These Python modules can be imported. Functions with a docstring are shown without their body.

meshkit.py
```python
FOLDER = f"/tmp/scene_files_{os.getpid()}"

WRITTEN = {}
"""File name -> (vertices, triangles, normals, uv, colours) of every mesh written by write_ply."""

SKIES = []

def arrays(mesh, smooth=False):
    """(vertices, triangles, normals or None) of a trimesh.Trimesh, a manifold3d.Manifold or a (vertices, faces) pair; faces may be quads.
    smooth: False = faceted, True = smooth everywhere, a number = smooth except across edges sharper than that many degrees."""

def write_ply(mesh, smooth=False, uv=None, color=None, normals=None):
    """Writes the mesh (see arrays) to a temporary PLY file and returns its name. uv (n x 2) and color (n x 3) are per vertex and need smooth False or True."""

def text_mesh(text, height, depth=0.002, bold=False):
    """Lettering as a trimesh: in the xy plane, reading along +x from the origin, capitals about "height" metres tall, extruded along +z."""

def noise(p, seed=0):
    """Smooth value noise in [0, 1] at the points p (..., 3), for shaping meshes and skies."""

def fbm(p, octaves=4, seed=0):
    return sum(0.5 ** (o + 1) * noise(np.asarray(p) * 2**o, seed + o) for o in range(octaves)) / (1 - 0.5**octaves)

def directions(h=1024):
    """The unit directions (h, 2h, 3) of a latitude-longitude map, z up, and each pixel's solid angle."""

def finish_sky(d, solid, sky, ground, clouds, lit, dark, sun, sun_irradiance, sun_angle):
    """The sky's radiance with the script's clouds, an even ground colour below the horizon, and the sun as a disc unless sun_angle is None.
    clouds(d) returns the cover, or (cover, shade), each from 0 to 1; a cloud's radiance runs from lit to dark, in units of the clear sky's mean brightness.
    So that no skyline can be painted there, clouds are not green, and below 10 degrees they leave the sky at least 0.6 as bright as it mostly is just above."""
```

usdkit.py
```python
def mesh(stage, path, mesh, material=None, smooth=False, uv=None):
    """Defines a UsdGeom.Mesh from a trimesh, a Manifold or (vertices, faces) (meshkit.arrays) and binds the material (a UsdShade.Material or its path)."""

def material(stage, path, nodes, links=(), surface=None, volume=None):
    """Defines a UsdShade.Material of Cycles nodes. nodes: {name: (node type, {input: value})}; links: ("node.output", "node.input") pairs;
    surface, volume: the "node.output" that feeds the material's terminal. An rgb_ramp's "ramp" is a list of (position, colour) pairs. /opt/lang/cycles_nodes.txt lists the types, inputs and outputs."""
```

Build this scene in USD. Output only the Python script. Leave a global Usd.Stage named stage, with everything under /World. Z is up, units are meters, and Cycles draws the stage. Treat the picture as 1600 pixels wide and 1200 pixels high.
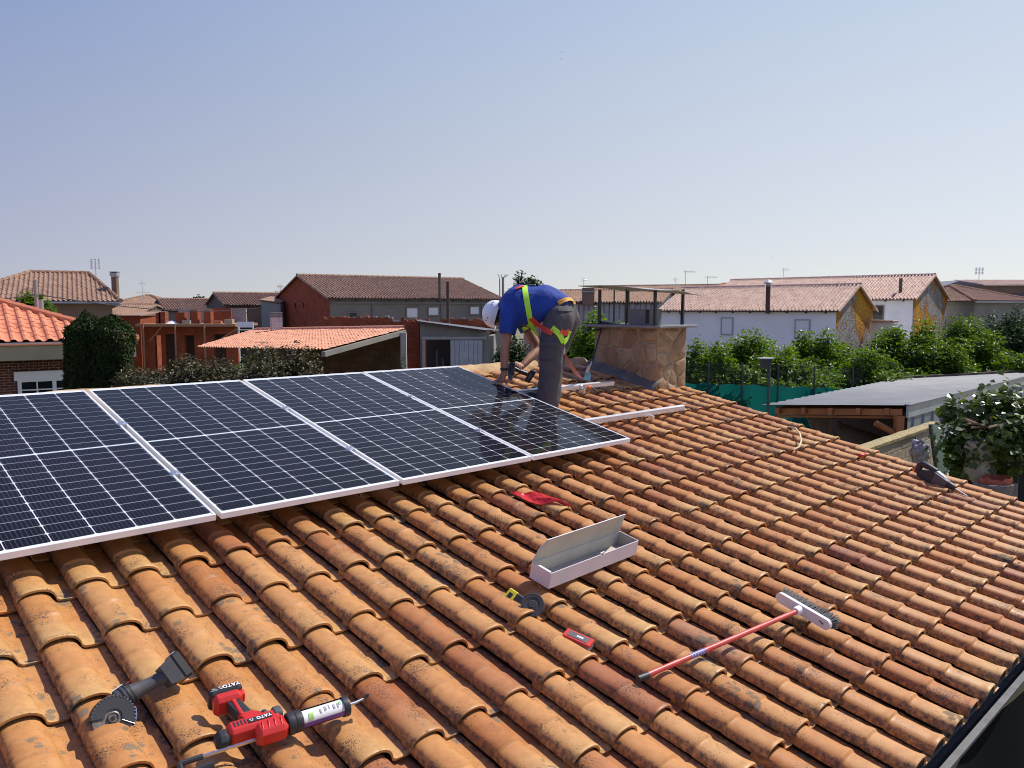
import math, random
import numpy as np, trimesh, manifold3d
import usdkit, meshkit
from pxr import Usd, UsdGeom, UsdLux, UsdShade, Sdf, Gf, Vt

stage = Usd.Stage.CreateInMemory()
UsdGeom.Xform.Define(stage, '/World')
UsdGeom.Scope.Define(stage, '/World/Looks')

# ---------------------------------------------------------------- camera, sky, sun, exposure
CAM_H = 5.0
FPX, PITCH = 1224.87, math.radians(5.462)          # focal length in pixels of a 1600 wide picture
EXPOSURE = 0.25
SUN_AZ, SUN_EL = math.radians(60.0), math.radians(53.0)
cam = UsdGeom.Camera.Define(stage, '/World/camera')
cam.CreateHorizontalApertureAttr(36.0)
cam.CreateVerticalApertureAttr(27.0)
cam.CreateFocalLengthAttr(36.0 * FPX / 1600.0)
cam.CreateClippingRangeAttr(Gf.Vec2f(0.05, 5000))
cam.AddTranslateOp().Set(Gf.Vec3d(0, 0, CAM_H))
cam.AddRotateXOp().Set(90.0 - math.degrees(PITCH))
cam.CreateExposureAttr(EXPOSURE)

dome = UsdLux.DomeLight.Define(stage, '/World/sky')
dome.GetPrim().SetCustomDataByKey('kind', 'structure')
sky_mat = usdkit.material(stage, '/World/Looks/sky_material', {
    's': ('sky_texture', {'sky_type': 'single_scattering', 'sun_disc': False, 'sun_elevation': SUN_EL, 'sun_rotation': SUN_AZ,
                          'altitude': 2000.0, 'air_density': 1.0, 'aerosol_density': 0.4, 'ozone_density': 1.0}),
    'w': ('mix_color', {'blend_type': 'multiply', 'fac': 1.0, 'b': (0.25, 0.25, 0.60), 'use_clamp': False}),
    # milky haze: brightens towards the sun, thins out with height
    'tc': ('texture_coordinate', {}), 'nv': ('vector_math', {'math_type': 'normalize'}),
    'd': ('vector_math', {'math_type': 'dot_product', 'vector2': tuple(math.cos(SUN_EL) * k for k in (math.sin(SUN_AZ), math.cos(SUN_AZ))) + (math.sin(SUN_EL),)}),
    'dm': ('math', {'math_type': 'maximum', 'value2': -0.15}),
    'z': ('vector_math', {'math_type': 'dot_product', 'vector2': (0.0, 0.0, 1.0)}), 'zm': ('math', {'math_type': 'maximum', 'value2': 0.0}),
    'vz': ('vector_math', {'math_type': 'multiply_add', 'vector2': (-0.945 / .06, -0.734 / .06, 0.064 / .06), 'vector3': (0.433 / .06, 0.432 / .06, 0.356 / .06)}),
    'v': ('vector_math', {'math_type': 'multiply_add', 'vector2': (0.533 / .06, 0.544 / .06, 0.303 / .06)}),
    'vm': ('vector_math', {'math_type': 'maximum', 'vector2': (3.3, 3.9, 3.6)}),
    'a': ('vector_math', {'math_type': 'add'}),
    'b': ('background_shader', {'strength': 0.0505})},
    [('s.color', 'w.a'), ('tc.generated', 'nv.vector1'), ('nv.vector', 'd.vector1'), ('d.value', 'dm.value1'), ('nv.vector', 'z.vector1'), ('z.value', 'zm.value1'),
     ('zm.value', 'vz.vector1'), ('dm.value', 'v.vector1'), ('vz.vector', 'v.vector3'), ('v.vector', 'vm.vector1'),
     ('w.result', 'a.vector1'), ('vm.vector', 'a.vector2'), ('a.vector', 'b.color')], surface='b.background')
UsdShade.MaterialBindingAPI.Apply(dome.GetPrim()).Bind(sky_mat)

sun = UsdLux.DistantLight.Define(stage, '/World/sun')
sun.CreateIntensityAttr(1.25)
sun.CreateAngleAttr(0.53)
sun.CreateColorAttr(Gf.Vec3f(1.0, 0.95, 0.87))
sun.CreateNormalizeAttr(True)
SUN = np.array([math.sin(SUN_AZ) * math.cos(SUN_EL), math.cos(SUN_AZ) * math.cos(SUN_EL), math.sin(SUN_EL)])
_q = Gf.Rotation(Gf.Vec3d(0, 0, 1), Gf.Vec3d(*map(float, SUN)))
sun.AddTransformOp().Set(Gf.Matrix4d().SetRotate(_q))

# ---------------------------------------------------------------- where things stand
def unit(a):
    a = np.asarray(a, float)
    return a / np.linalg.norm(a)

def ray(px, py):
    d = np.array([(px - 800) / FPX, 1.0, (600 - py) / FPX])
    c, s = math.cos(PITCH), math.sin(PITCH)
    return np.array([d[0], c * d[1] + s * d[2], -s * d[1] + c * d[2]])

EYE = np.array([0, 0, CAM_H])
def at(px, py, Y):
    d = ray(px, py)
    return EYE + d * (Y / d[1])

def pxl(P):
    P = np.asarray(P, float) - EYE
    c, s = math.cos(PITCH), math.sin(PITCH)
    y = P[..., 1] * c - P[..., 2] * s
    z = P[..., 1] * s + P[..., 2] * c
    return np.stack([800 + FPX * P[..., 0] / y, 600 - FPX * z / y], -1)

# the pitched roof: u along the ridge, v down the slope, h above the plane of the panels' glass
_az, _sl = 0.8087083711748716, 0.2145408355271505
RU = np.array([math.sin(_az), math.cos(_az), 0])
_D = np.array([math.cos(_az), -math.sin(_az), 0])
RV = _D * math.cos(_sl) - np.array([0, 0, 1]) * math.sin(_sl)
RN = np.cross(RU, RV); RN = RN if RN[2] > 0 else -RN
RO = np.array([-2.8049964901931115, 5.1650808867300375, -0.5301301534663214 + CAM_H])
def R(u, v, h=0.0):
    u, v, h = np.broadcast_arrays(*(np.asarray(x, float) for x in (u, v, h)))
    return RO + u[..., None] * RU + v[..., None] * RV + h[..., None] * RN
def onroof(px, py, h=-0.116):
    P0 = RO + RN * h
    d = ray(px, py)
    X = EYE + d * (((P0 - EYE) @ RN) / (d @ RN)) - P0
    return X @ RU, X @ RV
def Rp(px, py, h=-0.116):
    return R(*onroof(px, py, h), h)

# ---------------------------------------------------------------- mesh builder
class MB:
    def __init__(self): self.v, self.f, self.n = [], [], 0
    def raw(self, v, f):
        v, f = np.asarray(v, float), np.asarray(f, int)
        if f.shape[1] == 4: f = np.vstack([f[:, [0, 1, 2]], f[:, [0, 2, 3]]])
        self.v.append(v); self.f.append(f + self.n); self.n += len(v); return self
    def add(self, m):
        if isinstance(m, MB): v, f = m.arr()
        elif hasattr(m, 'to_mesh'): q = m.to_mesh(); v, f = q.vert_properties[:, :3], q.tri_verts
        else: v, f = m.vertices, m.faces
        return self.raw(v, f)
    def arr(self): return np.vstack(self.v), np.vstack(self.f)
    def xf(self, A, o=(0, 0, 0)):
        "columns of A are the local axes in world space, o the origin"
        A = np.asarray(A, float)
        self.v = [v @ A.T + np.asarray(o, float) for v in self.v]
        if np.linalg.det(A) < 0: self.f = [f[:, ::-1] for f in self.f]
        return self
    def quad(self, a, b, c, d): return self.raw([a, b, c, d], [[0, 1, 2, 3]])
    def box(self, c, s, A=None, bev=0.0):
        s = np.asarray(s, float) / 2
        S = np.array([[x, y, z] for x in (-1, 1) for y in (-1, 1) for z in (-1, 1)], float)
        if bev > 0:
            pts = np.vstack([S * (s - bev * np.array(k)) for k in ((1, 1, 0), (1, 0, 1), (0, 1, 1))])
            v, f = hull(pts)
        else:
            v = S * s
            f = np.array([[0, 1, 3, 2], [4, 6, 7, 5], [0, 4, 5, 1], [2, 3, 7, 6], [0, 2, 6, 4], [1, 5, 7, 3]])
        if A is not None: v = v @ np.asarray(A, float).T
        return self.raw(v + np.asarray(c, float), f)
    def hull(self, pts): return self.raw(*hull(pts))
    def bar(self, a, b, w, h=None, up=(0, 0, 1), bev=0.0):
        a, b = np.asarray(a, float), np.asarray(b, float)
        x = unit(b - a); up = np.asarray(up, float)
        if abs(x @ unit(up)) > .98: up = np.array([0, 1.0, 0]) if abs(x[1]) < .9 else np.array([1.0, 0, 0])
        y = unit(np.cross(up, x)); z = np.cross(x, y)
        return self.box((a + b) / 2, (np.linalg.norm(b - a), w, h or w), np.stack([x, y, z], 1), bev)
    def tube(self, pts, r, n=8, caps=True):
        P = np.asarray(pts, float); m = len(P)
        r = np.broadcast_to(np.asarray(r, float), (m,))
        T = np.gradient(P, axis=0); T /= np.linalg.norm(T, axis=1, keepdims=True) + 1e-12
        up = np.array([0, 0, 1.0]) if abs(T[0, 2]) < .9 else np.array([1.0, 0, 0])
        a = unit(np.cross(T[0], up)); V = []
        th = np.arange(n) / n * 2 * math.pi
        for i in range(m):
            a = unit(a - T[i] * (a @ T[i])); b = np.cross(T[i], a)
            V.append(P[i] + r[i] * (np.cos(th)[:, None] * a + np.sin(th)[:, None] * b))
        V = np.vstack(V); F = []
        for i in range(m - 1):
            for j in range(n):
                k = (j + 1) % n
                F.append([i * n + j, i * n + k, (i + 1) * n + k, (i + 1) * n + j])
        self.raw(V, F)
        if caps:
            e = (m - 1) * n
            c = np.array([[0, j + 1, j] for j in range(1, n - 1)])
            self.raw(np.vstack([V[:n], V[e:]]), np.vstack([c, c[:, ::-1] + n]))
        return self
    def lathe(self, prof, o=(0, 0, 0), axis=(0, 0, 1), n=20, x=None):
        z = unit(axis); x = unit(np.cross(z, (0, 1, 0) if abs(z[1]) < .9 else (1, 0, 0))) if x is None else unit(x); y = np.cross(z, x)
        th = np.arange(n) / n * 2 * math.pi; V = []
        for r, h in prof: V.append(np.asarray(o) + h * z + r * (np.cos(th)[:, None] * x + np.sin(th)[:, None] * y))
        F = [[i * n + j, i * n + (j + 1) % n, (i + 1) * n + (j + 1) % n, (i + 1) * n + j] for i in range(len(prof) - 1) for j in range(n)]
        return self.raw(np.vstack(V), F)
    def grid(self, P, closed=False):
        P = np.asarray(P, float); a, b = P.shape[:2]
        I = np.arange(a * b).reshape(a, b)
        F = np.stack([I[:-1, :-1], I[1:, :-1], I[1:, 1:], I[:-1, 1:]], -1).reshape(-1, 4)
        return self.raw(P.reshape(-1, 3), F)
    def slab(self, P, t, n=None):
        "a grid of points given a thickness t along -normal"
        P = np.asarray(P, float)
        if n is None: n = unit(np.cross(P[-1, 0] - P[0, 0], P[0, -1] - P[0, 0]))
        Q = P - np.asarray(n) * t
        self.grid(P); self.grid(Q[:, ::-1])
        for e, g in ((P[0], Q[0]), (P[:, -1], Q[:, -1]), (P[-1][::-1], Q[-1][::-1]), (P[:, 0][::-1], Q[:, 0][::-1])):
            self.grid(np.stack([g, e]))
        return self
    def poly(self, xy, depth, A=np.eye(3), o=(0, 0, 0)):
        from shapely.geometry import Polygon
        m = trimesh.creation.extrude_polygon(xy if hasattr(xy, 'exterior') else Polygon(xy), depth, engine='earcut')
        return self.raw(m.vertices @ np.asarray(A, float).T + np.asarray(o), m.faces if np.linalg.det(A) > 0 else m.faces[:, ::-1])

def hull(pts):
    h = trimesh.Trimesh(np.asarray(pts, float), process=False).convex_hull
    return np.array(h.vertices), np.array(h.faces)

def cut(v, f, planes):
    m = trimesh.Trimesh(v, f, process=False)
    for o, n in planes:
        if len(m.faces): m = m.slice_plane(o, n)
    return np.array(m.vertices), np.array(m.faces)

BASE, COUNT = {}, {}
def name_in(parent, name):
    k = COUNT.get((parent, name), -1) + 1
    COUNT[(parent, name)] = k
    return f'{parent}/{name}' if k == 0 else f'{parent}/{name}_{k:03d}'

def tag(p, label=None, cat=None, group=None, kind=None):
    for k, x in (('label', label), ('category', cat), ('group', group), ('kind', kind)):
        if x: p.SetCustomDataByKey(k, x)
    return p

def thing(name, label, cat, base=(0, 0, 0), group=None, kind=None):
    path = name_in('/World', name)
    x = UsdGeom.Xform.Define(stage, path)
    x.AddTransformOp().Set(Gf.Matrix4d().SetTranslate(Gf.Vec3d(*map(float, base))))
    BASE[path] = np.asarray(base, float)
    tag(x.GetPrim(), label, cat, group, kind)
    return path

def obj(name, mb, mat, parent, smooth=False, label=None, kind=None, prims=None):
    "one mesh prim below a thing or a part (world coordinates in, the thing's own out)"
    v, f = mb.arr() if isinstance(mb, MB) else mb
    base = BASE.get(parent, np.zeros(3))
    path = name_in(parent, name)
    BASE[path] = base
    m = usdkit.mesh(stage, path, (np.asarray(v) - base, f), LOOK(mat), smooth=smooth)
    tag(m.GetPrim(), label, kind=kind)
    return path

def solo(name, mb, mat, label, cat, group=None, kind=None, smooth=False):
    "a thing that is one mesh"
    path = name_in('/World', name)
    v, f = mb.arr() if isinstance(mb, MB) else mb
    c = np.array([v[:, 0].mean(), v[:, 1].mean(), v[:, 2].min()]) if kind != 'structure' else np.zeros(3)
    m = usdkit.mesh(stage, path, (v - c, f), LOOK(mat), smooth=smooth)
    m.AddTransformOp().Set(Gf.Matrix4d().SetTranslate(Gf.Vec3d(*map(float, c))))
    tag(m.GetPrim(), label, cat, group, kind)
    BASE[path] = c
    return path

def copy_of(src, label, base, A=np.eye(3), group=None):
    "the same thing again: A turns it about its base"
    name = src.rsplit('/', 1)[1]
    path = name_in('/World', name)
    x = UsdGeom.Xform.Define(stage, path)
    x.GetPrim().GetReferences().AddInternalReference(src)
    M = np.eye(4); M[:3, :3] = np.asarray(A).T; M[3, :3] = base
    op = x.GetPrim().CreateAttribute('xformOp:transform', Sdf.ValueTypeNames.Matrix4d)
    op.Set(Gf.Matrix4d(*M.ravel().tolist()))
    x.GetPrim().CreateAttribute('xformOpOrder', Sdf.ValueTypeNames.TokenArray).Set(['xformOp:transform'])
    x.GetPrim().SetInstanceable(True)
    src_data = stage.GetPrimAtPath(src).GetCustomData()
    tag(x.GetPrim(), label, src_data.get('category'), group or src_data.get('group'))
    return path

def fbm(p, o=4, s=0): return meshkit.fbm(np.asarray(p, float), o, s)

# ---------------------------------------------------------------- materials
_looks = {}
def LOOK(m):
    return m if isinstance(m, UsdShade.Material) else _looks[m]
def M(name, color, rough=0.6, c2=None, scale=6.0, detail=5.0, metal=0.0, spec=0.5, bump=0.0, bscale=None, coat=0.0, lo=0.35, hi=0.65, obj_space=False, extra=None, trans=0.0, alpha=None):
    nodes = {'p': ('principled_bsdf', {'roughness': rough, 'metallic': metal, 'specular_ior_level': spec, 'coat_weight': coat, 'coat_roughness': 0.1, 'base_color': color})}
    links = []
    if c2 is not None or bump > 0:
        nodes['t'] = ('geometry', {})
    if c2 is not None:
        nodes['n'] = ('noise_texture', {'scale': scale, 'detail': detail, 'roughness': 0.6})
        nodes['r'] = ('rgb_ramp', {'ramp': [(lo, color), (hi, c2)]})
        links += [('t.position', 'n.vector'), ('n.fac', 'r.fac'), ('r.color', 'p.base_color')]
    if bump > 0:
        nodes['bn'] = ('noise_texture', {'scale': bscale or scale * 4, 'detail': 4.0})
        nodes['b'] = ('bump', {'strength': 0.6, 'distance': bump})
        links += [('t.position', 'bn.vector'), ('bn.fac', 'b.height'), ('b.normal', 'p.normal')]
    out = 'p.BSDF'
    if trans > 0:
        nodes['tr'] = ('translucent_bsdf', {'color': color})
        nodes['mx'] = ('mix_closure', {'fac': trans})
        links += [('p.BSDF', 'mx.closure1'), ('tr.BSDF', 'mx.closure2')]
        if c2 is not None: links += [('r.color', 'tr.color')]
        out = 'mx.closure'
    _looks[name] = usdkit.material(stage, '/World/Looks/' + name, nodes, links, surface=out)
    return _looks[name]

def leaf_look(name, cols, trans=0.3, rough=0.45, spec=0.5):
    n = len(cols)
    _looks[name] = usdkit.material(stage, '/World/Looks/' + name, {
        'g': ('geometry', {}), 'r': ('rgb_ramp', {'ramp': [(i / (n - 1), c) for i, c in enumerate(cols)]}),
        'p': ('principled_bsdf', {'roughness': rough, 'specular_ior_level': spec}), 't': ('translucent_bsdf', {}),
        'y': ('mix_color', {'blend_type': 'multiply', 'fac': 1.0, 'b': (1.25, 1.35, 0.5), 'use_clamp': False}),
        'm': ('mix_closure', {'fac': trans})},
        [('g.random_per_island', 'r.fac'), ('r.color', 'p.base_color'), ('r.color', 'y.a'), ('y.result', 't.color'), ('p.BSDF', 'm.closure1'), ('t.BSDF', 'm.closure2')], surface='m.closure')
# ================================================================ the house we look across: roof tiles
PU, PV = 0.21, 0.374
U0, V0 = 2.7527, 4.8599                      # a barrel's crest at the eave, and the eave itself
TOP = -0.116                                  # crest height below the glass plane
def tile_look():
    n = {
     'uv': ('uvmap', {'attribute': 'st'}), 'sx': ('separate_xyz', {}), 'g': ('geometry', {}),
     'at': ('attribute', {'attribute': 'tone'}), 'ts': ('separate_xyz', {}),
     # body colour of each tile
     'body': ('rgb_ramp', {'ramp': [(0, (0.361, 0.136, 0.039)), (.2, (0.406, 0.171, 0.050)), (.45, (0.442, 0.204, 0.066)), (.72, (0.460, 0.230, 0.082)), (.91, (0.388, 0.163, 0.051)), (.975, (0.307, 0.108, 0.042)), (1, (0.361, 0.167, 0.078))]}),
     'pale': ('color', {'value': (0.487, 0.294, 0.113)}),
     'n1': ('noise_texture', {'scale': 9.0, 'detail': 4.0, 'roughness': .6}),
     'vy': ('map_range', {'from_min': .45, 'from_max': 1.0, 'to_min': 0.0, 'to_max': 1.0}),
     'pm': ('math', {'math_type': 'multiply'}), 'pm2': ('math', {'math_type': 'multiply', 'value2': 1.1, 'use_clamp': True}),
     'c1': ('mix_color', {'blend_type': 'mix'}),
     # blotches of darker firing
     'n2': ('noise_texture', {'scale': 22.0, 'detail': 6.0, 'roughness': .65}),
     'r2': ('map_range', {'from_min': .42, 'from_max': .75, 'to_min': 0.0, 'to_max': .55}),
     'c2': ('mix_color', {'blend_type': 'multiply', 'b': (.62, .48, .42)}),
     # sooty speckle
     'n3': ('noise_texture', {'scale': 170.0, 'detail': 2.0, 'roughness': .6}),
     'n4': ('noise_texture', {'scale': 7.0, 'detail': 3.0}),
     'off': ('vector_math', {'math_type': 'add', 'vector2': (7.3, 2.1, 5.5)}),
     'thr': ('map_range', {'from_min': .45, 'from_max': .68, 'to_min': .70, 'to_max': .50}),
     'sp': ('math', {'math_type': 'subtract'}), 'sp2': ('map_range', {'from_min': 0.0, 'from_max': .05, 'to_min': 0.0, 'to_max': .85}),
     'c3': ('mix_color', {'b': (.045, .036, .03)}),
     # lichen roundels
     'vo': ('voronoi_texture', {'scale': 24.0, 'feature': 'f1', 'randomness': 1.0}),
     'vw': ('noise_texture', {'scale': 60.0, 'detail': 3.0}), 'va': ('vector_math', {'math_type': 'multiply_add', 'vector2': (.03, .03, .03)}),
     'vc': ('separate_color', {}), 'n5': ('noise_texture', {'scale': 4.0, 'detail': 3.0}),
     'pan': ('map_range', {'from_min': .62, 'from_max': .85, 'to_min': 0.0, 'to_max': .07}),
     'end': ('map_range', {'from_min': .75, 'from_max': 1.0, 'to_min': 0.0, 'to_max': .05}),
     'lsum': ('math', {'math_type': 'add'}), 'lsum2': ('math', {'math_type': 'add'}), 'lsum3': ('math', {'math_type': 'subtract', 'value2': .485}),
     'lr': ('math', {'math_type': 'multiply'}), 'ld': ('math', {'math_type': 'subtract'}),
     'lm': ('map_range', {'from_min': 0.0, 'from_max': .05, 'to_min': 0.0, 'to_max': .85}),
     'lcol': ('rgb_ramp', {'ramp': [(0, (.05, .04, .03)), (.25, (.25, .20, .14)), (.5, (.07, .056, .04)), (.75, (.27, .22, .155)), (1, (.14, .105, .07))]}),
     'lcm': ('math', {'math_type': 'multiply', 'value2': 9.0}), 'lfr': ('math', {'math_type': 'fraction'}),
     'c4': ('mix_color', {}),
     # black crust along the low edges and dirt in the pans
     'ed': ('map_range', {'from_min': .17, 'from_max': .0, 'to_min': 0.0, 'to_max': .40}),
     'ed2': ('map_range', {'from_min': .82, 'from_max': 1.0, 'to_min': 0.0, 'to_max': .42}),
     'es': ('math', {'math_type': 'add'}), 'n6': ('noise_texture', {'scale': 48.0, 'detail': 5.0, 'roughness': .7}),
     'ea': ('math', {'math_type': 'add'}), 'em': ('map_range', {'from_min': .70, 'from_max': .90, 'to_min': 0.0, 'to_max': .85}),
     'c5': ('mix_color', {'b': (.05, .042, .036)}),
     'bn': ('noise_texture', {'scale': 120.0, 'detail': 5.0}), 'bh': ('math', {'math_type': 'add'}), 'bu': ('bump', {'strength': .25, 'distance': .0016}),
     'rr': ('map_range', {'from_min': 0.0, 'from_max': 1.0, 'to_min': .42, 'to_max': .66}),
     'rough': ('math', {'math_type': 'maximum'}), 'spc': ('map_range', {'from_min': 0.0, 'from_max': .6, 'to_min': .30, 'to_max': .02}),
     'p': ('principled_bsdf', {'specular_ior_level': .30}),
    }
    l = [('uv.UV', 'sx.vector'), ('at.vector', 'ts.vector'), ('ts.x', 'body.fac'),
     ('g.position', 'n1.vector'), ('sx.y', 'vy.value'), ('vy.result', 'pm.value1'), ('ts.y', 'pm.value2'), ('pm.value', 'pm2.value1'),
     ('body.color', 'c1.a'), ('pale.color', 'c1.b'), ('pm2.value', 'c1.fac'),
     ('g.position', 'n2.vector'), ('n2.fac', 'r2.value'), ('c1.result', 'c2.a'), ('r2.result', 'c2.fac'),
     ('g.position', 'n3.vector'), ('g.position', 'off.vector1'), ('off.vector', 'n4.vector'), ('n4.fac', 'thr.value'),
     ('n3.fac', 'sp.value1'), ('thr.result', 'sp.value2'), ('sp.value', 'sp2.value'), ('c2.result', 'c3.a'), ('sp2.result', 'c3.fac'),
     ('g.position', 'vw.vector'), ('vw.color', 'va.vector1'), ('g.position', 'va.vector3'), ('va.vector', 'vo.vector'), ('vo.color', 'vc.color'),
     ('g.position', 'n5.vector'), ('sx.x', 'pan.value'), ('sx.y', 'end.value'), ('pan.result', 'lsum.value1'), ('end.result', 'lsum.value2'),
     ('lsum.value', 'lsum2.value1'), ('n5.fac', 'lsum2.value2'), ('lsum2.value', 'lsum3.value1'),
     ('lsum3.value', 'lr.value1'), ('vc.r', 'lr.value2'), ('lr.value', 'ld.value1'), ('vo.distance', 'lcm.value1'), ('lcm.value', 'lfr.value1'),
     ('lfr.value', 'lcol.fac'), ('lcol.color', 'c4.b'), ('c3.result', 'c4.a'), ('lm.result', 'c4.fac'), ('ld.value', 'lm.value'),
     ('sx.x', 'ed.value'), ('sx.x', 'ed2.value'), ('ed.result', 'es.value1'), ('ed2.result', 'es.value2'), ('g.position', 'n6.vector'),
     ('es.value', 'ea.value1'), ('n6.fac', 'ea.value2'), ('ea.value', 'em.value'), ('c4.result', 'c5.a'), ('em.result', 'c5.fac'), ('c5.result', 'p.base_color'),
     ('g.position', 'bn.vector'), ('bn.fac', 'bh.value1'), ('lm.result', 'bh.value2'), ('bh.value', 'bu.height'), ('bu.normal', 'p.normal'),
     ('ts.z', 'rr.value'), ('rr.result', 'rough.value1'), ('lm.result', 'rough.value2'), ('lm.result', 'spc.value'), ('spc.result', 'p.specular_ior_level'), ('rough.value', 'p.roughness')]
    # lichen: distance scaled to compare with a per-cell radius
    n['ds'] = ('math', {'math_type': 'multiply', 'value2': .22})
    l += [('vo.distance', 'ds.value1'), ('ds.value', 'ld.value2')]
    for k, (t, a) in n.items():
        if t == 'map_range': a['clamp'] = True
    _looks['tile'] = usdkit.material(stage, '/World/Looks/tile', n, l, surface='p.BSDF')
tile_look()
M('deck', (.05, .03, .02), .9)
M('mortar', (.50, .34, .17), .95, (.34, .21, .10), scale=9, bump=.012, bscale=30)
M('plaster', (.55, .5, .42), .9, (.42, .38, .32), scale=2, bump=.002)
M('gutter_metal', (.10, .10, .105), .5, (.14, .14, .145), scale=14, metal=.3)

# cross section of one tile: barrel, then the flat pan that slips under the next barrel
def tile_profile(k):
    th = np.linspace(math.pi * .985, 0, 11)
    bx = .068 + .071 * np.cos(th) * k; bz = .060 * np.sin(th) ** .9 * k + .006 + .016 * np.clip((.068 - bx) / .07, 0, 1) ** 2
    px_ = np.array([.152, .168, .186, .206, .218]); pz = np.array([.0025, .000, -.001, -.001, .001])
    x = np.r_[bx, px_]; z = np.r_[bz, pz]
    z[10] = .009; x[10] = .141
    return x, z
ROWS = [(-.056, .90, 0), (.02, .91, 0), (.150, .955, .001), (.172, .985, .004), (.184, .985, .0045), (.194, .93, 0), (.205, .92, -.001), (.33, .965, .0), (.352, .985, .003), (.366, 1.02, .005), (.374, 1.0, .002)]
def tile_mesh(rng):
    L, P = [], []
    for y, k, dz in ROWS:
        x, z = tile_profile(k)
        lift = .017 * (y + .056) / .43
        L.append(np.stack([x, np.full_like(x, y), z + np.where(np.arange(len(x)) > 10, dz * .35, dz) + lift], 1))
    L = np.array(L)
    a, b = L.shape[:2]
    s_top = np.stack([np.broadcast_to(np.clip((L[..., 0] + .006) / .228, 0, 1), (a, b)), np.broadcast_to(np.clip(L[..., 1:2][..., 0] / .374, 0, 1), (a, b))], -1)
    under = L[-1] - [0, .004, .012]
    under[:, 0] = .09 + (under[:, 0] - .09) * .97
    left = L[:, 0] - [0, 0, .011]
    V = np.vstack([L.reshape(-1, 3), L[-1], under, L[:, 0], left, L[4], L[5]])
    ST = np.vstack([s_top.reshape(-1, 2), s_top[-1], s_top[-1], s_top[:, 0], s_top[:, 0], s_top[4], s_top[5]])
    I = np.arange(a * b).reshape(a, b)
    q = lambda A, B: np.stack([A[:-1], A[1:], B[1:], B[:-1]], -1)
    F = np.stack([I[:-1, :-1], I[1:, :-1], I[1:, 1:], I[:-1, 1:]], -1)
    F = [np.delete(F, 4, 0).reshape(-1, 4)]
    e = a * b + 2 * b + 2 * a
    F.append(q(np.arange(e, e + b), np.arange(e + b, e + 2 * b))[:, ::-1])
    o = a * b
    F.append(q(np.arange(o, o + b), np.arange(o + b, o + 2 * b))[:, ::-1])
    o += 2 * b
    F.append(q(np.arange(o, o + a), np.arange(o + a, o + 2 * a))[:, ::-1])
    F = np.vstack(F)
    F = np.vstack([F[:, [0, 1, 2]], F[:, [0, 2, 3]]])
    return V, F, ST
_tv, _tf, _tst = tile_mesh(None)
# normals come out with the crests up
_e = np.cross(_tv[_tf[0, 1]] - _tv[_tf[0, 0]], _tv[_tf[0, 2]] - _tv[_tf[0, 0]])

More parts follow.
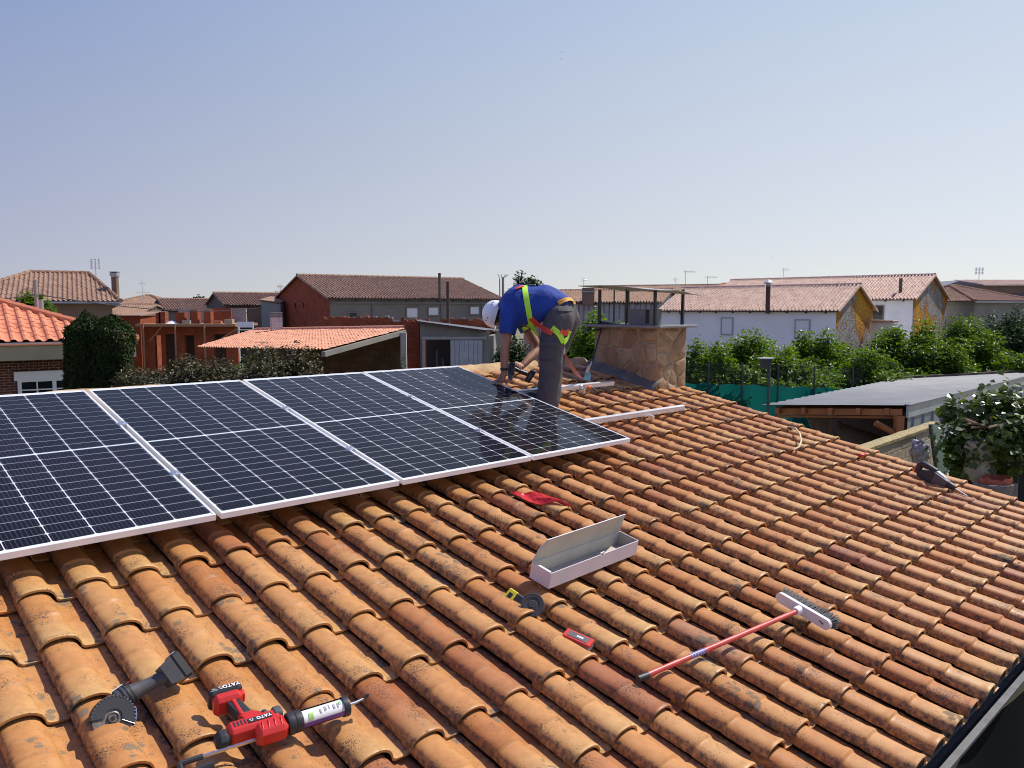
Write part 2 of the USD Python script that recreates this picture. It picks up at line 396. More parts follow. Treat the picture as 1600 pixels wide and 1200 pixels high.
def put_tile(path, V, F, ST, TN):
    n = np.zeros_like(V); fn = np.cross(V[F[:, 1]] - V[F[:, 0]], V[F[:, 2]] - V[F[:, 0]])
    for k in range(3): np.add.at(n, F[:, k], fn)
    n /= np.linalg.norm(n, axis=1, keepdims=True) + 1e-20
    m = UsdGeom.Mesh.Define(stage, path)
    m.CreatePointsAttr(Vt.Vec3fArray.FromNumpy(V.astype(np.float32)))
    m.CreateFaceVertexCountsAttr(Vt.IntArray.FromNumpy(np.full(len(F), 3, np.int32)))
    m.CreateFaceVertexIndicesAttr(Vt.IntArray.FromNumpy(F.astype(np.int32).ravel()))
    m.CreateSubdivisionSchemeAttr('none')
    m.CreateNormalsAttr(Vt.Vec3fArray.FromNumpy(n.astype(np.float32))); m.SetNormalsInterpolation('vertex')
    pv = UsdGeom.PrimvarsAPI(m)
    pv.CreatePrimvar('st', Sdf.ValueTypeNames.TexCoord2fArray, 'vertex').Set(Vt.Vec2fArray.FromNumpy(ST.astype(np.float32)))
    pv.CreatePrimvar('tone', Sdf.ValueTypeNames.Float3Array, 'vertex').Set(Vt.Vec3fArray.FromNumpy(TN.astype(np.float32)))
    UsdShade.MaterialBindingAPI.Apply(m.GetPrim()).Bind(LOOK('tile'))
    return m.GetPrim()

HOUSE_BASE = R(2.0, 2.0, -.4); HOUSE_BASE[2] = 0
house = thing('tiled_house', 'house with ochre clay barrel tile roof carrying solar panels and tools', 'house', HOUSE_BASE)
ROOF_U = (-3.0, 5.80); RIDGE_V = -.28
H0 = TOP - .080                                # plane of the tile bottoms
d = MB()
d.slab(R(np.array([[ROOF_U[0], ROOF_U[1] - .02]] * 2), np.array([[RIDGE_V] * 2, [V0 - .05] * 2]), H0 - .012), .10, RN)
for sgn in (1,):                               # the far slope behind the ridge
    rp = R(0, RIDGE_V, H0)
    Vb = -_D * math.cos(_sl) - np.array([0, 0, 1]) * math.sin(_sl)
    Nb = np.cross(RU, Vb); Nb = Nb if Nb[2] > 0 else -Nb
    g = np.array([[rp + RU * a + Vb * b for a in (ROOF_U[0], ROOF_U[1] - .02)] for b in (0, 4.0)])
    d.slab(g, .08, Nb)
roof = obj('roof', d, 'deck', house)
rng = random.Random(5)
tiles = []
for i in range(-28, 28):
    uc = U0 + PU * i                           # crest
    if uc - .08 < ROOF_U[0] or uc + .08 > ROOF_U[1] + .1: continue
    for j in range(0, 14):
        v0 = V0 - PV * (j + 1)
        q = [rng.random() for _ in range(8)]
        V = _tv.copy()
        V[:, 0] += uc - .068 + (q[0] - .5) * .006; V[:, 1] += v0 + (q[1] - .5) * .016
        V[:, 2] += H0 + (q[2] - .5) * .007 + (V[:, 0] - uc) * (q[3] - .5) * .03
        V[:, 0] += (V[:, 1] - v0) * (q[4] - .5) * .026
        if j == 13:
            keep = V[:, 1] > RIDGE_V
            V[:, 1] = np.maximum(V[:, 1], RIDGE_V)
        W = R(V[:, 0], V[:, 1], V[:, 2])
        p = pxl(W[:160])
        w = p.max(0) - p.min(0)
        cen = p.mean(0)
        inn = -60 < cen[0] < 1660 and cen[1] < 1260
        hid = uc < 3.0 and v0 + PV < 1.85 and v0 > -.2
        tone = np.array([q[5] ** 1.0, q[6] ** 1.6, q[7]])
        tiles.append(((w[0] * w[1] if inn and not hid else 0), W, tone))
order = sorted(range(len(tiles)), key=lambda k: -tiles[k][0])
big, rest = set(order[:300]), order[300:]
b0 = BASE[house]
nf = _tf if (lambda W: np.cross(W[_tf[60, 1]] - W[_tf[60, 0]], W[_tf[60, 2]] - W[_tf[60, 0]]) @ RN)(tiles[0][1]) > 0 else _tf[:, ::-1]
for k in order[:300]:
    put_tile(name_in(roof, 'roof_tile'), tiles[k][1] - b0, nf, _tst, np.tile(tiles[k][2], (len(_tv), 1)))
VV = np.vstack([tiles[k][1] for k in rest]) - b0
FF = np.vstack([nf + i * len(_tv) for i in range(len(rest))])
tag(put_tile(roof + '/far_roof_tiles', VV, FF, np.tile(_tst, (len(rest), 1)), np.vstack([np.tile(tiles[k][2], (len(_tv), 1)) for k in rest])), kind='stuff')
# ridge: a lumpy bed of mortar with cover tiles on it
us = np.linspace(ROOF_U[0], 5.3, 150)
th = np.linspace(-.25, math.pi * 1.05, 13)
G = []
for u in us:
    r = .105 + .03 * (fbm(np.array([[u * 4.0, t * 2, 3.3] for t in th]), 4) - .5) * 2
    G.append(R(u, RIDGE_V + .01 - np.cos(th) * r * -1.25, H0 - .005 + np.sin(th) * r))
obj('ridge_mortar', MB().grid(np.array(G)), 'mortar', house, smooth=True, label='lumpy ochre mortar bed along the ridge')
# house body under the roof
zc = R(0, V0 - .35, H0 - .12)[2]
def foot(u, v): p = R(u, v, 0); return p[:2]
body = MB()
c4 = [foot(ROOF_U[0] + .15, V0 - .45), foot(5.62, V0 - .45), foot(5.62, -4.2), foot(ROOF_U[0] + .15, -4.2)]
for k in range(4):
    a, b = c4[k], c4[(k + 1) % 4]
    za = [zc - .02] * 2
    if k in (1, 3):                            # gable ends rise to the ridge
        m = foot((5.62 if k == 1 else ROOF_U[0] + .15), RIDGE_V)
        zr = R(0, RIDGE_V, H0 - .13)[2]
        body.quad([*a, 0], [*m, 0], [*m, zr], [*a, zc - .02]); body.quad([*m, 0], [*b, 0], [*b, zc - .02], [*m, zr])
    else: body.quad([*a, 0], [*b, 0], [*b, zc - .02], [*a, zc - .02])
obj('wall', body, 'plaster', house)
# eaves gutter: a dark half-round trough with a flat bright front rim
gl = R(np.array([ROOF_U[0], ROOF_U[1]]), V0, 0)
gh, gv = TOP - .13, None
u1, v1 = onroof(1600, 1042, gh); u2, v2 = onroof(1478, 1200, gh)
gv = (v1 + v2) / 2
gut = MB()
hor = _D                                       # outward, level
rim0 = R(ROOF_U[0], gv, gh); rim1 = R(ROOF_U[1] - .02, gv, gh)
prof = [(-.004, -.006), (-.004, 0), (.026, .0), (.026, -.014), (.004, -.014)] + [(-.065 + .065 * math.cos(t), -.012 + .075 * math.sin(t)) for t in np.linspace(0, -math.pi, 9)] + [(-.134, .02)]
gut.grid(np.array([[rim + hor * a + np.array([0, 0, b]) for a, b in prof] for rim in (rim0, rim1)]))
gp = obj('gutter', gut, 'gutter_metal', house, label='dark metal eaves gutter with a flat rim')

# ================================================================ solar panels
M('panel_frame', (.82, .82, .81), .35, metal=.30)
M('backsheet', (.74, .75, .76), .08, coat=.6)
usdkit_cell = usdkit.material(stage, '/World/Looks/cell', {
    'uv': ('uvmap', {'attribute': 'st'}), 's': ('separate_xyz', {}),
    'm': ('math', {'math_type': 'multiply', 'value2': 9.0}), 'f': ('math', {'math_type': 'fraction'}),
    'd': ('math', {'math_type': 'subtract', 'value2': .5}), 'a': ('math', {'math_type': 'absolute'}),
    'r': ('map_range', {'from_min': .05, 'from_max': .03, 'to_min': 0.0, 'to_max': .28}),
    'oi': ('object_info', {}), 'cr': ('rgb_ramp', {'ramp': [(0, (.006, .006, .009)), (1, (.010, .0095, .014))]}),
    'c': ('mix_color', {'b': (.16, .16, .18)}),
    'p': ('principled_bsdf', {'roughness': .05, 'ior': 1.45, 'specular_ior_level': .09})},
    [('uv.UV', 's.vector'), ('s.x', 'm.value1'), ('m.value', 'f.value1'), ('f.value', 'd.value1'), ('d.value', 'a.value1'), ('a.value', 'r.value'),
     ('r.result', 'c.fac'), ('oi.random', 'cr.fac'), ('cr.color', 'c.a'), ('c.result', 'p.base_color')], surface='p.BSDF')
_looks['cell'] = usdkit_cell
PW, PL = 1.038, 2.094
GAPS = [.027, .0286, .0229]
PA = np.stack([RU, RV, RN], 1)
def panel_at(u): return R(u, 0, 0)
_pu = [-(PW + GAPS[0]), 0.0, PW + GAPS[1], 2 * PW + GAPS[1] + GAPS[2]]
plabels = ['leftmost solar panel, cut off by the left edge of the picture', 'second solar panel from the left, in front of the dark hedge',
           'third solar panel from the left, between the second and the one being fixed', 'rightmost solar panel, the worker bends over it and is mirrored in it']
solar = thing('solar_panel', plabels[0], 'solar panel', (0, 0, 0), 'solar panels in a row on the tiled roof')
fr = MB(); T = .011
ring = lambda x0, y0, x1, y1, z0, z1: None
for (x0, x1, y0, y1) in ((0, PW, 0, T), (0, PW, PL - T, PL), (0, T, T, PL - T), (PW - T, PW, T, PL - T)):
    fr.box(((x0 + x1) / 2, (y0 + y1) / 2, -.015), (x1 - x0, y1 - y0, .030))
obj('frame', fr, 'panel_frame', solar)
sheet = MB().box((PW / 2, PL / 2, -.006), (PW - 2 * T - .0004, PL - 2 * T - .0004, .005))
obj('backsheet', sheet, 'backsheet', solar)
cw, ch, gx, gy = .1648, .0811, .0045, .0032
mx = (PW - 2 * T - 6 * cw - 5 * gx) / 2 + T
mid = .016
tot = 24 * ch + 22 * gy + mid
my = (PL - tot) / 2
for r in range(24):
    y0 = my + r * (ch + gy) + (mid - gy if r >= 12 else 0)
    for c in range(6):
        x0 = mx + c * (cw + gx)
        k = .007
        pts = np.array([[x0 + k, y0], [x0 + cw - k, y0], [x0 + cw, y0 + k], [x0 + cw, y0 + ch - k], [x0 + cw - k, y0 + ch], [x0 + k, y0 + ch], [x0, y0 + ch - k], [x0, y0 + k]])
        V = np.c_[pts, np.full(8, -.0028)]
        F = np.array([[0, i, i + 1] for i in range(1, 7)])
        path = name_in(solar, 'cell')
        usdkit.mesh(stage, path, (V, F), usdkit_cell, uv=(pts - [x0, y0]) / [cw, ch])
_op = UsdGeom.Xform(stage.GetPrimAtPath(solar)).GetOrderedXformOps()[0]
Mx = np.eye(4); Mx[:3, :3] = PA.T; Mx[3, :3] = panel_at(_pu[0])
# keep the first panel right-handed: u, v, n may be a mirrored frame
_op.Set(Gf.Matrix4d(*Mx.ravel().tolist()))
for i in range(1, 4): copy_of(solar, plabels[i], panel_at(_pu[i]), PA)

# two aluminium rails under the panels, with the clamps between the panels
M('rail_metal', (.78, .78, .79), .38, metal=.75)
M('clamp_metal', (.70, .71, .73), .3, metal=.9)
rail_ends = [(onroof(958, 597, -.05), 'upper aluminium mounting rail, its end pointing at the chimney'), (onroof(1068, 635, -.05), 'lower aluminium mounting rail sticking out right of the panels over the tiles')]
for (ue, ve), lab in rail_ends:
    t = thing('mounting_rail', lab, 'mounting rail', R(ue, ve, -.08), 'rails carrying the solar panels')
    b = MB()
    for h0, h1, w in ((-.038, -.044, .038), (-.044, -.062, .034), (-.062, -.066, .038), (-.066, -.080, .034)):
        b.box(R((-1.1 + ue) / 2, ve, (h0 + h1) / 2), (ue + 1.1, w, h0 - h1), PA)
    obj('rail_body', b, 'rail_metal', t)
    for i in range(3):
        u = _pu[i + 1] - GAPS[i] / 2
        c = MB().box(R(u, ve, .0035), (GAPS[i] + .016, .045, .004), PA, .001).box(R(u, ve, -.018), (GAPS[i] - .006, .04, .036), PA)
        c.lathe([(0, .012), (.006, .012), (.0065, .005), (.0065, 0)], R(u, ve, .004), RN, 8)
        obj('clamp', c, 'clamp_metal', t)
    for u in np.arange(-.9, ue, .84):          # feet hooked under the tiles
        obj('roof_hook', MB().box(R(u, ve + .03, -.098), (.03, .05, .04), PA), 'clamp_metal', t)
# ================================================================ stone chimney (part of the house)
M('stone_ochre', (.34, .235, .135), .9, (.24, .155, .085), scale=14, bump=.006, bscale=40)
M('stone_tan', (.40, .30, .19), .9, (.28, .20, .12), scale=16, bump=.006, bscale=40)
M('stone_rust', (.30, .165, .085), .9, (.20, .12, .07), scale=12, bump=.006, bscale=40)
M('stone_grey', (.36, .31, .25), .9, (.16, .14, .12), scale=18, bump=.006, bscale=40)
M('stone_mortar', (.36, .27, .17), .95, (.28, .20, .125), scale=10, bump=.006, bscale=50)
M('slab_grey', (.16, .16, .165), .75, (.22, .215, .21), scale=6, bump=.002)
M('lid_metal', (.30, .28, .26), .5, (.40, .37, .34), scale=5, metal=.4)
M('post_black', (.018, .017, .017), .5)
M('flashing', (.09, .085, .08), .85, (.16, .14, .12), scale=8, bump=.004)
cu, cv = onroof(1025.5, 609, TOP - .02)                      # nearest corner
CX = 0.545                                                    # width along the ridge
Cp = R(cu, cv, TOP - .02)
ex, ey = RU.copy(), -_D.copy()                                # along the ridge; up the slope (level)
CY = 0.86
ztop = at(1026, 513, Cp[1])[2]
zbot = Cp[2] - .45
def CH(a, b, z): return np.array([Cp[0], Cp[1], 0]) + ex * a + ey * b + np.array([0, 0, 1.0]) * z
CA = np.stack([ex, ey, [0, 0, 1]], 1)
core = MB().box(CH(CX / 2, CY / 2, (zbot + ztop) / 2), (CX - .013, CY - .013, ztop - zbot), CA)
chim = obj('chimney', core, 'stone_mortar', house, label='square chimney of rough ochre stones with a metal lid on posts')
def stone_face(w, z0, z1, place, seed, n):
    "irregular stones: relaxed voronoi cells, shrunk, bulged and set in the mortar"
    from scipy.spatial import Voronoi
    from shapely.geometry import Polygon, box as sbox
    rg = np.random.default_rng(seed)
    h = z1 - z0
    P = rg.random((n, 2)) * [w, h]
    frame = sbox(.004, 0, w - .004, h - .004)
    for it in range(3):
        Q = np.vstack([P, P * [-1, 1], P * [1, -1], [2 * w, 0] - P * [1, -1], [0, 2 * h] - P * [-1, 1]])
        vo = Voronoi(Q)
        cells = [Polygon(vo.vertices[vo.regions[vo.point_region[i]]]) for i in range(n)]
        if it < 2: P = P * .5 + .5 * np.array([c.centroid.coords[0] for c in cells])
    for c in cells:
        c = c.intersection(frame).buffer(-.004).buffer(-.035).buffer(.030)
        if c.is_empty or c.geom_type != 'Polygon' or c.area < .0006: continue
        xy = np.array(c.simplify(.004).exterior.coords[:-1]); ce = xy.mean(0)
        d = .007 + .012 * rg.random()
        rings = [(1.0, -.004), (.97, d * .4), (.82, d * .9), (.45, d * 1.12)]
        V, F = [], []
        m = len(xy)
        for s, o in rings:
            q = ce + (xy - ce) * s
            V += [place(x, z0 + z, o + .022 * (fbm(np.array([[x * 14, z * 14, seed]]), 3)[0] - .5) * (o > 0)) for x, z in q]
        V.append(place(ce[0], z0 + ce[1], d * 1.15))
        for r in range(len(rings) - 1):
            for j in range(m): F += [[r * m + j, r * m + (j + 1) % m, (r + 1) * m + (j + 1) % m], [r * m + j, (r + 1) * m + (j + 1) % m, (r + 1) * m + j]]
        for j in range(m): F.append([(len(rings) - 1) * m + j, (len(rings) - 1) * m + (j + 1) % m, len(rings) * m])
        V = np.array(V); F = np.array(F)
        if np.cross(V[F[-1][1]] - V[F[-1][0]], V[F[-1][2]] - V[F[-1][0]]) @ (place(0, 0, 1) - place(0, 0, 0)) < 0: F = F[:, ::-1]
        obj('stone', (V, F), rg.choice(['stone_ochre', 'stone_tan', 'stone_rust', 'stone_grey'], p=[.42, .28, .15, .15]), chim, smooth=40)
stone_face(CY, zbot + .25, ztop, lambda x, z, o: CH(.012 - o - .004, x, z), 3, 17)
stone_face(CX, zbot + .25, ztop, lambda x, z, o: CH(x, .012 - o - .004, z), 8, 14)
stone_face(CY, zbot + .25, ztop, lambda x, z, o: CH(CX - .012 + o + .004, x, z), 12, 14)
# flashing skirt where the chimney meets the tiles
G = []
for b in np.linspace(-.03, CY + .06, 22):
    zz = Cp[2] + b * math.tan(_sl) - .01
    w = .05 + .025 * fbm(np.array([[b * 9, 1, 2]]), 3)[0]; hh = .06 + .05 * fbm(np.array([[b * 7, 4, 2]]), 3)[0]
    G.append([CH(-.03 + x * w - .0, b, zz + y * hh) for x, y in ((-1.2, -.9), (-.9, .1), (-.3, .7), (.25, 1.05), (.75, 1.2))])
fl = MB().grid(np.array(G))
obj('flashing', fl, 'flashing', chim, smooth=True)
sl = MB()
sl.box(CH(CX / 2, CY / 2, ztop + .016), (CX + .15, CY + .17, .028), CA, .006)
obj('capping_slab', sl, 'slab_grey', chim)
pst = [(-.0, .05), (CX, .05), (-.0, CY - .06), (CX, CY - .06), (CX * .5, CY - .06), (.0, CY * .5)]
lid_z = [at(928, 446, 8.95)[2], at(1075, 457, 8.6)[2]]
zl = ztop + .40
for k, (a, b) in enumerate(pst):
    obj('post', MB().box(CH(a + (.02 if a < .2 else -.02 if a > .3 else 0), b, ztop + .03 + .19), (.026 if k < 4 else .012, .026 if k < 4 else .012, .385), CA), 'post_black', chim)
g = np.array([[CH(a, b, zl + .004 + .05 * (b / CY) - .03 * (a / CX) + .012 * math.sin(a * 9 + b * 5)) for b in np.linspace(-.1, CY + .14, 8)] for a in np.linspace(-.12, CX + .10, 6)])
obj('lid', MB().slab(g, .006, np.array([0, 0, 1.0])), 'lid_metal', chim, smooth=40)
fb = MB().box(CH(.30, .38, ztop + .03 + .085), (.30, .22, .17), CA, .004)
obj('flue_block', fb, 'slab_grey', chim)
ff = MB().box(CH(.16, .30, ztop + .032 + .085), (.012, .15, .15), CA)
obj('flue_opening', ff, 'post_black', chim)
sh = MB().hull([CH(a, b, z) for a, b, z in ((.02, .62, ztop + .031), (.02, .84, ztop + .031), (.2, .84, ztop + .031), (.2, .62, ztop + .031), (.02, .82, ztop + .075), (.2, .82, ztop + .07), (.05, .66, ztop + .05))])
obj('loose_cover', sh, 'post_black', chim)
# ================================================================ the worker
M('skin', (.36, .17, .105), .55, (.27, .12, .075), scale=9, bump=.002)
M('blue_cotton', (.008, .046, .29), .85, (.006, .032, .20), scale=5, bump=.014, bscale=12)
M('grey_twill', (.075, .068, .072), .85, (.055, .050, .056), scale=6, bump=.014, bscale=12)
M('helmet_shell', (.80, .80, .82), .25, coat=.4)
M('black_rubber', (.015, .015, .016), .5)
M('hivis', (.42, .78, .04), .7)
M('strap_red', (.60, .05, .03), .7)
M('band_yellow', (.72, .50, .08), .8, (.60, .16, .03), scale=60)
M('hair', (.03, .022, .016), .8)
M('dark_metal', (.10, .10, .105), .45, metal=.6)
def blob(chain, step=.022, smooth=12):
    "one continuous body: hulls of spheres along bones, joined, refined and relaxed"
    acc = None
    for a, ra, b, rb in chain:
        h = manifold3d.Manifold.batch_hull([manifold3d.Manifold.sphere(r, 14).translate([float(x) for x in p]) for p, r in ((a, ra), (b, rb))])
        acc = h if acc is None else acc + h
    acc = acc.refine_to_length(step)
    q = acc.to_mesh()
    m = trimesh.Trimesh(q.vert_properties[:, :3], q.tri_verts)
    m.merge_vertices()
    trimesh.smoothing.filter_taubin(m, lamb=.5, nu=-.52, iterations=smooth)
    return m
def wr(m, amp, f, seed=0, dirn=None):
    "folds: push along the normals by noise"
    p = np.array(m.vertices); n = m.vertex_normals
    q = p * f if dirn is None else (p - (p @ dirn)[:, None] * dirn * .6) * f
    m.vertices = p + n * ((fbm(q, 3, seed) - .5) * 2 * amp)[:, None]
    return m
def first_hit(px, py, meshes):
    d = unit(ray(px, py)); best = None
    for m in meshes:
        T = np.array(m.triangles); e1, e2 = T[:, 1] - T[:, 0], T[:, 2] - T[:, 0]
        p = np.cross(d, e2); det = (e1 * p).sum(1); s = EYE - T[:, 0]
        with np.errstate(all='ignore'):
            u = (s * p).sum(1) / det; q = np.cross(s, e1); v = (q @ d) / det; t = (e2 * q).sum(1) / det
        ok = (np.abs(det) > 1e-12) & (u >= -1e-4) & (v >= -1e-4) & (u + v <= 1.0001) & (t > 0)
        if ok.any():
            k = np.where(ok, t, 1e9).argmin()
            if best is None or t[k] < best[0]: best = (t[k], unit(np.cross(e1[k], e2[k])))
    if best is None: return None
    n = best[1]
    return EYE + d * best[0], (n if n @ d < 0 else -n)
J = {'pel': at(874, 487, 7.02), 'lhip': at(870, 497, 6.91), 'rhip': at(880, 497, 7.12), 'lkn': at(861, 560, 6.88), 'rkn': at(866, 556, 7.10), 'lan': at(857, 626, 6.90), 'ran': at(861, 612, 7.12),
     'loin': at(852, 474, 7.03), 'belly': at(836, 481, 7.06), 'chest': at(812, 476, 7.16), 'neck': at(792, 478, 7.24), 'head': at(775, 491, 7.30),
     'lsh': at(797, 487, 7.00), 'lel': at(789, 543, 6.96), 'lwr': at(787.5, 583, 6.95), 'rsh': at(808, 487, 7.40), 'rel': at(842, 545, 7.36), 'rwr': at(815, 573, 7.16)}
side = unit(J['lsh'] - J['rsh'])
# ---- the body itself, hands with five fingers each
def finger(root, d, bend, lens, r, nrm):
    pts, p, v = [root], root, unit(d)
    for i, L in enumerate(lens):
        p = p + v * L; pts.append(p)
        v = unit(v * math.cos(bend) - nrm * math.sin(bend))
    return [(pts[i], r * (1 - .08 * i), pts[i + 1], r * (1 - .08 * (i + 1))) for i in range(len(pts) - 1)]
chain = []
def bone(a, ra, b, rb): chain.append((J[a] if isinstance(a, str) else a, ra, J[b] if isinstance(b, str) else b, rb))
bone('pel', .13, 'loin', .125); bone('loin', .125, 'belly', .15); bone('belly', .15, 'chest', .15); bone('chest', .14, 'neck', .06)
bone('neck', .06, J['head'] + (J['neck'] - J['head']) * .35, .06)
bone('chest', .10, 'lsh', .055); bone('chest', .10, 'rsh', .055)
bone('lsh', .055, 'lel', .044); bone('lel', .044, 'lwr', .030); bone('rsh', .055, 'rel', .044); bone('rel', .044, 'rwr', .030)
mid_l = J['lel'] * .62 + J['lwr'] * .38; bone('lel', .042, mid_l, .043); bone(mid_l, .043, 'lwr', .030)
mid_r = J['rel'] * .62 + J['rwr'] * .38; bone('rel', .042, mid_r, .043); bone(mid_r, .043, 'rwr', .030)
for s in 'lr': bone('pel', .11, s + 'hip', .09); bone(s + 'hip', .09, s + 'kn', .06); bone(s + 'kn', .058, s + 'an', .042)
# left hand on the panel's edge: palm over the frame, fingers spread forward and down onto the glass
ptouch = Rp(766, 602, .008)
lp = at(782, 595, 6.95)
hd = unit(ptouch - lp); hn = unit(RN - hd * (RN @ hd)); hs = np.cross(hd, hn)
hand = [(J['lwr'], .028, lp - hs * .018, .019), (J['lwr'], .028, lp + hs * .020, .019), (lp - hs * .018, .019, lp + hs * .020, .018)]
for k, L in enumerate((.068, .078, .074, .058)):
    o = (k - 1.5) * .021
    hand += finger(lp + hs * o + hd * .012, hd + hs * o * 3.5, .16, (L * .45, L * .32, L * .28), .0088 - .0006 * k, hn)
hand += finger(lp - hs * .026 - hd * .02, hd * .6 - hs * .8, .25, (.034, .03), .0105, hn)
# right hand closed round the drill's grip
gripA, gripB = at(805, 572, 7.12), at(826, 586, 7.10)
gd = unit(gripB - gripA); rp = gripA + gd * .035 + np.array([0, 0, .030])
wd = unit(rp - J['rwr']); gn = unit(np.cross(gd, (0, 0, 1))); gn = gn if gn[1] < 0 else -gn
hand_r = [(J['rwr'], .028, rp - gd * .028, .019), (J['rwr'], .028, rp + gd * .028, .018), (rp - gd * .028, .019, rp + gd * .028, .018)]
for k in range(4):
    o = rp + gd * (k - 1.5) * .019 + gn * .010
    c = o - np.array([0, 0, .028])
    a = [o + gn * .010, o + gn * .022 - np.array([0, 0, .018]), o + gn * .014 - np.array([0, 0, .044]), o - gn * .012 - np.array([0, 0, .052])]
    hand_r += [(a[i], .0095 - .0005 * i, a[i + 1], .009 - .0005 * i) for i in range(3)]
hand_r += [(rp - gd * .026, .012, rp - gd * .045 - gn * .004 - np.array([0, 0, .02]), .010), (rp - gd * .045 - gn * .004 - np.array([0, 0, .02]), .010, rp - gd * .040 + gn * .02 - np.array([0, 0, .042]), .009)]
# head: crown to the left, face down
crown = unit(np.array([-.95, .05, .28])); face = unit(np.array([-.20, .15, -.97])); face = unit(face - crown * (face @ crown)); ear = np.cross(crown, face); ear = ear if ear @ side > 0 else -ear
H = J['head']
headb = [(H + crown * .03, .082, H - face * -.01 + crown * -.0, .078), (H + crown * .03 - face * .02, .085, H + face * .012 - crown * .055, .058),
         (H + face * .035 - crown * .075, .038, H + face * .055 - crown * .085, .028), (H - crown * .05 - face * .03, .06, J['neck'], .055),
         (H + face * .082 + crown * .005, .010, H + face * .100 - crown * .025, .014)]
for s in (-1, 1): headb += [(H + ear * s * .080 - crown * .005 - face * .005, .016, H + ear * s * .082 - crown * .035 - face * .002, .011), (H + face * .074 + ear * s * .015 + crown * .018, .012, H + face * .070 + ear * s * .042 + crown * .016, .010), (H + face * .066 + ear * s * .045 - crown * .02, .020, H + face * .055 + ear * s * .05 - crown * .045, .018)]
headb += [(H + face * .083 - ear * .018 - crown * .052, .007, H + face * .083 + ear * .018 - crown * .052, .007)]
body_m = blob(chain + headb, .018, 6)
hm = blob(hand + hand_r, .004, 3)
body_all = MB().add(body_m).add(hm)
fl_ = R(*onroof(858, 640, TOP), TOP)
worker = thing('worker', 'worker in blue T-shirt, white helmet and green harness bent over the last panel', 'person', fl_)
obj('body', body_all, 'skin', worker, smooth=True)
eyes = MB()
for s in (-1, 1): eyes.add(trimesh.creation.icosphere(1, .011).apply_translation(H + face * .076 + ear * s * .031 + crown * .004))
obj('eyes', eyes, 'helmet_shell', worker, smooth=True)
# ---- shirt
def sh_bones():
    c = [(J['loin'], .165, J['pel'], .168), (J['loin'], .170, J['belly'], .192), (J['belly'], .192, J['chest'], .185), (J['chest'], .180, J['neck'] * .8 + J['chest'] * .2, .115), (J['neck'] * .8 + J['chest'] * .2, .112, J['neck'], .078)]
    for s in (-1, 1):
        c += [(J['loin'] + side * s * .045, .15, J['belly'] + side * s * .06, .165), (J['belly'] + side * s * .06, .165, J['chest'] + side * s * .08, .16), (J['chest'] + side * s * .07, .15, J[('l' if s > 0 else 'r') + 'sh'], .088)]
    for s in 'lr':
        c.append((J[s + 'sh'], .088, J[s + 'sh'] * .40 + J[s + 'el'] * .60, .080))
    return c
shirt = wr(blob(sh_bones(), .018, 12), .016, 9.0, 4, unit(np.array([.5, .3, -.8])))
# open the sleeves, the neck and the hem
def trim(m, o, n): return m.slice_plane(o, n)
v, f = cut(shirt.vertices, shirt.faces, [])
shirt = trimesh.Trimesh(v, f, process=False)
for s in 'lr':
    ax = unit(J[s + 'el'] - J[s + 'sh']); o = J[s + 'sh'] * .38 + J[s + 'el'] * .62
    c = shirt.triangles_center
    near = (np.linalg.norm(np.cross(c - o, ax), axis=1) < .14) & ((c - o) @ ax > .0)
    shirt.update_faces(~near)
c = shirt.triangles_center
shirt.update_faces((c - at(870, 486, 7.02)) @ unit(np.array([.56, .0, -.83])) < 0.0)
shirt.remove_unreferenced_vertices()
obj('shirt', MB().add(shirt), 'blue_cotton', worker, smooth=True)
# ---- trousers
tr = [(J['loin'] * .25 + J['pel'] * .75, .135, J['pel'], .158)]
for s in 'lr':
    tr += [(J['pel'], .150, J[s + 'hip'] + [.02, 0, -.01], .138), (J[s + 'hip'] + [.02, 0, -.01], .138, J[s + 'hip'] * .5 + J[s + 'kn'] * .5, .120), (J[s + 'hip'] * .5 + J[s + 'kn'] * .5, .120, J[s + 'kn'], .106), (J[s + 'kn'], .106, J[s + 'an'] * .8 + J[s + 'kn'] * .2, .100), (J[s + 'an'] * .8 + J[s + 'kn'] * .2, .100, J[s + 'an'] + [-.01, 0, -.03], .104)]
trousers = wr(blob(tr, .016, 12), .020, 9.0, 9, np.array([0, 0, 1.0]))
obj('trousers', MB().add(trousers), 'grey_twill', worker, smooth=True)
# ---- boots on the tiles
toe = unit(np.array([-.80, .55, .14]))
for s in 'lr':
    a = J[s + 'an']; g_u, g_v = ((a - RO) @ RU), ((a - RO) @ RV)
    heel = R(g_u, g_v, TOP + .038) - toe * .03; tip = heel + toe * .22
    tip = R((tip - RO) @ RU, (tip - RO) @ RV, TOP + .032)
    b = blob([(a, .058, heel, .042), (heel, .042, tip, .036), (a + toe * .03, .05, heel + toe * .12, .04)], .015, 6)
    obj('boot', MB().add(b), 'black_rubber', worker, smooth=True)
# ---- helmet with vents, liner and chin strap
hs_ = MB(); n = 28
prof = [(math.sin(t), math.cos(t)) for t in np.linspace(0, math.pi * .5, 10)] + [(1.0, -.18), (1.02, -.22), (.97, -.21), (.95, .0)]
V = []
for r, h in prof:
    for k in range(n):
        a = k / n * 2 * math.pi
        V.append(H + crown * (.012 + .118 * h) + face * math.cos(a) * .130 * r + ear * math.sin(a) * .108 * r)
F = [[i * n + k, i * n + (k + 1) % n, (i + 1) * n + (k + 1) % n, (i + 1) * n + k] for i in range(len(prof) - 1) for k in range(n)]
hs_.raw(V, F)
pk = []
for k in np.linspace(-.9, .9, 13):
    e = H + crown * -.014 + face * math.cos(k) * .131 + ear * math.sin(k) * .109
    pk.append([e + crown * .004, e + face * (.030 * math.cos(k * 1.6)) - crown * .012])
hs_.slab(np.array(pk), .004, crown)
hel = obj('helmet', hs_, 'helmet_shell', worker, smooth=50)
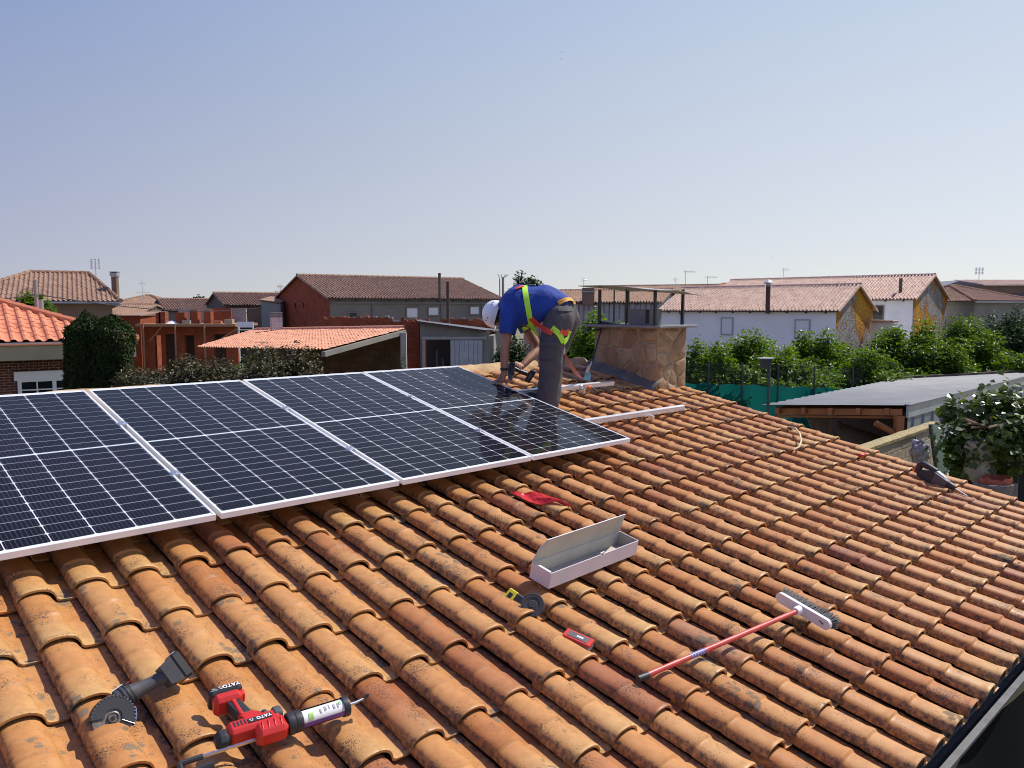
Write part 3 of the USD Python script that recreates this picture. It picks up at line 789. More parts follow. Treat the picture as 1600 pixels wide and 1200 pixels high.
lin = MB()
V = []
for r, h in ((.93, .05), (.95, -.30), (.80, -.55)):
    for k in range(n):
        a = k / n * 2 * math.pi
        V.append(H + crown * (.012 + .118 * h) + face * (math.cos(a) * .118 * r - .012) + ear * math.sin(a) * .100 * r)
lin.raw(V, [[i * n + k, i * n + (k + 1) % n, (i + 1) * n + (k + 1) % n, (i + 1) * n + k] for i in range(2) for k in range(n)])
obj('headband', lin, 'black_rubber', hel, smooth=True)
for ph, hh in ((.35, .42), (.62, .46), (-.85, .40), (-1.1, .34), (2.2, .5)):
    for s in (1,):
        q = math.sqrt(1 - hh * hh)
        o = H + crown * (.012 + .118 * hh) + face * math.sin(ph) * .130 * q * 1.0 + ear * math.cos(ph) * .108 * q
        nn = unit(crown * hh / .118 + face * math.sin(ph) * q / .130 + ear * math.cos(ph) * q / .108)
        obj('vent', MB().lathe([(0, .0035), (.006, .003), (.007, 0)], o - nn * .001, nn, 10), 'black_rubber', hel)
cs = [H + ear * .094 - crown * .02 + face * .03, H + ear * .085 - crown * .06 + face * .045, H - crown * .105 + face * .055 + ear * .03, H - crown * .105 + face * .05 - ear * .03, H - ear * .085 - crown * .06 + face * .045, H - ear * .094 - crown * .02 + face * .03]
obj('chin_strap', MB().tube(cs, .006, 6), 'black_rubber', hel, smooth=True)
# ---- harness webbing: laid on the clothes as seen in the photograph, with its own thickness
CL = [shirt, trousers]
def ribbon(pts, w, lift=.008, meshes=CL, sub=5):
    P = []
    q = np.array(pts, float)
    for i in range(len(q) - 1):
        for t in np.arange(sub) / sub: P.append(q[i] * (1 - t) + q[i + 1] * t)
    P.append(q[-1])
    L = []
    for x, y in P:
        h = first_hit(x, y, meshes)
        if h is not None: L.append((h[0] + h[1] * lift, h[1]))
        elif L:
            d = ray(x, y); Y = L[-1][0][1]
            L.append((EYE + d * (Y / d[1]), L[-1][1]))
    C = np.array([a for a, _ in L]); N = np.array([b for _, b in L])
    for _ in range(2):
        N[1:-1] = (N[:-2] + N[1:-1] + N[2:]) / 3; C[1:-1] = (C[:-2] + 2 * C[1:-1] + C[2:]) / 4
    T = np.gradient(C, axis=0); S = np.cross(T, N); S /= np.linalg.norm(S, axis=1, keepdims=True) + 1e-9
    G = np.stack([C + S * w / 2, C, C - S * w / 2], 1)
    N /= np.linalg.norm(N, axis=1, keepdims=True)
    mb = MB(); mb.grid(G); mb.grid((G - N[:, None] * .004)[:, ::-1])
    mb.grid(np.stack([G[:, 0], G[:, 0] - N * .004], 1)[:, ::-1]); mb.grid(np.stack([G[:, 2], G[:, 2] - N * .004], 1))
    return mb
hv = [[(819.5, 447), (822, 463), (826, 485), (829.5, 505), (836, 520), (840, 524)], [(832, 503), (826, 509), (817, 515)], [(863, 512), (873, 521), (880, 535)], [(880, 535), (886, 529), (890, 517)]]
for p in hv: obj('harness_strap', ribbon(p, .048 if p is not hv[1] else .04), 'hivis', worker, smooth=40)
obj('harness_strap', ribbon([(830, 497), (840, 507), (853, 516), (864, 520)], .050), 'strap_red', worker, smooth=40, label='red thigh strap of the harness')
obj('harness_strap', ribbon([(875, 517), (882, 521), (889, 518)], .045), 'strap_red', worker, smooth=40, label='red strap behind the thigh')
obj('harness_strap', ribbon([(806, 452), (812, 450), (818, 448)], .03, .012), 'strap_red', worker, smooth=40, label='red strap over the shoulder blade')
dr = first_hit(829, 447, CL)
dp = (dr[0] if dr else at(829, 447, 7.1)) + np.array([0, .10, .012])
obj('back_plate', MB().box(dp + [0, -.06, -.004], (.10, .10, .022), None, .008), 'dark_metal', worker)
wb = [(872, 474), (880, 470), (888, 468), (895, 470), (899, 475)]
obj('waistband', ribbon(wb, .038, .012), 'band_yellow', worker, smooth=40, label='yellow and red underwear band above the trousers')
# cargo pocket and hip pocket flaps
def patch(x0, y0, x1, y1, lift, name, shear=0):
    G = []
    for y in np.linspace(y0, y1, 7):
        row = []
        for x in np.linspace(x0, x1, 6):
            h = first_hit(x + shear * (y - y0), y, [trousers])
            row.append(h[0] + h[1] * lift if h else at(x + shear * (y - y0), y, 6.8))
        G.append(row)
    G = np.array(G)
    n = unit(EYE - G.mean((0, 1)))
    mb = MB(); mb.slab(G, lift + .004, n)
    obj(name, mb, 'grey_twill', worker, smooth=50)
patch(846, 536, 868, 561, .016, 'cargo_pocket', -.05)
patch(846, 534, 869, 541, .022, 'pocket_flap', -.05)
patch(872, 481, 893, 487, .008, 'hip_pocket_flap')
obj('wristband', MB().tube([J['lwr'] + (J['lel'] - J['lwr']) * t for t in (.10, .13, .19, .22)], [.031, .037, .037, .031], 14), 'black_rubber', worker, smooth=True)

# ---- the drill in his hand
M('drill_black', (.016, .017, .019), .45)
M('drill_grey', (.10, .10, .105), .5)
M('steel', (.55, .55, .56), .3, metal=1.0)
dtop, dbot = at(800, 567, 7.08), at(797, 596, 7.02)
drill = thing('cordless_drill', 'black cordless drill held nose down by the worker', 'drill', dbot)
dz = unit(dbot - dtop); L = np.linalg.norm(dbot - dtop)
b = MB().lathe([(0, -.005), (.022, 0), (.033, .012), (.034, .07), (.031, .10), (.026, .115), (.026, .118)], dtop, dz, 18)
obj('motor_housing', b, 'drill_black', drill, smooth=40)
obj('chuck', MB().lathe([(.026, .118), (.024, .122), (.022, .150), (.010, .165), (0, .166)], dtop, dz, 14), 'drill_grey', drill, smooth=40)
obj('bit', MB().tube([dtop + dz * .16, dbot + dz * .012], .004, 6), 'steel', drill)
g0 = dtop + dz * .045
gb = MB().tube([g0, g0 * .6 + gripB * .4, gripB - gd * .02], [.021, .019, .022], 12)
obj('grip', gb, 'drill_black', drill, smooth=40)
up = np.cross(gd, gn)
batA = np.stack([gd, gn, up], 1)
obj('battery', MB().box(gripB + gd * .018, (.052, .075, .115), batA, .008), 'drill_black', drill)
obj('battery_label', MB().box(gripB + gd * .018 + gn * .0385, (.018, .002, .05), batA), 'drill_grey', drill)

# ---- lanyard, rope and hooks
M('web_mauve', (.36, .17, .22), .75)
M('rope_black', (.014, .014, .014), .7)
M('rope_red', (.62, .12, .10), .7)
M('anodised_blue', (.16, .36, .46), .3, metal=.8)
M('orange_plastic', (.75, .17, .03), .5)
k0, k1 = at(880, 549, 6.98), Rp(911, 593.5, -.02)
ln = thing('safety_lanyard', 'mauve webbing lanyard running from the harness down to the clip on the rail', 'lanyard', k1)
G = []
for t in np.linspace(0, 1, 9):
    p = k0 * (1 - t) + k1 * t + np.array([0, 0, -.03 * math.sin(t * math.pi)])
    w = .006 + .042 * math.sin(t * math.pi) ** .8
    G.append([p - np.array([w / 2, 0, 0]), p + np.array([w / 2, 0, 0])])
obj('webbing', MB().slab(np.array(G), .004, np.array([0, -1.0, 0])), 'web_mauve', ln)
obj('buckle', MB().box(k0, (.035, .02, .05), None, .004), 'steel', ln)
e0, e1 = at(917, 586, k1[1] + .02), CH(-.045, .72, ztop - .03)
rp_ = thing('anchor_rope', 'black rope from the blue rope grab up to the chimney corner', 'rope', e0)
mid_ = (e0 + e1) / 2 + np.array([0, 0, -.03])
obj('rope_line', MB().tube([e0, e0 * .5 + mid_ * .5, mid_, mid_ * .5 + e1 * .5 + [0, 0, .01], e1], .009, 8), 'rope_black', rp_, smooth=True)
obj('rope_loop', MB().tube([CH(-.05, .72, ztop - .03), CH(-.045, CY + .03, ztop - .035), CH(CX + .03, CY + .04, ztop - .035)], .009, 8), 'rope_black', rp_, smooth=True)
obj('rope_grab', MB().hull([e0 + np.array(d) for d in ((-.035, 0, -.05), (.035, 0, -.055), (.04, 0, .0), (-.01, 0, .03), (.02, 0, .045), (-.03, .03, -.045), (.035, .03, -.05), (.02, .03, .04))]), 'anodised_blue', rp_)
obj('shackle', MB().tube([e0 + [-.0, 0, .03], e0 + [.012, 0, .07], e0 + [.032, 0, .10]], [.014, .012, .010], 8), 'steel', rp_, smooth=True)
c0, c1 = Rp(856, 611, -.085), Rp(905, 603, -.062)
rr = thing('red_strap', 'thin red strap stretched along the upper rail to a hook', 'strap', c1)
obj('strap_band', MB().bar(c0, c1, .004, .022, RN), 'rope_red', rr)
ho = MB(); cen = Rp(909, 605.5, -.05)
ho.tube([cen + RU * (.035 * math.cos(t)) + RN * (.022 * math.sin(t)) for t in np.linspace(0, 2 * math.pi, 14)], .006, 6, False).box(cen + RU * .01 - RN * .012, (.05, .02, .02), PA, .004)
obj('hook', ho, 'steel', rr, smooth=40)
obj('tensioner', MB().box(Rp(920, 604.5, -.07), (.055, .04, .03), PA, .006), 'orange_plastic', rr)
obj('tail', MB().bar(Rp(925, 606, -.08), Rp(933, 611, -.10), .022, .010, RN), 'rope_black', rr)
# ================================================================ tools and things lying on the tiles
M('tool_red', (.50, .018, .012), .38, (.44, .02, .014), scale=30)
M('tool_black', (.018, .018, .019), .5)
M('tool_grey', (.055, .053, .055), .55, (.075, .07, .072), scale=25)
M('print_white', (.80, .80, .80), .5)
M('cart_white', (.74, .74, .72), .35)
M('print_green', (.28, .50, .12), .5)
M('print_grey', (.30, .30, .31), .6)
M('print_purple', (.14, .05, .20), .5)
M('disc_metal', (.22, .18, .14), .45, (.12, .10, .085), scale=40, metal=.5)
M('disc_black', (.025, .026, .028), .75, (.04, .04, .042), scale=60)
def frame_from(x, n):
    x = unit(x); z = unit(n - x * (n @ x)); return np.stack([x, np.cross(z, x), z], 1)
def loc(A, o, *p): return np.asarray(o) + A @ np.asarray(p, float)
def text_on(txt, h, A, o, bold=True, depth=.0012):
    m = meshkit.text_mesh(txt, h, depth, bold)
    m.apply_translation([-m.bounds[:, 0].mean(), -h / 2, 0])
    return MB().raw(m.vertices @ A.T + o, m.faces)
# ---- red cordless caulking gun
ga, gb_ = Rp(338, 1158, -.075), Rp(541, 1095, -.055)
GA = frame_from(gb_ - ga, RN); GL = np.linalg.norm(gb_ - ga)
if (GA[:, 1] @ (Rp(350, 1070, -.06) - ga)) < 0: GA = np.stack([GA[:, 0], -GA[:, 1], GA[:, 2]], 1)
gun = thing('caulking_gun', 'red and black cordless caulking gun loaded with a white sealant cartridge', 'caulking gun', loc(GA, ga, GL * .4, 0, -.04))
G = lambda *p: loc(GA, ga, *p)
_ico = np.array(trimesh.creation.icosphere(1, 1.0).vertices)
def ghull(name, pts, mat, parent=gun, label=None, smooth=True, r=.005):
    P = np.array(pts, float); c = P.mean(0); s = P - c
    P = c + s * (1 - r / (np.abs(s).max(0) + 1e-9)).clip(.3, 1)
    P = (P[:, None] + _ico[None] * r).reshape(-1, 3)
    return obj(name, MB().hull(P @ GA.T + ga), mat, parent, smooth=smooth, label=label)
def rbox(x0, x1, y0, y1, z0, z1, b=.008):
    return [(x, y, z) for x0_, x1_, y0_, y1_, z0_, z1_ in ((x0, x1, y0 + b, y1 - b, z0 + b, z1 - b), (x0 + b, x1 - b, y0, y1, z0 + b, z1 - b), (x0 + b, x1 - b, y0 + b, y1 - b, z0, z1)) for x in (x0_, x1_) for y in (y0_, y1_) for z in (z0_, z1_)]
housing = ghull('housing', rbox(.035, .205, -.020, .040, -.028, .030, .010) + [(.20, .04, .0), (.205, -.01, .02)], 'tool_red')
ghull('front_housing', rbox(.110, .215, -.062, .012, -.034, .030, .014), 'tool_red')
for k in range(4):
    obj('rib', MB().tube([G(.128 + .020 * k, -.060, .008), G(.131 + .020 * k, -.045, .0295), G(.136 + .020 * k, -.015, .0315)], .003, 6), 'tool_red', gun, smooth=True)
ghull('rear_cap', rbox(-.005, .042, -.030, .028, -.030, .026, .014), 'tool_black')
for k in range(4): obj('vent', MB().box(G(.058 + .011 * k, .012, .0305), (.005, .022, .002), GA), 'tool_black', gun)
ghull('neck', [(.105, .030, z) for z in (-.02, .02)] + [(.175, .030, z) for z in (-.02, .02)] + [(.085, .072, z) for z in (-.017, .018)] + [(.128, .074, z) for z in (-.017, .018)], 'tool_red')
ghull('grip', [(.088, .066, z) for z in (-.018, .020)] + [(.128, .068, z) for z in (-.018, .020)] + [(.066, .150, z) for z in (-.018, .018)] + [(.106, .153, z) for z in (-.018, .018)], 'tool_black')
ghull('grip_stripe', [(.094, .062, .0205), (.102, .062, .0215), (.090, .150, .0185), (.082, .150, .0175), (.094, .062, .018), (.102, .062, .018), (.090, .150, .016), (.082, .150, .016)], 'tool_red')
ghull('trigger', [(.130, .066, z) for z in (-.008, .008)] + [(.146, .060, z) for z in (-.008, .008)] + [(.124, .095, z) for z in (-.008, .008)], 'tool_black')
ghull('dial', [(.162 + .010 * math.cos(t), .046 + .010 * math.sin(t), z) for t in np.linspace(0, 5.5, 9) for z in (.0, .022)], 'tool_black')
ghull('foot', rbox(.030, .124, .140, .186, -.038, .034, .012), 'tool_red')
bat = ghull('battery', rbox(.022, .132, .180, .218, -.040, .036, .010), 'tool_black')
ghull('battery_latch', rbox(.118, .136, .160, .190, -.02, .02, .004), 'tool_red')
ghull('collar_guard', rbox(.180, .214, .004, .045, -.012, .034, .006), 'tool_grey')
TX = np.stack([-GA[:, 0], -GA[:, 1], GA[:, 2]], 1)
obj('name_plate', MB().box(G(.137, .008, .0312), (.075, .019, .003), GA), 'tool_black', gun)
obj('lettering', text_on('YATO', .0125, TX, G(.150, .008, .0328)), 'print_white', gun)
def swirl(A, o, r):
    mb = MB()
    for k in range(3):
        a = [o + A[:, 0] * (r * (.35 + .65 * t) * math.cos(2.1 * k + 1.9 * t)) + A[:, 1] * (r * (.35 + .65 * t) * math.sin(2.1 * k + 1.9 * t)) for t in np.linspace(0, 1, 5)]
        mb.slab(np.array([[p - (p - o) * .22 + A[:, 2] * .001, p + (p - o) * .10 + A[:, 2] * .001] for p in a]), .001, A[:, 2])
    return mb
obj('emblem', swirl(TX, G(.110, .008, .033), .007), 'print_white', gun)
obj('battery_lettering', text_on('YATO', .0145, TX, G(.098, .198, .0368)), 'print_white', gun)
obj('battery_emblem', swirl(TX, G(.064, .198, .037), .008), 'print_white', gun)
for k in range(3): obj('battery_small_print', MB().box(G(.040 + .004 * (k % 2), .191 + .005 * k, .0368), (.022 - .005 * k, .0022, .0012), GA), 'print_grey', gun)
cx0, cx1, cr = .215, GL - .012, .0265
cy, cz = -.022, -.002
obj('collar', MB().lathe([(.0, 0), (.034, 0), (.036, .006), (.036, .020), (.033, .024), (.035, .028), (.034, .046), (.028, .050)], G(cx0, cy, cz), GA[:, 0], 22), 'tool_black', gun, smooth=35)
cart = obj('cartridge', MB().lathe([(cr, .045), (cr, cx1 - cx0), (.0, cx1 - cx0)], G(cx0, cy, cz), GA[:, 0], 26), 'cart_white', gun, smooth=40)
tray = MB()
for t0, t1 in ((-1.95, 1.0),):
    th = np.linspace(t0, t1, 12)
    tray.slab(np.array([[G(x, cy + (cr + .004) * math.cos(t), cz + (cr + .004) * math.sin(t)) for t in th] for x in (cx0 + .04, cx1)]), .003)
obj('cartridge_cradle', tray, 'tool_black', gun, smooth=40)
obj('front_ring', MB().lathe([(.020, -.012), (.033, -.012), (.034, .0), (.033, .008), (.010, .010), (.0, .010)], G(cx1, cy, cz), GA[:, 0], 22), 'tool_black', gun, smooth=35)
obj('nozzle', MB().tube([G(cx1, cy, cz), G(cx1 + .035, cy, cz + .002), G(cx1 + .075, cy + .004, cz + .006)], [.007, .005, .0035], 10), 'steel', gun, smooth=True)
obj('nozzle_tip', MB().tube([G(cx1 + .068, cy + .003, cz + .005), G(cx1 + .080, cy + .008, cz + .010), G(cx1 + .086, cy + .002, cz + .014)], [.006, .007, .004], 8), 'tool_black', gun, smooth=True)
def lab(x0, x1, t0, t1, mat, name):
    th = np.linspace(t0, t1, 8)
    obj(name, MB().slab(np.array([[G(x, cy + (cr + .0008) * math.cos(t), cz + (cr + .0008) * math.sin(t)) for t in th] for x in (x0, x1)]), .0006), mat, cart, smooth=True)
w_ = cx1 - cx0
lab(cx0 + .33 * w_, cx0 + .41 * w_, 1.9, 2.75, 'print_green', 'green_mark')
lab(cx0 + .86 * w_, cx0 + .90 * w_, 1.5, 2.0, 'print_green', 'green_mark')
for i, (x, t, wd_) in enumerate(((.52, 1.75, .05), (.60, 1.65, .06), (.75, 1.7, .05), (.82, 1.7, .04), (.68, 1.55, .02))):
    for k in range(7): lab(cx0 + x * w_ + .0035 * k * wd_ * 20 * .3, cx0 + x * w_ + .0035 * k * wd_ * 20 * .3 + .0012, t, t + .35 + .25 * ((k * 7 + i) % 3) / 2, 'print_grey', 'small_print')
lab(cx0 + .05, cx1 - .003, 2.95, 3.7, 'print_purple', 'purple_band')
# push rod with its hooked handle
rodz = -.004
obj('push_rod', MB().bar(G(-.055, -.042, rodz), G(.115, -.042, rodz), .0075, .0075, GA[:, 2]), 'steel', gun)
for k in range(26): obj('rod_tooth', MB().box(G(-.02 + .005 * k, -.0465, rodz + .003), (.0022, .003, .006), GA), 'steel', gun)
obj('rod_sleeve', MB().tube([G(-.115, -.042, rodz), G(-.05, -.042, rodz)], .0085, 10), 'tool_black', gun, smooth=40)
obj('rod_handle', MB().tube([G(-.055, -.042, rodz), G(-.110, -.042, rodz), G(-.118, -.048, rodz), G(-.118, -.088, rodz), G(-.108, -.092, rodz), G(-.03, -.092, rodz + .004)], [.009, .009, .009, .009, .010, .011], 8), 'tool_black', gun, smooth=40)

# ---- angle grinder with its guard
dc = Rp(177, 1121, -.118)
bt = Rp(277, 1047, -.058)
nn = unit(EYE - dc); nn = unit(nn + RU * -.10)
DA = frame_from(bt - dc, nn)                                   # x: along the body, z: out of the disc
D = lambda *p: loc(DA, dc, *p)
BLn = np.linalg.norm(bt - dc)
gr = thing('angle_grinder', 'dark grey cordless angle grinder resting on its cutting disc at the lower left', 'angle grinder', D(BLn * .3, -.04, -.05))
dsc = MB().lathe([(.009, .0012), (.0625, .0012), (.0625, -.0012), (.009, -.0012)], D(0, 0, 0), DA[:, 2], 40)
disc = obj('cutting_disc', dsc, 'disc_metal', gr, smooth=30)
for k in range(8):
    a = k * math.pi / 4 + .2
    p0, p1 = (D(r * math.cos(a), r * math.sin(a), .0016) for r in (.050, .0626))
    obj('disc_slot', MB().bar(p0, p1, .0018, .001, DA[:, 2]), 'tool_black', disc)
obj('flange', MB().lathe([(0, .010), (.007, .010), (.008, .006), (.013, .006), (.014, .011), (.017, .010), (.019, .002)], D(0, 0, 0), DA[:, 2], 24), 'disc_metal', gr, smooth=30)
obj('spindle', MB().lathe([(.0, .0135), (.005, .013), (.0055, .009)], D(0, 0, 0), DA[:, 2], 12), 'tool_black', gr)
gd_ = MB()
th = np.linspace(-1.0, 2.62, 34)
def gp(r, t, z): return D(r * math.cos(t), r * math.sin(t), z)
gd_.slab(np.array([[gp(.026, t, .007), gp(.066, t, .0075)] for t in th]), .0022, DA[:, 2])
gd_.slab(np.array([[gp(.0665, t, .0085), gp(.0695, t, -.002), gp(.0695, t, -.024)] for t in th]), .002, DA[:, 1])
gd_.slab(np.array([[gp(.028, t, -.024), gp(.0695, t, -.024)] for t in th]), .002, DA[:, 2])
guard = obj('guard', gd_, 'tool_black', gr, smooth=35)
for k in range(19):
    t = -.75 + 3.2 * k / 18
    obj('guard_notch', MB().box(gp(.0645, t, .0088), (.0045, .0030, .0018), np.stack([unit(gp(1, t, 0) - D(0, 0, 0)), unit(np.cross(DA[:, 2], gp(1, t, 0) - D(0, 0, 0))), DA[:, 2]], 1)), 'steel' if k < 7 else 'disc_metal', guard)
obj('guard_rim', MB().tube([gp(.026 + .041 * s, -1.0, .008) for s in (0, .5, 1)] + [gp(.0685, t, .0078) for t in np.linspace(-.95, -.2, 5)], .0016, 6), 'steel', guard, smooth=True)
hp = lambda xs: None
obj('gear_head', MB().hull([D(x, y, z) for x, y, z in ((-.03, .025, -.028), (-.03, .055, -.03), (-.02, .030, -.075), (.03, .070, -.03), (.055, .058, -.028), (.06, .020, -.03), (.055, .025, -.078), (.05, .058, -.07), (.0, .066, -.065), (.0, .0, -.075), (-.02, .06, -.055))]), 'tool_grey', gr, smooth=40)
def sect(x, ry, rz, cy, cz, n=14): return [D(x, cy + ry * math.cos(a) * (abs(math.cos(a)) ** -.15), cz + rz * math.sin(a)) for a in np.arange(n) / n * 2 * math.pi + .001]
secs = [(.050, .024, .026, .040, -.050), (.070, .030, .030, .036, -.050), (.085, .031, .031, .034, -.050), (.090, .027, .028, .032, -.049), (.110, .026, .027, .028, -.046), (.125, .021, .022, .024, -.042), (.165, .019, .021, .016, -.034), (.195, .021, .024, .010, -.028), (.205, .026, .030, .006, -.026)]
secs = [(x * BLn / .235, a * 1.18, b * 1.18, c - .0, d) for x, a, b, c, d in secs]
Vb = np.vstack([sect(*s) for s in secs]); Fb = [[i * 14 + j, i * 14 + (j + 1) % 14, (i + 1) * 14 + (j + 1) % 14, (i + 1) * 14 + j] for i in range(len(secs) - 1) for j in range(14)]
obj('body', MB().raw(Vb, Fb), 'tool_grey', gr, smooth=40)
for x in (.066, .078, .089): obj('body_ring', MB().raw(np.vstack([sect(x * BLn / .235, (.038), (.038), .034, -.050), sect((x + .005) * BLn / .235, (.038), (.038), .034, -.050)]), [[j, (j + 1) % 14, 14 + (j + 1) % 14, 14 + j] for j in range(14)]), 'tool_black', gr, smooth=40)
obj('switch', MB().box(D(.075 * BLn / .235, .068, -.048), (.05, .008, .016), DA, .003), 'tool_black', gr)
obj('brand_strip', MB().box(D(.070 * BLn / .235, .0735, -.045), (.036, .002, .005), DA), 'print_white', gr)
obj('brand_mark', MB().box(D(.105 * BLn / .235, .0665, -.042), (.012, .002, .005), DA), 'tool_red', gr)
bx0 = .205 * BLn / .235
obj('battery_mount', MB().hull([D(bx0 + x, y, z) for x, y, z in ((-.012, -.028, -.05), (-.012, .045, -.05), (-.012, -.028, .012), (-.012, .045, .012), (.030, -.038, -.060), (.030, .052, -.060), (.030, -.038, .020), (.030, .052, .020))]), 'tool_grey', gr, smooth=25)
bb = obj('battery', MB().box(D(bx0 + .046, .007, -.020), (.034, .100, .086), DA, .008), 'tool_black', gr)
obj('rating_label', MB().box(D(bx0 + .050, .0578, -.012), (.014, .002, .028), DA), 'print_white', gr)

# ---- broom
M('broom_red', (.46, .045, .04), .4, (.52, .08, .065), scale=20)
M('broom_grey', (.60, .585, .59), .45)
M('bristle_grey', (.085, .085, .09), .7)
M('sticker_blue', (.10, .09, .30), .4)
b0, b1 = Rp(997, 1061, TOP + .012), Rp(1247, 954, TOP + .065)
bd = unit(b1 - b0); hv_ = unit(RV + bd * -(RV @ bd)); bn = np.cross(bd, hv_); bn = bn if bn @ RN > 0 else -bn
BA = np.stack([bd, hv_, bn], 1)
br = thing('broom', 'broom with red handle and grey bristles lying across the tiles', 'broom', (b0 + b1) / 2 - [0, 0, .03])
obj('handle', MB().tube([b0 + bd * .05, b1], .0115, 14), 'broom_red', br, smooth=40)
obj('end_grip', MB().tube([b0, b0 + bd * .058], .0135, 12), 'tool_black', br, smooth=40)
LB = np.linalg.norm(b1 - b0)
obj('sticker', MB().tube([b0 + bd * LB * .285, b0 + bd * LB * .37], .0119, 14, False), 'sticker_blue', br, smooth=40)
for k in range(5): obj('sticker_print', MB().tube([b0 + bd * LB * (.288 + .016 * k), b0 + bd * LB * (.293 + .016 * k)], .0121, 14, False), 'print_grey', br, smooth=40)
obj('socket', MB().lathe([(.0125, -.022), (.018, -.020), (.021, -.008), (.023, .012), (.020, .014)], b1, bd, 18), 'print_white', br, smooth=40)
hw, hh = .150, .026
prof = [(hw - .026 + .026 * math.cos(t), .026 * math.sin(t)) for t in np.linspace(-math.pi / 2, math.pi / 2, 10)] + [(-hw + .026 + .026 * math.cos(t), .026 * math.sin(t)) for t in np.linspace(math.pi / 2, math.pi * 1.5, 10)]
HA = np.stack([hv_, bn, bd], 1)
ho_ = b1 + bd * .014 + hv_ * .012
if np.linalg.det(HA) < 0: HA = np.stack([hv_, bn, bd], 1)
hb = MB().poly(prof, .020, np.stack([hv_, bn, np.cross(hv_, bn)], 1) if np.cross(hv_, bn) @ bd > 0 else np.stack([-hv_, bn, np.cross(-hv_, bn)], 1), ho_)
head = obj('head', hb, 'broom_grey', br)
for k, (dx, dn, w_m) in enumerate(((.098, .004, .012), (.108, .0, .016), (.112, -.004, .009))): obj('head_mark', MB().box(ho_ + hv_ * dx + bn * dn - bd * .0006, (w_m, .003, .0016), np.stack([hv_, bn, np.cross(hv_, bn)], 1)), 'tool_black', head)
rb = random.Random(3)
tuft = MB()
for i in range(64):
    for j in range(5):
        x = -hw + .012 + (2 * hw - .024) * i / 63; y = (j - 2) * .009
        p = ho_ + bd * .019 + hv_ * x + bn * y
        d = unit(bd + hv_ * (x / hw * .28 + rb.gauss(0, .05)) + bn * ((j - 2) * .06 + rb.gauss(0, .05)))
        q = p + d * (.060 + rb.uniform(-.006, .006))
        tuft.tube([p, (p + q) / 2 + bn * rb.gauss(0, .002), q], [.0018, .0026, .0030], 4, False)
obj('bristles', tuft, 'bristle_grey', br, kind='stuff')

# ---- long white carton with its lid up
M('card_out', (.62, .55, .555), .75, (.58, .515, .52), scale=3)
M('card_in', (.40, .365, .30), .85, (.46, .42, .35), scale=7)
M('card_edge', (.80, .79, .77), .8)
q0, q1 = Rp(857, 920, TOP + .012), Rp(993, 866, TOP + .012)
kx = unit(q1 - q0); kz = unit(RN - kx * (RN @ kx)); ky = np.cross(kz, kx); KA = np.stack([kx, ky, kz], 1)
KL = np.linalg.norm(q1 - q0); KD, KH, KT = .125, .082, .004
K = lambda *p: loc(KA, q0, *p)
cb = thing('carton', 'open long white cardboard carton lying on the tiles with its lid raised', 'box', K(KL / 2, KD / 2, 0))
def pan(name, c, s, inner):
    ax = int(np.argmin(s)); obj(name, MB().box(K(*c), s, KA), 'card_out', cb)
    cc = np.array(c, float); cc[ax] += inner * (s[ax] / 2 + .0006); ss = np.array(s, float); ss[ax] = .0010
    for k in range(3):
        if k != ax: ss[k] -= .003
    obj(name + '_lining', MB().box(K(*cc), ss, KA), 'card_in', cb)
pan('front_side', (KL / 2, 0, KH / 2), (KL, KT, KH), 1)
pan('back_side', (KL / 2, KD, KH / 2), (KL, KT, KH), -1)
pan('end_side', (0, KD / 2, KH / 2), (KT, KD - KT * 1.02, KH), 1)
pan('end_side', (KL, KD / 2, KH / 2), (KT, KD - KT * 1.02, KH), -1)
pan('floor', (KL / 2, KD / 2, .003), (KL - KT * 1.1, KD - KT * 1.1, KT), 1)
la = math.radians(108)
ld_, lnorm = np.array([0, -math.cos(la) * -1, math.sin(la)]), None
ld_ = unit(np.array([0, -.30, .954]))
lw = .126
c0_ = np.array([0, KD + .002, KH])
pts = [c0_ + [.0, 0, 0], c0_ + [KL, 0, 0], c0_ + ld_ * lw + [KL - .035, 0, 0], c0_ + ld_ * lw + [.045, 0, 0], c0_ + ld_ * lw * .70 + [.012, 0, 0]]
ln_ = np.cross(ld_, [1, 0, 0]); ln_ = ln_ if ln_[1] > 0 else -ln_
lid = MB(); P = np.array([K(*p) for p in pts]); Q = np.array([K(*(p + ln_ * .004)) for p in pts]); m = len(P)
out_ = MB().raw(np.vstack([Q]), [[0, i, i + 1] for i in range(1, m - 1)])
lid.hull(np.vstack([P, Q]))
lid_o = obj('lid', lid, 'card_out', cb)
obj('lid_lining', MB().raw(np.array([K(*(p - ln_ * .0012 + (np.mean(pts, 0) - p) * .012)) for p in pts]), [[0, i, i + 1] for i in range(1, m - 1)]), 'card_in', cb)
obj('lid_edge', MB().bar(K(*(pts[3] + ln_ * .002 + ld_ * .0012)), K(*(pts[2] + ln_ * .002 + ld_ * .0012)), .006, .003, KA @ ln_), 'card_edge', cb)
obj('tab', MB().box(K(KL * .545, -.004, KH + .004), (.030, .004, .022), KA), 'card_edge', cb)
obj('tab_hole', MB().lathe([(0, .0005), (.0045, .0005), (.005, 0)], K(KL * .545, -.0062, KH + .002), -KA[:, 1], 10), 'tool_black', cb)
obj('flap', MB().box(K(.004, .045, KH + .001), (.012, .075, .003), KA), 'card_edge', cb)
sc_ = MB()
for i in range(5): sc_.box(K(KL * (.70 + .05 * i), KD * (.25 + .12 * (i % 3)), .010 + .006 * (i % 2)), (.06, .03, .004), KA)
obj('paper_scrap', sc_, 'card_in', cb)

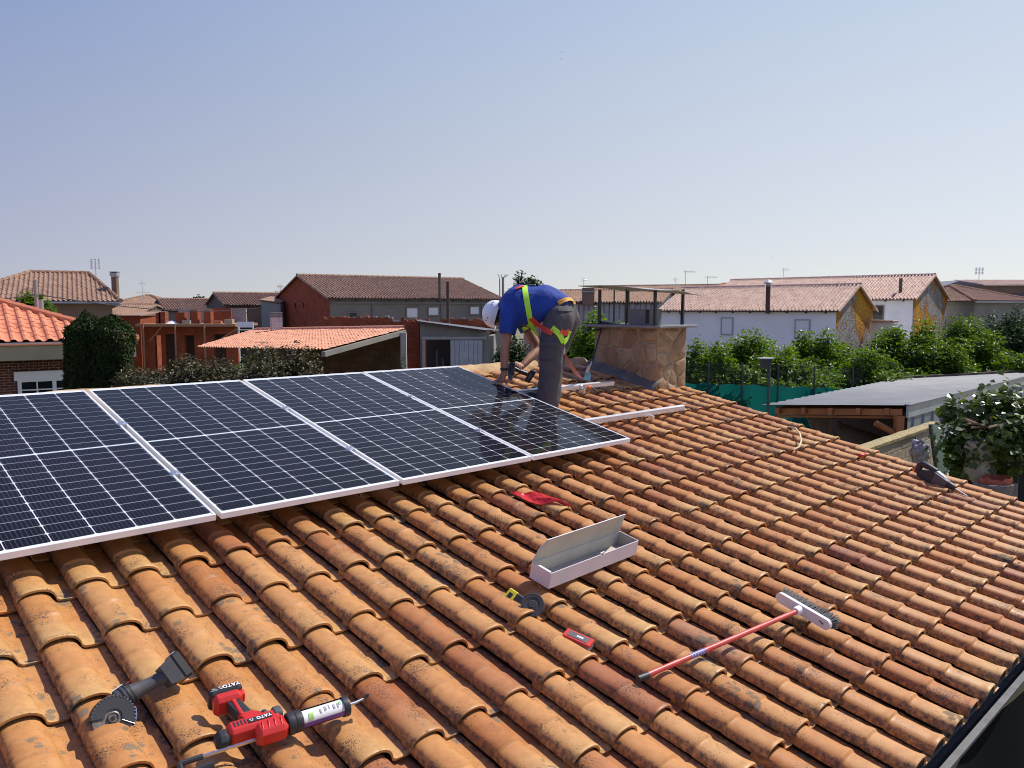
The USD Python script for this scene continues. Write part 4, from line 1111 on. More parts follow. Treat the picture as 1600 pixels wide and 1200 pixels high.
# ---- yellow tape measure, black grinding disc, red-and-grey box
M('tape_yellow', (.62, .52, .02), .4)
u_, v_ = onroof(797, 934, TOP - .02)
p0 = Rp(806, 938, TOP - .018); tx = unit(Rp(826, 952, TOP - .03) - Rp(788, 926, TOP - .012)); tA = frame_from(tx, unit(RN - RU * .9 + RV * .2))
tm = thing('tape_measure', 'yellow and black tape measure wedged between two barrel tiles', 'tape measure', p0)
obj('case', MB().box(p0, (.105, .062, .038), tA, .006), 'tool_black', tm)
obj('yellow_face', MB().box(p0 - tx * .028, (.052, .064, .0395), tA, .004), 'tape_yellow', tm)
obj('face_mark', MB().box(p0 - tx * .030 + tA[:, 2] * .0205, (.022, .026, .002), tA), 'tool_black', tm)
gc = Rp(832, 945, TOP + .018)
gn_ = unit(unit(EYE - gc) + RU * -.05 + RN * .35)
gdk = thing('grinding_disc', 'black grinding disc leaning on the tile below the carton', 'grinding disc', gc)
obj('disc_body', MB().lathe([(0, -.003), (.052, -.003), (.054, 0), (.052, .003), (.040, .003), (.036, .0015), (.022, .0005), (.019, .002), (.0, .002)], gc, gn_, 32), 'disc_black', gdk, smooth=25)
obj('centre_ring', MB().lathe([(.0045, .003), (.0105, .0032), (.011, .002)], gc, gn_, 20), 'tool_grey', gdk)
obj('face_ring', MB().lathe([(.037, .0036), (.0395, .0036)], gc, gn_, 32), 'tool_grey', gdk)
pc = Rp(903, 1001, TOP - .026); tx = unit(Rp(921, 1010, TOP - .03) - Rp(885, 994, TOP - .03)); tA = frame_from(tx, unit(RN - RU * .12))
rbx = thing('red_case', 'small red topped case wedged in the valley between two tile rows', 'case', pc)
obj('lid', MB().box(pc + tA[:, 2] * .014, (.135, .062, .012), tA, .004), 'tool_red', rbx)
obj('inlay', MB().box(pc + tA[:, 2] * .0208, (.095, .034, .002), tA), 'tool_grey', rbx)
obj('lettering', MB().box(pc + tA[:, 2] * .0222 + tx * .008, (.030, .008, .001), tA), 'print_white', rbx)
obj('case_body', MB().box(pc - tA[:, 2] * .006, (.128, .055, .028), tA, .004), 'print_grey', rbx)
obj('base', MB().box(pc - tA[:, 2] * .024 + tx * .012, (.095, .05, .012), tA, .003), 'tool_black', rbx)

# ---- hammer drill far right
ha, hb_ = Rp(1437, 733, TOP + .05), Rp(1491, 762, TOP + .020)
hx = unit(hb_ - ha); HL = np.linalg.norm(hb_ - ha); hA = frame_from(hx, RN)
Hh = lambda *p: loc(hA, ha, *p)
hd_ = thing('hammer_drill', 'black and silver hammer drill lying near the far roof edge', 'hammer drill', Hh(HL / 2, 0, -.05))
s_ = HL / .44
obj('gearbox', MB().hull([Hh(x * s_, y, z) for x, y, z in ((.20, -.045, -.045), (.20, .045, -.045), (.20, -.04, .05), (.20, .04, .05), (.36, -.026, -.025), (.36, .026, -.025), (.36, -.024, .026), (.36, .024, .026))]), 'tool_grey', hd_, smooth=30)
obj('top_cover', MB().hull([Hh(x * s_, y, z) for x, y, z in ((.19, -.022, .050), (.19, .022, .050), (.33, -.014, .030), (.33, .014, .030), (.20, -.018, .062), (.20, .018, .062), (.30, -.010, .044), (.30, .010, .044))]), 'steel', hd_, smooth=30)
obj('motor_housing', MB().hull([Hh(x * s_, y, z) for x, y, z in ((.02, -.04, -.05), (.02, .04, -.05), (.04, -.03, .012), (.04, .03, .012), (.205, -.05, -.055), (.205, .05, -.055), (.205, -.045, .052), (.205, .045, .052), (.10, -.03, .0), (.10, .03, .0))]), 'tool_black', hd_, smooth=30)
obj('handle', MB().tube([Hh(.20 * s_, 0, .052), Hh(.10 * s_, 0, .056), Hh(.01 * s_, 0, .054), Hh(-.012 * s_, 0, .035), Hh(-.012 * s_, 0, -.01), Hh(.03 * s_, 0, -.038), Hh(.10 * s_, 0, -.05)], [.024, .023, .026, .028, .028, .028, .030], 10), 'tool_black', hd_, smooth=True)
obj('red_panel', MB().box(Hh(-.030 * s_, 0, -.005), (.018, .045, .075), hA, .005), 'tool_red', hd_)
obj('chuck', MB().lathe([(.026, 0), (.028, .02), (.024, .05), (.014, .068), (0, .07)], Hh(.36 * s_, 0, 0), hx, 16), 'tool_black', hd_, smooth=35)
obj('bit', MB().tube([Hh(.42 * s_, 0, 0), Hh(.60 * s_, 0, -.01)], .005, 8), 'steel', hd_)
obj('side_latch', MB().tube([Hh(.30 * s_ + .022 * math.cos(t), -.05, -.045 + .014 * math.sin(t)) for t in np.linspace(0, 6.28, 12)], .004, 6, False), 'orange_plastic', hd_, smooth=True)

# ---- red plastic bag, beige cord, red clip
_looks['red_film'] = usdkit.material(stage, '/World/Looks/red_film', {'p': ('principled_bsdf', {'base_color': (.72, .045, .04), 'roughness': .25}), 't': ('translucent_bsdf', {'color': (.75, .06, .05)}),
    'g': ('geometry', {}), 'n': ('noise_texture', {'scale': 22.0, 'detail': 4.0}), 'b': ('bump', {'strength': .7, 'distance': .02}), 'm': ('mix_closure', {'fac': .35})},
    [('g.position', 'n.vector'), ('n.fac', 'b.height'), ('b.normal', 'p.normal'), ('p.BSDF', 'm.closure1'), ('t.BSDF', 'm.closure2')], surface='m.closure')
ba, bb2 = onroof(802, 767, TOP - .01), onroof(887, 795, TOP - .01)
ba, bb2 = np.array(ba), np.array(bb2)
G = []
for s in np.linspace(0, 1, 26):
    w = .008 + .056 * math.sin(math.pi * min(1, s * 1.02 + .02)) ** .7 * (1 - .35 * s)
    row = []
    for t in np.linspace(-1, 1, 12):
        c = ba + (bb2 - ba) * s; u = c[0] + t * w * .9 + .01 * math.sin(s * 9); v = c[1] + t * .012
        ph = ((u - U0) / PU + .5) % 1.0 - .5
        crest = TOP + .004 - .055 * (1 - math.cos(2 * math.pi * ph)) / 2
        h = max(crest + .006, TOP - .030) + .034 * fbm(np.array([[s * 9, t * 2.2, 1.7]]), 3)[0] * (1 - abs(t) * .6)
        row.append(R(u, v, h))
    G.append(row)
solo('plastic_bag', MB().slab(np.array(G), .0006, RN), 'red_film', 'crumpled red plastic bag on the tiles just below the last panel', 'plastic bag', smooth=60)
M('cord_beige', (.60, .47, .26), .7)
cp_ = [(1232, 671, .0), (1234, 667, .02), (1243, 669, .04), (1250, 678, .05), (1252, 689, .05), (1249, 698, .03), (1240, 703, .006)]
solo('cord', MB().tube([Rp(x, y, TOP + .006 + h) for x, y, h in cp_], .0075, 8), 'cord_beige', 'beige cord looped over the tiles near the far roof edge', 'cord', smooth=True)
solo('glove', MB().hull([Rp(x, y, TOP + h) for x, y, h in ((1229, 669, .01), (1239, 672, .01), (1231, 667, .03), (1238, 668, .028), (1235, 673, .0))]), 'tool_black', 'small dark lump lying where the beige cord begins', 'rag')
solo('red_clip', MB().tube([Rp(1339, 710, TOP + .012), Rp(1346, 712, TOP + .02), Rp(1350, 711, TOP + .022), Rp(1353, 708, TOP + .028)], [.010, .018, .012, .008], 8), 'tool_red', 'small bright red clip lying near the far roof edge left of the hammer drill', 'clip', smooth=True)
# ================================================================ shared builders for buildings
M('tile_far_orange', (.50, .185, .085), .75, (.36, .125, .06), scale=1.6, bump=.01, bscale=12)
M('tile_far_pink', (.52, .37, .29), .7, (.43, .26, .19), scale=2.2)
M('tile_far_brown', (.28, .168, .106), .8, (.21, .118, .075), scale=1.2)
M('tile_far_dull', (.27, .15, .095), .85, (.20, .105, .065), scale=.6)
M('white_wash', (.82, .82, .80), .9, (.72, .72, .71), scale=.9, detail=6, lo=.4, hi=.75)
M('render_grey', (.22, .205, .175), .9, (.17, .16, .14), scale=.7, detail=6)
M('render_green', (.30, .33, .29), .9, (.25, .27, .24), scale=.8)
M('brown_wall', (.20, .13, .09), .9, (.15, .10, .075), scale=.8)
M('dark_wall', (.10, .085, .075), .9, (.075, .065, .06), scale=.7)
M('window_dark', (.012, .014, .016), .12)
M('shutter_white', (.70, .71, .72), .6)
M('wood_dark', (.05, .028, .018), .7)
M('flue_rust', (.09, .045, .035), .8, (.05, .03, .026), scale=6)
M('flue_olive', (.085, .075, .055), .75)
M('galvanised', (.36, .38, .40), .45, (.29, .31, .33), scale=2.5, metal=.3)
M('aerial', (.55, .56, .58), .4, metal=.7)
M('aerial_dark', (.16, .16, .17), .5)
_looks['foam'] = usdkit.material(stage, '/World/Looks/foam', {
    'g': ('geometry', {}), 'mp': ('mapping', {'mapping_type': 'point', 'scale': (.8, .8, .42)}),
    'n': ('noise_texture', {'scale': .62, 'detail': 6.0, 'roughness': .62, 'distortion': .3}), 'r': ('rgb_ramp', {'ramp': [(.38, (.24, .215, .20)), (.46, (.33, .32, .31)), (.49, (.20, .13, .09)), (.52, (.46, .20, .02)), (.68, (.58, .33, .025))]}),
    'n2': ('noise_texture', {'scale': 9.0, 'detail': 5.0}), 'r2': ('rgb_ramp', {'ramp': [(.3, (.35, .30, .28)), (.65, (1, 1, 1))]}),
    'm': ('mix_color', {'blend_type': 'multiply', 'fac': .8}), 'bu': ('bump', {'strength': .9, 'distance': .08}), 'p': ('principled_bsdf', {'roughness': .8, 'specular_ior_level': .25})},
    [('g.position', 'mp.vector'), ('mp.vector', 'n.vector'), ('n.fac', 'r.fac'), ('g.position', 'n2.vector'), ('n2.fac', 'r2.fac'), ('r.color', 'm.a'), ('r2.color', 'm.b'), ('m.result', 'p.base_color'),
     ('n2.fac', 'bu.height'), ('bu.normal', 'p.normal')], surface='p.BSDF')
def brick_look(name, c1, c2, mortar, wdt=.25, hgt=.075, rot=0.0):
    "coursed brick for walls too far off to build brick by brick; rot: the wall's heading"
    _looks[name] = usdkit.material(stage, '/World/Looks/' + name, {
        'g': ('geometry', {}), 'rt': ('vector_rotate', {'rotate_type': 'z_axis', 'angle': -rot}), 's': ('separate_xyz', {}), 'c': ('combine_xyz', {}),
        'b': ('brick_texture', {'color1': c1, 'color2': c2, 'mortar': mortar, 'scale': 1.0, 'mortar_size': .012, 'mortar_smooth': .3, 'bias': 0.0, 'brick_width': wdt, 'row_height': hgt}),
        'n': ('noise_texture', {'scale': 1.3, 'detail': 5.0}), 'r': ('rgb_ramp', {'ramp': [(.3, (.7, .7, .7)), (.7, (1.12, 1.08, 1.05))]}), 'm': ('mix_color', {'blend_type': 'multiply', 'fac': 1.0, 'use_clamp': False}),
        'bu': ('bump', {'strength': .5, 'distance': .01, 'invert': True}), 'p': ('principled_bsdf', {'roughness': .9, 'specular_ior_level': .2})},
        [('g.position', 'rt.vector'), ('rt.vector', 's.vector'), ('s.x', 'c.x'), ('s.z', 'c.y'), ('c.vector', 'b.vector'), ('g.position', 'n.vector'), ('n.fac', 'r.fac'), ('b.color', 'm.a'), ('r.color', 'm.b'), ('m.result', 'p.base_color'),
         ('b.fac', 'bu.height'), ('bu.normal', 'p.normal')], surface='p.BSDF')

def ribbed(p0, along, up, length, run, pitch=.22, row=.38, amp=.07, seed=0, planes=(), lift=.016):
    "a slope of barrel tiles: eave from p0 along `along`; `up` climbs the slope; each course steps over the one below"
    a, u = unit(along), unit(up)
    n = np.cross(a, u); n = n if n[2] > 0 else -n
    nc = max(1, int(round(length / pitch))); pc = length / nc
    s = np.array([0, .12, .30, .48, .60, .80]); hz = np.array([.15, .75, 1.0, .75, .15, 0.0])
    xs = np.r_[(np.arange(nc)[:, None] + s).ravel() * pc, length]; hs = np.r_[np.tile(hz, nc), .15]
    nr = max(1, int(math.ceil(run / row))); rr = run / nr
    ys, ls = [], []
    for k in range(nr): ys += [k * rr, (k + 1) * rr - .002]; ls += [lift, .0]
    rg = np.random.default_rng(seed)
    jit = rg.normal(0, .006, (nr, nc + 1))
    P = np.zeros((len(ys), len(xs), 3))
    for i, (y, l) in enumerate(zip(ys, ls)):
        jj = np.r_[np.repeat(jit[i // 2, :nc], len(s)), 0]
        P[i] = np.asarray(p0) + a * xs[:, None] + u * (y + jj[:, None]) + n * ((hs * amp) + l + jj)[:, None]
    mb = MB().grid(P)
    v, f = mb.arr()
    nn = np.cross(v[f[0, 1]] - v[f[0, 0]], v[f[0, 2]] - v[f[0, 0]])
    if nn @ n < 0: f = f[:, ::-1]
    if planes: v, f = cut(v, f, planes)
    return v, f

def gable_house(name, label, C, d, L, g, W, ze, rise, wall, roofmat, over=.35, side='near', gable=None, base=0.0, pitch=.22, group=None, both=True, amp=.11, gable_far=None):
    "C: near corner (x, y) where the long wall meets the gable; d: unit heading of the long wall from C; g: heading of the gable wall from C"
    d, g = np.append(unit(d), 0), np.append(unit(g), 0)
    C = np.array([C[0], C[1], 0.0]); Z = np.array([0, 0, 1.0])
    t = thing(name, label, 'house', C + d * L / 2 + g * W / 2 + Z * base, group)
    T = .25
    zt = ze - .02
    walls = MB().box(C + d * L / 2 + g * T / 2 + Z * (zt + base) / 2, (L, T, zt - base), np.stack([d, g, Z], 1))
    walls.box(C + d * L / 2 + g * (W - T / 2) + Z * (zt + base) / 2, (L, T, zt - base), np.stack([d, g, Z], 1))
    obj('wall', walls, wall, t)
    for k, (o, mat_) in enumerate(((0, gable or wall), (L, gable_far or gable or wall))):
        # gable wall as a pentagon with thickness
        P = [C + d * o + g * .003 + Z * base, C + d * o + g * (W - .003) + Z * base, C + d * o + g * (W - .003) + Z * zt, C + d * o + g * W / 2 + Z * (zt + rise), C + d * o + g * .003 + Z * zt]
        s = .004 if k == 0 else -.004
        Q = [p - d * s for p in P]; P2 = [p + d * (T * (1 if k == 0 else -1)) for p in P]
        obj('gable_wall', MB().hull(np.array(Q + P2)), mat_, t)
    up1 = g * W / 2 + Z * rise; u1 = unit(up1); run = np.linalg.norm(up1)
    e0 = C - d * over - u1 * over + Z * ze
    v, f = ribbed(e0, d, u1, L + 2 * over, run + over, pitch, seed=hash_(name), amp=amp)
    rf = obj('roof', (v, f), roofmat, t, smooth=30)
    u2 = unit(-g * W / 2 + Z * rise)
    e1 = C + g * W - d * over - u2 * over + Z * ze
    v, f = ribbed(e1, d, u2, L + 2 * over, run + over, pitch, seed=3, amp=amp)
    obj('roof', (v, f), roofmat, t, smooth=30)
    rp = C + g * W / 2 + Z * (ze + rise + .03)
    nrt = int((L + 2 * over) / .42)
    rt = MB()
    for k in range(nrt):
        a0 = rp - d * over + d * (k * (L + 2 * over) / nrt)
        th = np.linspace(0, math.pi, 6)
        rt.grid(np.array([[a0 + d * x + g * (.13 * r * math.cos(q)) + Z * (.11 * r * math.sin(q)) for q in th] for x, r in ((0, 1.12), ((L + 2 * over) / nrt + .02, .95))]))
    obj('ridge_tiles', rt, roofmat, rf, smooth=40)
    # soffit boards and rafter ends under the near eave
    obj('eave', MB().bar(C - d * over - u1 * (over - .05) + Z * (ze - .05), C + d * (L + over) - u1 * (over - .05) + Z * (ze - .05), .10, .06), 'wood_dark', t)
    for k in range(max(2, int(L / 1.1))):
        p = C + d * (k + .5) * L / max(2, int(L / 1.1)) + Z * (ze - .12)
        obj('rafter_end', MB().bar(p + g * .05, p - u1 * (over - .10), .09, .12), 'wood_dark', t)
    for k, o in enumerate((-over, L + over)):       # verge boards
        for uu, ee in ((u1, e0), (u2, e1)):
            a = ee + d * (0 if k == 0 else L + 2 * over) - Z * .03
            obj('verge', MB().bar(a, a + uu * (run + over), .05, .09), roofmat, rf)
    return t, C, d, g
def hash_(s): return sum(ord(c) * (i + 3) for i, c in enumerate(s)) % 997
def hip_house(name, label, x0, x1, y0, y1, ze, rise, wall, roofmat, over=.4, rot=0.0, ctr=None, pitch=.24, base=0.0, group=None, hips=None):
    "rectangular hipped house, turned by rot about its centre"
    cx, cy = (x0 + x1) / 2, (y0 + y1) / 2
    c, s = math.cos(rot), math.sin(rot)
    X = lambda x, y, z=0.0: np.array([cx + (x - cx) * c - (y - cy) * s, cy + (x - cx) * s + (y - cy) * c, z])
    t = thing(name, label, 'house', X(cx, cy, base), group)
    A = np.array([[c, -s, 0], [s, c, 0], [0, 0, 1.0]])
    obj('wall', MB().box(X(cx, cy, (ze + base) / 2), (x1 - x0, y1 - y0, ze - base - .02), A), wall, t)
    w, l = (y1 - y0) / 2 + over, (x1 - x0) + 2 * over
    hip = min(w, l / 2 - .3)
    hl, hr = hips or (hip, hip)
    ze_ = ze - over * rise / w
    Zr = ze_ + rise
    zed = rise
    cor = [X(x0 - over, y0 - over, ze_), X(x1 + over, y0 - over, ze_), X(x1 + over, y1 + over, ze_), X(x0 - over, y1 + over, ze_)]
    r0, r1 = X(x0 - over + hl, cy, Zr), X(x1 + over - hr, cy, Zr)
    rf = None
    for k, (a, b, top) in enumerate(((cor[0], cor[1], (r0, r1)), (cor[1], cor[2], (r1,)), (cor[2], cor[3], (r1, r0)), (cor[3], cor[0], (r0,)))):
        al = unit(b - a); m = top[0]
        foot_ = a + al * ((m - a) @ al); u = m - foot_; run = np.linalg.norm(u)
        ta = top[0] if len(top) == 1 else min(top, key=lambda q: (q - a) @ al); tb = top[0] if len(top) == 1 else max(top, key=lambda q: (q - a) @ al)
        inn = (cor[0] + cor[2]) / 2
        pl = []
        for p, q in ((a, ta), (b, tb)):
            n = np.cross(q - p, [0, 0, 1.0]); n = unit(n)
            mid = (a + b) / 2 + u * .2
            if n @ (mid - p) < 0: n = -n
            pl.append((p, n))
        v, f = ribbed(a, al, u, np.linalg.norm(b - a), run, pitch, seed=k, planes=pl)
        rf_ = obj('roof', (v, f), roofmat, t, smooth=30); rf = rf or rf_
    cap = MB()
    for p, q in ((r0, r1), (cor[0], r0), (cor[1], r1), (cor[2], r1), (cor[3], r0)):
        nseg = max(2, int(np.linalg.norm(q - p) / .42))
        for k in range(nseg):
            a, b = p + (q - p) * k / nseg, p + (q - p) * (k + 1.05) / nseg
            cap.tube([a + [0, 0, .05], b + [0, 0, .05]], [.125, .10], 7)
    obj('hip_tiles', cap, roofmat, rf, smooth=40)
    obj('gutter', MB().bar(cor[0] - [0, 0, .06], cor[1] - [0, 0, .06], .12, .10), 'galvanised', t)
    obj('soffit', MB().box(X(cx, cy, ze_ - .07), (x1 - x0 + 2 * over - .1, y1 - y0 + 2 * over - .1, .06), A), 'shutter_white' if wall == 'brown_wall' else wall, t)
    return t, X

def on_wall(C, d, s, z, out, w, h, t, name, mat, dep=.06, frame=None, sill=True):
    "a window or door set in a wall: pane and frame; C + d*s is its centre, out the outward heading"
    d = np.append(unit(d), 0); o = np.append(unit(out), 0)
    A = np.stack([d, o, [0, 0, 1.0]], 1)
    p = np.array([C[0], C[1], 0]) + d * s + [0, 0, z]
    fr = MB()
    for a, b, c_, e in ((-w / 2, 0, .07, h + .14), (w / 2, 0, .07, h + .14), (0, h / 2 + .035, w - .07, .07), (0, -h / 2 - .035, w - .07, .07)):
        fr.box(p + d * a + np.array([0, 0, b]) + o * .012, (c_, .10, e), A)
    f = obj(name, fr, frame or 'render_grey', t)
    obj('pane', MB().box(p + o * .012, (w - .07, .05, h), A), mat, f)
    return f
def aerial(label, p, h, spread, kind=0, mat='aerial', group=None):
    p = np.asarray(p, float)
    t = thing('tv_aerial', label, 'aerial', p, group)
    obj('mast', MB().tube([p, p + [0, 0, h]], .022, 6), mat, t)
    if kind == 0:      # yagi
        a = p + [-.15, 0, h * .93]; b = p + [spread, .3, h * .93]
        m = MB().tube([a, b], .016, 5)
        for k in range(8):
            c = a + (b - a) * k / 7; e = .30 - .02 * k
            m.tube([c - [0, 0, e * .5], c + [0, 0, e * .5]], .008, 4).tube([c - [e * .3, e * .6, 0], c + [e * .3, e * .6, 0]], .008, 4)
        obj('array', m, mat, t)
    elif kind == 1:    # panel of grids
        m = MB()
        for k in range(3):
            c = p + [(k - 1) * spread * .42, 0, h * .97]
            for j in range(5): m.box(c + [0, 0, (j - 2) * .13], (spread * .30, .03, .06))
            m.box(c, (.03, .03, .62))
        m.tube([p + [-spread * .6, 0, h * .88], p + [spread * .6, .1, h * .88]], .018, 5)
        obj('array', m, 'shutter_white', t)
    else:              # cross dipoles
        m = MB()
        for z, w in ((h * .35, spread), (h * .80, spread * .5)):
            m.tube([p + [-w, 0, z], p + [w, .1, z]], .016, 5)
            for k in range(5): m.tube([p + [(k - 2) * w * .45, 0, z - .12], p + [(k - 2) * w * .45, 0, z + .12]], .010, 4)
        obj('array', m, mat, t)
    return t

# ================================================================ right background
dW = (-.73, .69); gW = (.69, .73)
C1 = at(1307, 484, 44)
t, Cc, dd, gg = gable_house('white_house', 'white house with pinkish tile roof and yellow foam gable, nearest the stone chimney', C1[:2], dW, 11.4, gW, 5.8, 4.98, 1.42, 'white_wash', 'tile_far_pink', gable='foam', over=.22)
out1 = (-gg[0], -gg[1])
for s, z, w, h in ((9.05 - 2.4, 3.95, .75, .95), (1.9, 3.85, .85, 1.0)):
    on_wall(Cc, dd[:2], s, z, out1, w, h, t, 'window', 'shutter_white', frame='galvanised')
obj('downpipe', MB().tube([Cc + dd * 10.0 - gg * .08 + [0, 0, 4.8], Cc + dd * 9.85 - gg * .12 + [0, 0, 4.55], Cc + dd * 9.85 - gg * .12 + [0, 0, 1.0]], .05, 8), 'aerial_dark', t)
fp = at(1200, 466, 46.6)
obj('flue', MB().tube([fp - [0, 0, .9], fp + [0, 0, .75]], .13, 10), 'flue_rust', t)
obj('flue_cowl', MB().lathe([(.0, .32), (.30, .12), (.31, .06), (.14, .05), (.14, -.1)], fp + [0, 0, .80], (0, 0, 1), 10), 'galvanised', t)
C2 = at(1427, 467, 52)
t2, Cc2, dd2, gg2 = gable_house('white_house', 'second white house with pinkish tile roof and yellow foam gable, farther right', C2[:2], dW, 15.0, gW, 7.8, 5.72, 1.62, 'white_wash', 'tile_far_pink', gable='foam', over=.22)
out2 = (-gg2[0], -gg2[1])
on_wall(Cc2, dd2[:2], 2.3, 4.4, out2, .95, 1.6, t2, 'window', 'window_dark')
on_wall(Cc2, dd2[:2], 3.6, 3.9, out2, .95, .5, t2, 'window', 'window_dark')
fp = at(1407, 452, 53.5)
obj('flue', MB().tube([fp - [0, 0, 1.2], fp + [0, 0, .75]], .11, 10), 'flue_olive', t2)
# low wall with tile coping between the two white houses
wa, wb_ = at(1364, 500, 47.5), at(1400, 500, 46)
t = thing('garden_wall', 'low pale wall with a clay tile coping between the two white houses', 'wall', (wa + wb_) / 2 * [1, 1, 0])
obj('wall', MB().bar((wa[0], wa[1], 2.1), (wb_[0], wb_[1], 2.1), .25, 4.2), 'white_wash', t)
obj('coping', MB().bar((wa[0], wa[1], 4.28), (wb_[0], wb_[1], 4.28), .5, .14, bev=.03), 'tile_far_pink', t)
# houses behind
C3 = at(1184, 456, 66)
gable_house('orange_roof_house', 'far house whose bright orange tile roof shows above the first white house', C3[:2], dW, 5.0, gW, 7, 6.3, .95, 'white_wash', 'tile_far_orange', over=.2)
C4 = at(1118, 458, 74)
gable_house('brown_roof_house', 'long far house with plain brown tile roof above the chimney lid', C4[:2], (-.9, .43), 13.0, (.43, .9), 8, 6.35, 1.0, 'render_grey', 'tile_far_brown', over=.2)
C5 = at(1030, 470, 60)
t5, Cc5, dd5, gg5 = gable_house('metal_barn', 'barn with brown roof and grey corrugated metal walls behind the chimney', C5[:2], (-.93, .36), 11.0, (.36, .93), 9.0, 5.55, 1.0, 'galvanised', 'tile_far_brown', over=.25)
for k in range(26): obj('wall_rib', MB().box(Cc5 + dd5 * (.2 + .41 * k) - gg5 * .03 + [0, 0, 2.75], (.07, .06, 5.4), np.stack([dd5, gg5, [0, 0, 1]], 1)), 'aerial_dark', t5)
obj('chimney', MB().box(at(919, 463, 62), (.9, .8, 1.3)), 'brown_wall', t5)
obj('chimney_cap', MB().box(at(919, 456, 62), (1.05, .95, .08)), 'galvanised', t5)
C6 = at(1495, 468, 58)
t6, X6 = hip_house('hip_roof_house', 'house with dull brown hipped roof to the right of the yellow gables', *(lambda c: (c[0] - 1.0, c[0] + 4.6, c[1] - .5, c[1] + 8))(C6), 5.65, 1.2, 'render_grey', 'tile_far_dull', rot=.35, over=.3)
C7 = at(1535, 464, 70)
t7 = thing('flat_block', 'brown block with a pink roof and a blue framed window at the right edge', 'building', (C7 + [6, 4, -C7[2]]))
obj('wall', MB().box((C7[0] + 6, C7[1] + 4, 3.2), (12, 8, 6.4)), 'dark_wall', t7)
obj('upper_wall', MB().box((C7[0] + 6.15, C7[1] + 4, 6.75), (11.9, 7.9, .72)), 'brown_wall', t7)
v, f = ribbed((C7[0] + .0, C7[1] - .3, 7.10), (1, 0, 0), (0, 1, .12), 12.4, 5.0, .24)
obj('roof', (v, f), 'tile_far_pink', t7, smooth=30)
fr = on_wall((C7[0], C7[1]), (1, 0), 2.4, 5.45, (0, -1), 1.7, 1.2, t7, 'window', 'shutter_white', frame='anodised_blue')
t8 = thing('grey_gable_house', 'dark grey gabled roof end just left of the brown block', 'house', at(1525, 460, 76) * [1, 1, 0])
q = at(1533, 458, 76)
obj('gable_wall', MB().hull([q + [x, y, z] for x, y, z in ((-5.5, 0, -6), (-5.5, 0, .1), (-1.9, 0, 1.25), (.6, 0, .7), (.6, 0, -6), (-5.5, 5, -6), (-5.5, 5, .1), (-1.9, 5, 1.25), (.6, 5, .7), (.6, 5, -6))]), 'aerial_dark', t8)
ga_ = 'television aerials on the roofs'
aerial('tall thin aerial left of the chimney lid', at(912, 462, 62), 1.35, .3, 0, group=ga_)
aerial('small cross aerial leftmost of the three above the chimney lid', at(1055.5, 452, 74), 1.1, .5, 2, group=ga_)
aerial('tall mast aerial, middle of the three above the chimney lid', at(1071, 452, 74), 1.75, .9, 0, 'aerial_dark', ga_)
aerial('bushy aerial, rightmost of the three above the chimney lid', at(1105, 450, 74), 1.1, 1.0, 0, 'aerial_dark', ga_)
aerial('tall aerial above the first white house right of its flue', at(1224, 442, 64), 1.15, .6, 0, group=ga_)
aerial('low small aerial peeping over the second white ridge', at(1247, 440, 66), .35, .6, 0, group=ga_)
aerial('pale aerial above the dull brown hipped roof', at(1529, 446, 72), 1.35, .7, 1, group=ga_)
# ---- green windbreak netting and chain-link fence
_looks['net_green'] = usdkit.material(stage, '/World/Looks/net_green', {'p': ('principled_bsdf', {'base_color': (.008, .135, .112), 'roughness': .8, 'specular_ior_level': .1}), 't': ('translucent_bsdf', {'color': (.012, .19, .16)}),
    'g': ('geometry', {}), 'n': ('noise_texture', {'scale': 1.4, 'detail': 3.0}), 'b': ('bump', {'strength': .3, 'distance': .1}), 'm': ('mix_closure', {'fac': .4})},
    [('g.position', 'n.vector'), ('n.fac', 'b.height'), ('b.normal', 'p.normal'), ('p.BSDF', 'm.closure1'), ('t.BSDF', 'm.closure2')], surface='m.closure')
M('post_green', (.02, .035, .03), .5)
_looks['chain_link'] = usdkit.material(stage, '/World/Looks/chain_link', {
    'g': ('geometry', {}), 's': ('separate_xyz', {}), 'a': ('math', {'math_type': 'add'}), 'b': ('math', {'math_type': 'subtract'}),
    'ma': ('math', {'math_type': 'multiply', 'value2': 12.0}), 'mb': ('math', {'math_type': 'multiply', 'value2': 12.0}), 'fa': ('math', {'math_type': 'fraction'}), 'fb': ('math', {'math_type': 'fraction'}),
    'mn': ('math', {'math_type': 'minimum'}), 'lt': ('math', {'math_type': 'less_than', 'value2': .06}), 't': ('transparent_bsdf', {}), 'd': ('principled_bsdf', {'base_color': (.10, .11, .10), 'roughness': .5, 'metallic': .4}), 'm': ('mix_closure', {})},
    [('g.position', 's.vector'), ('s.x', 'a.value1'), ('s.z', 'a.value2'), ('s.x', 'b.value1'), ('s.z', 'b.value2'), ('a.value', 'ma.value1'), ('b.value', 'mb.value1'), ('ma.value', 'fa.value1'), ('mb.value', 'fb.value1'),
     ('fa.value', 'mn.value1'), ('fb.value', 'mn.value2'), ('mn.value', 'lt.value1'), ('lt.value', 'm.fac'), ('t.BSDF', 'm.closure1'), ('d.BSDF', 'm.closure2')], surface='m.closure')
fa, fb_ = np.array([4.6, 25.6]), np.array([11.3, 25.1])
fe = thing('netting_fence', 'dark green windbreak netting on a chain link fence right of the chimney', 'fence', (8, 25.3, 0))
F2 = lambda s, z: np.array([*(fa + (fb_ - fa) * s), z * (1 - .075 * s) * .965])
obj('netting', MB().grid(np.array([[F2(s, z) + [.0, .03 * math.sin(s * 40 + z), .03 * math.sin(s * 55) * (z > 2)] for z in (0.05, .9, 1.8, 2.72)] for s in np.linspace(0, 1, 40)])), 'net_green', fe, smooth=True)
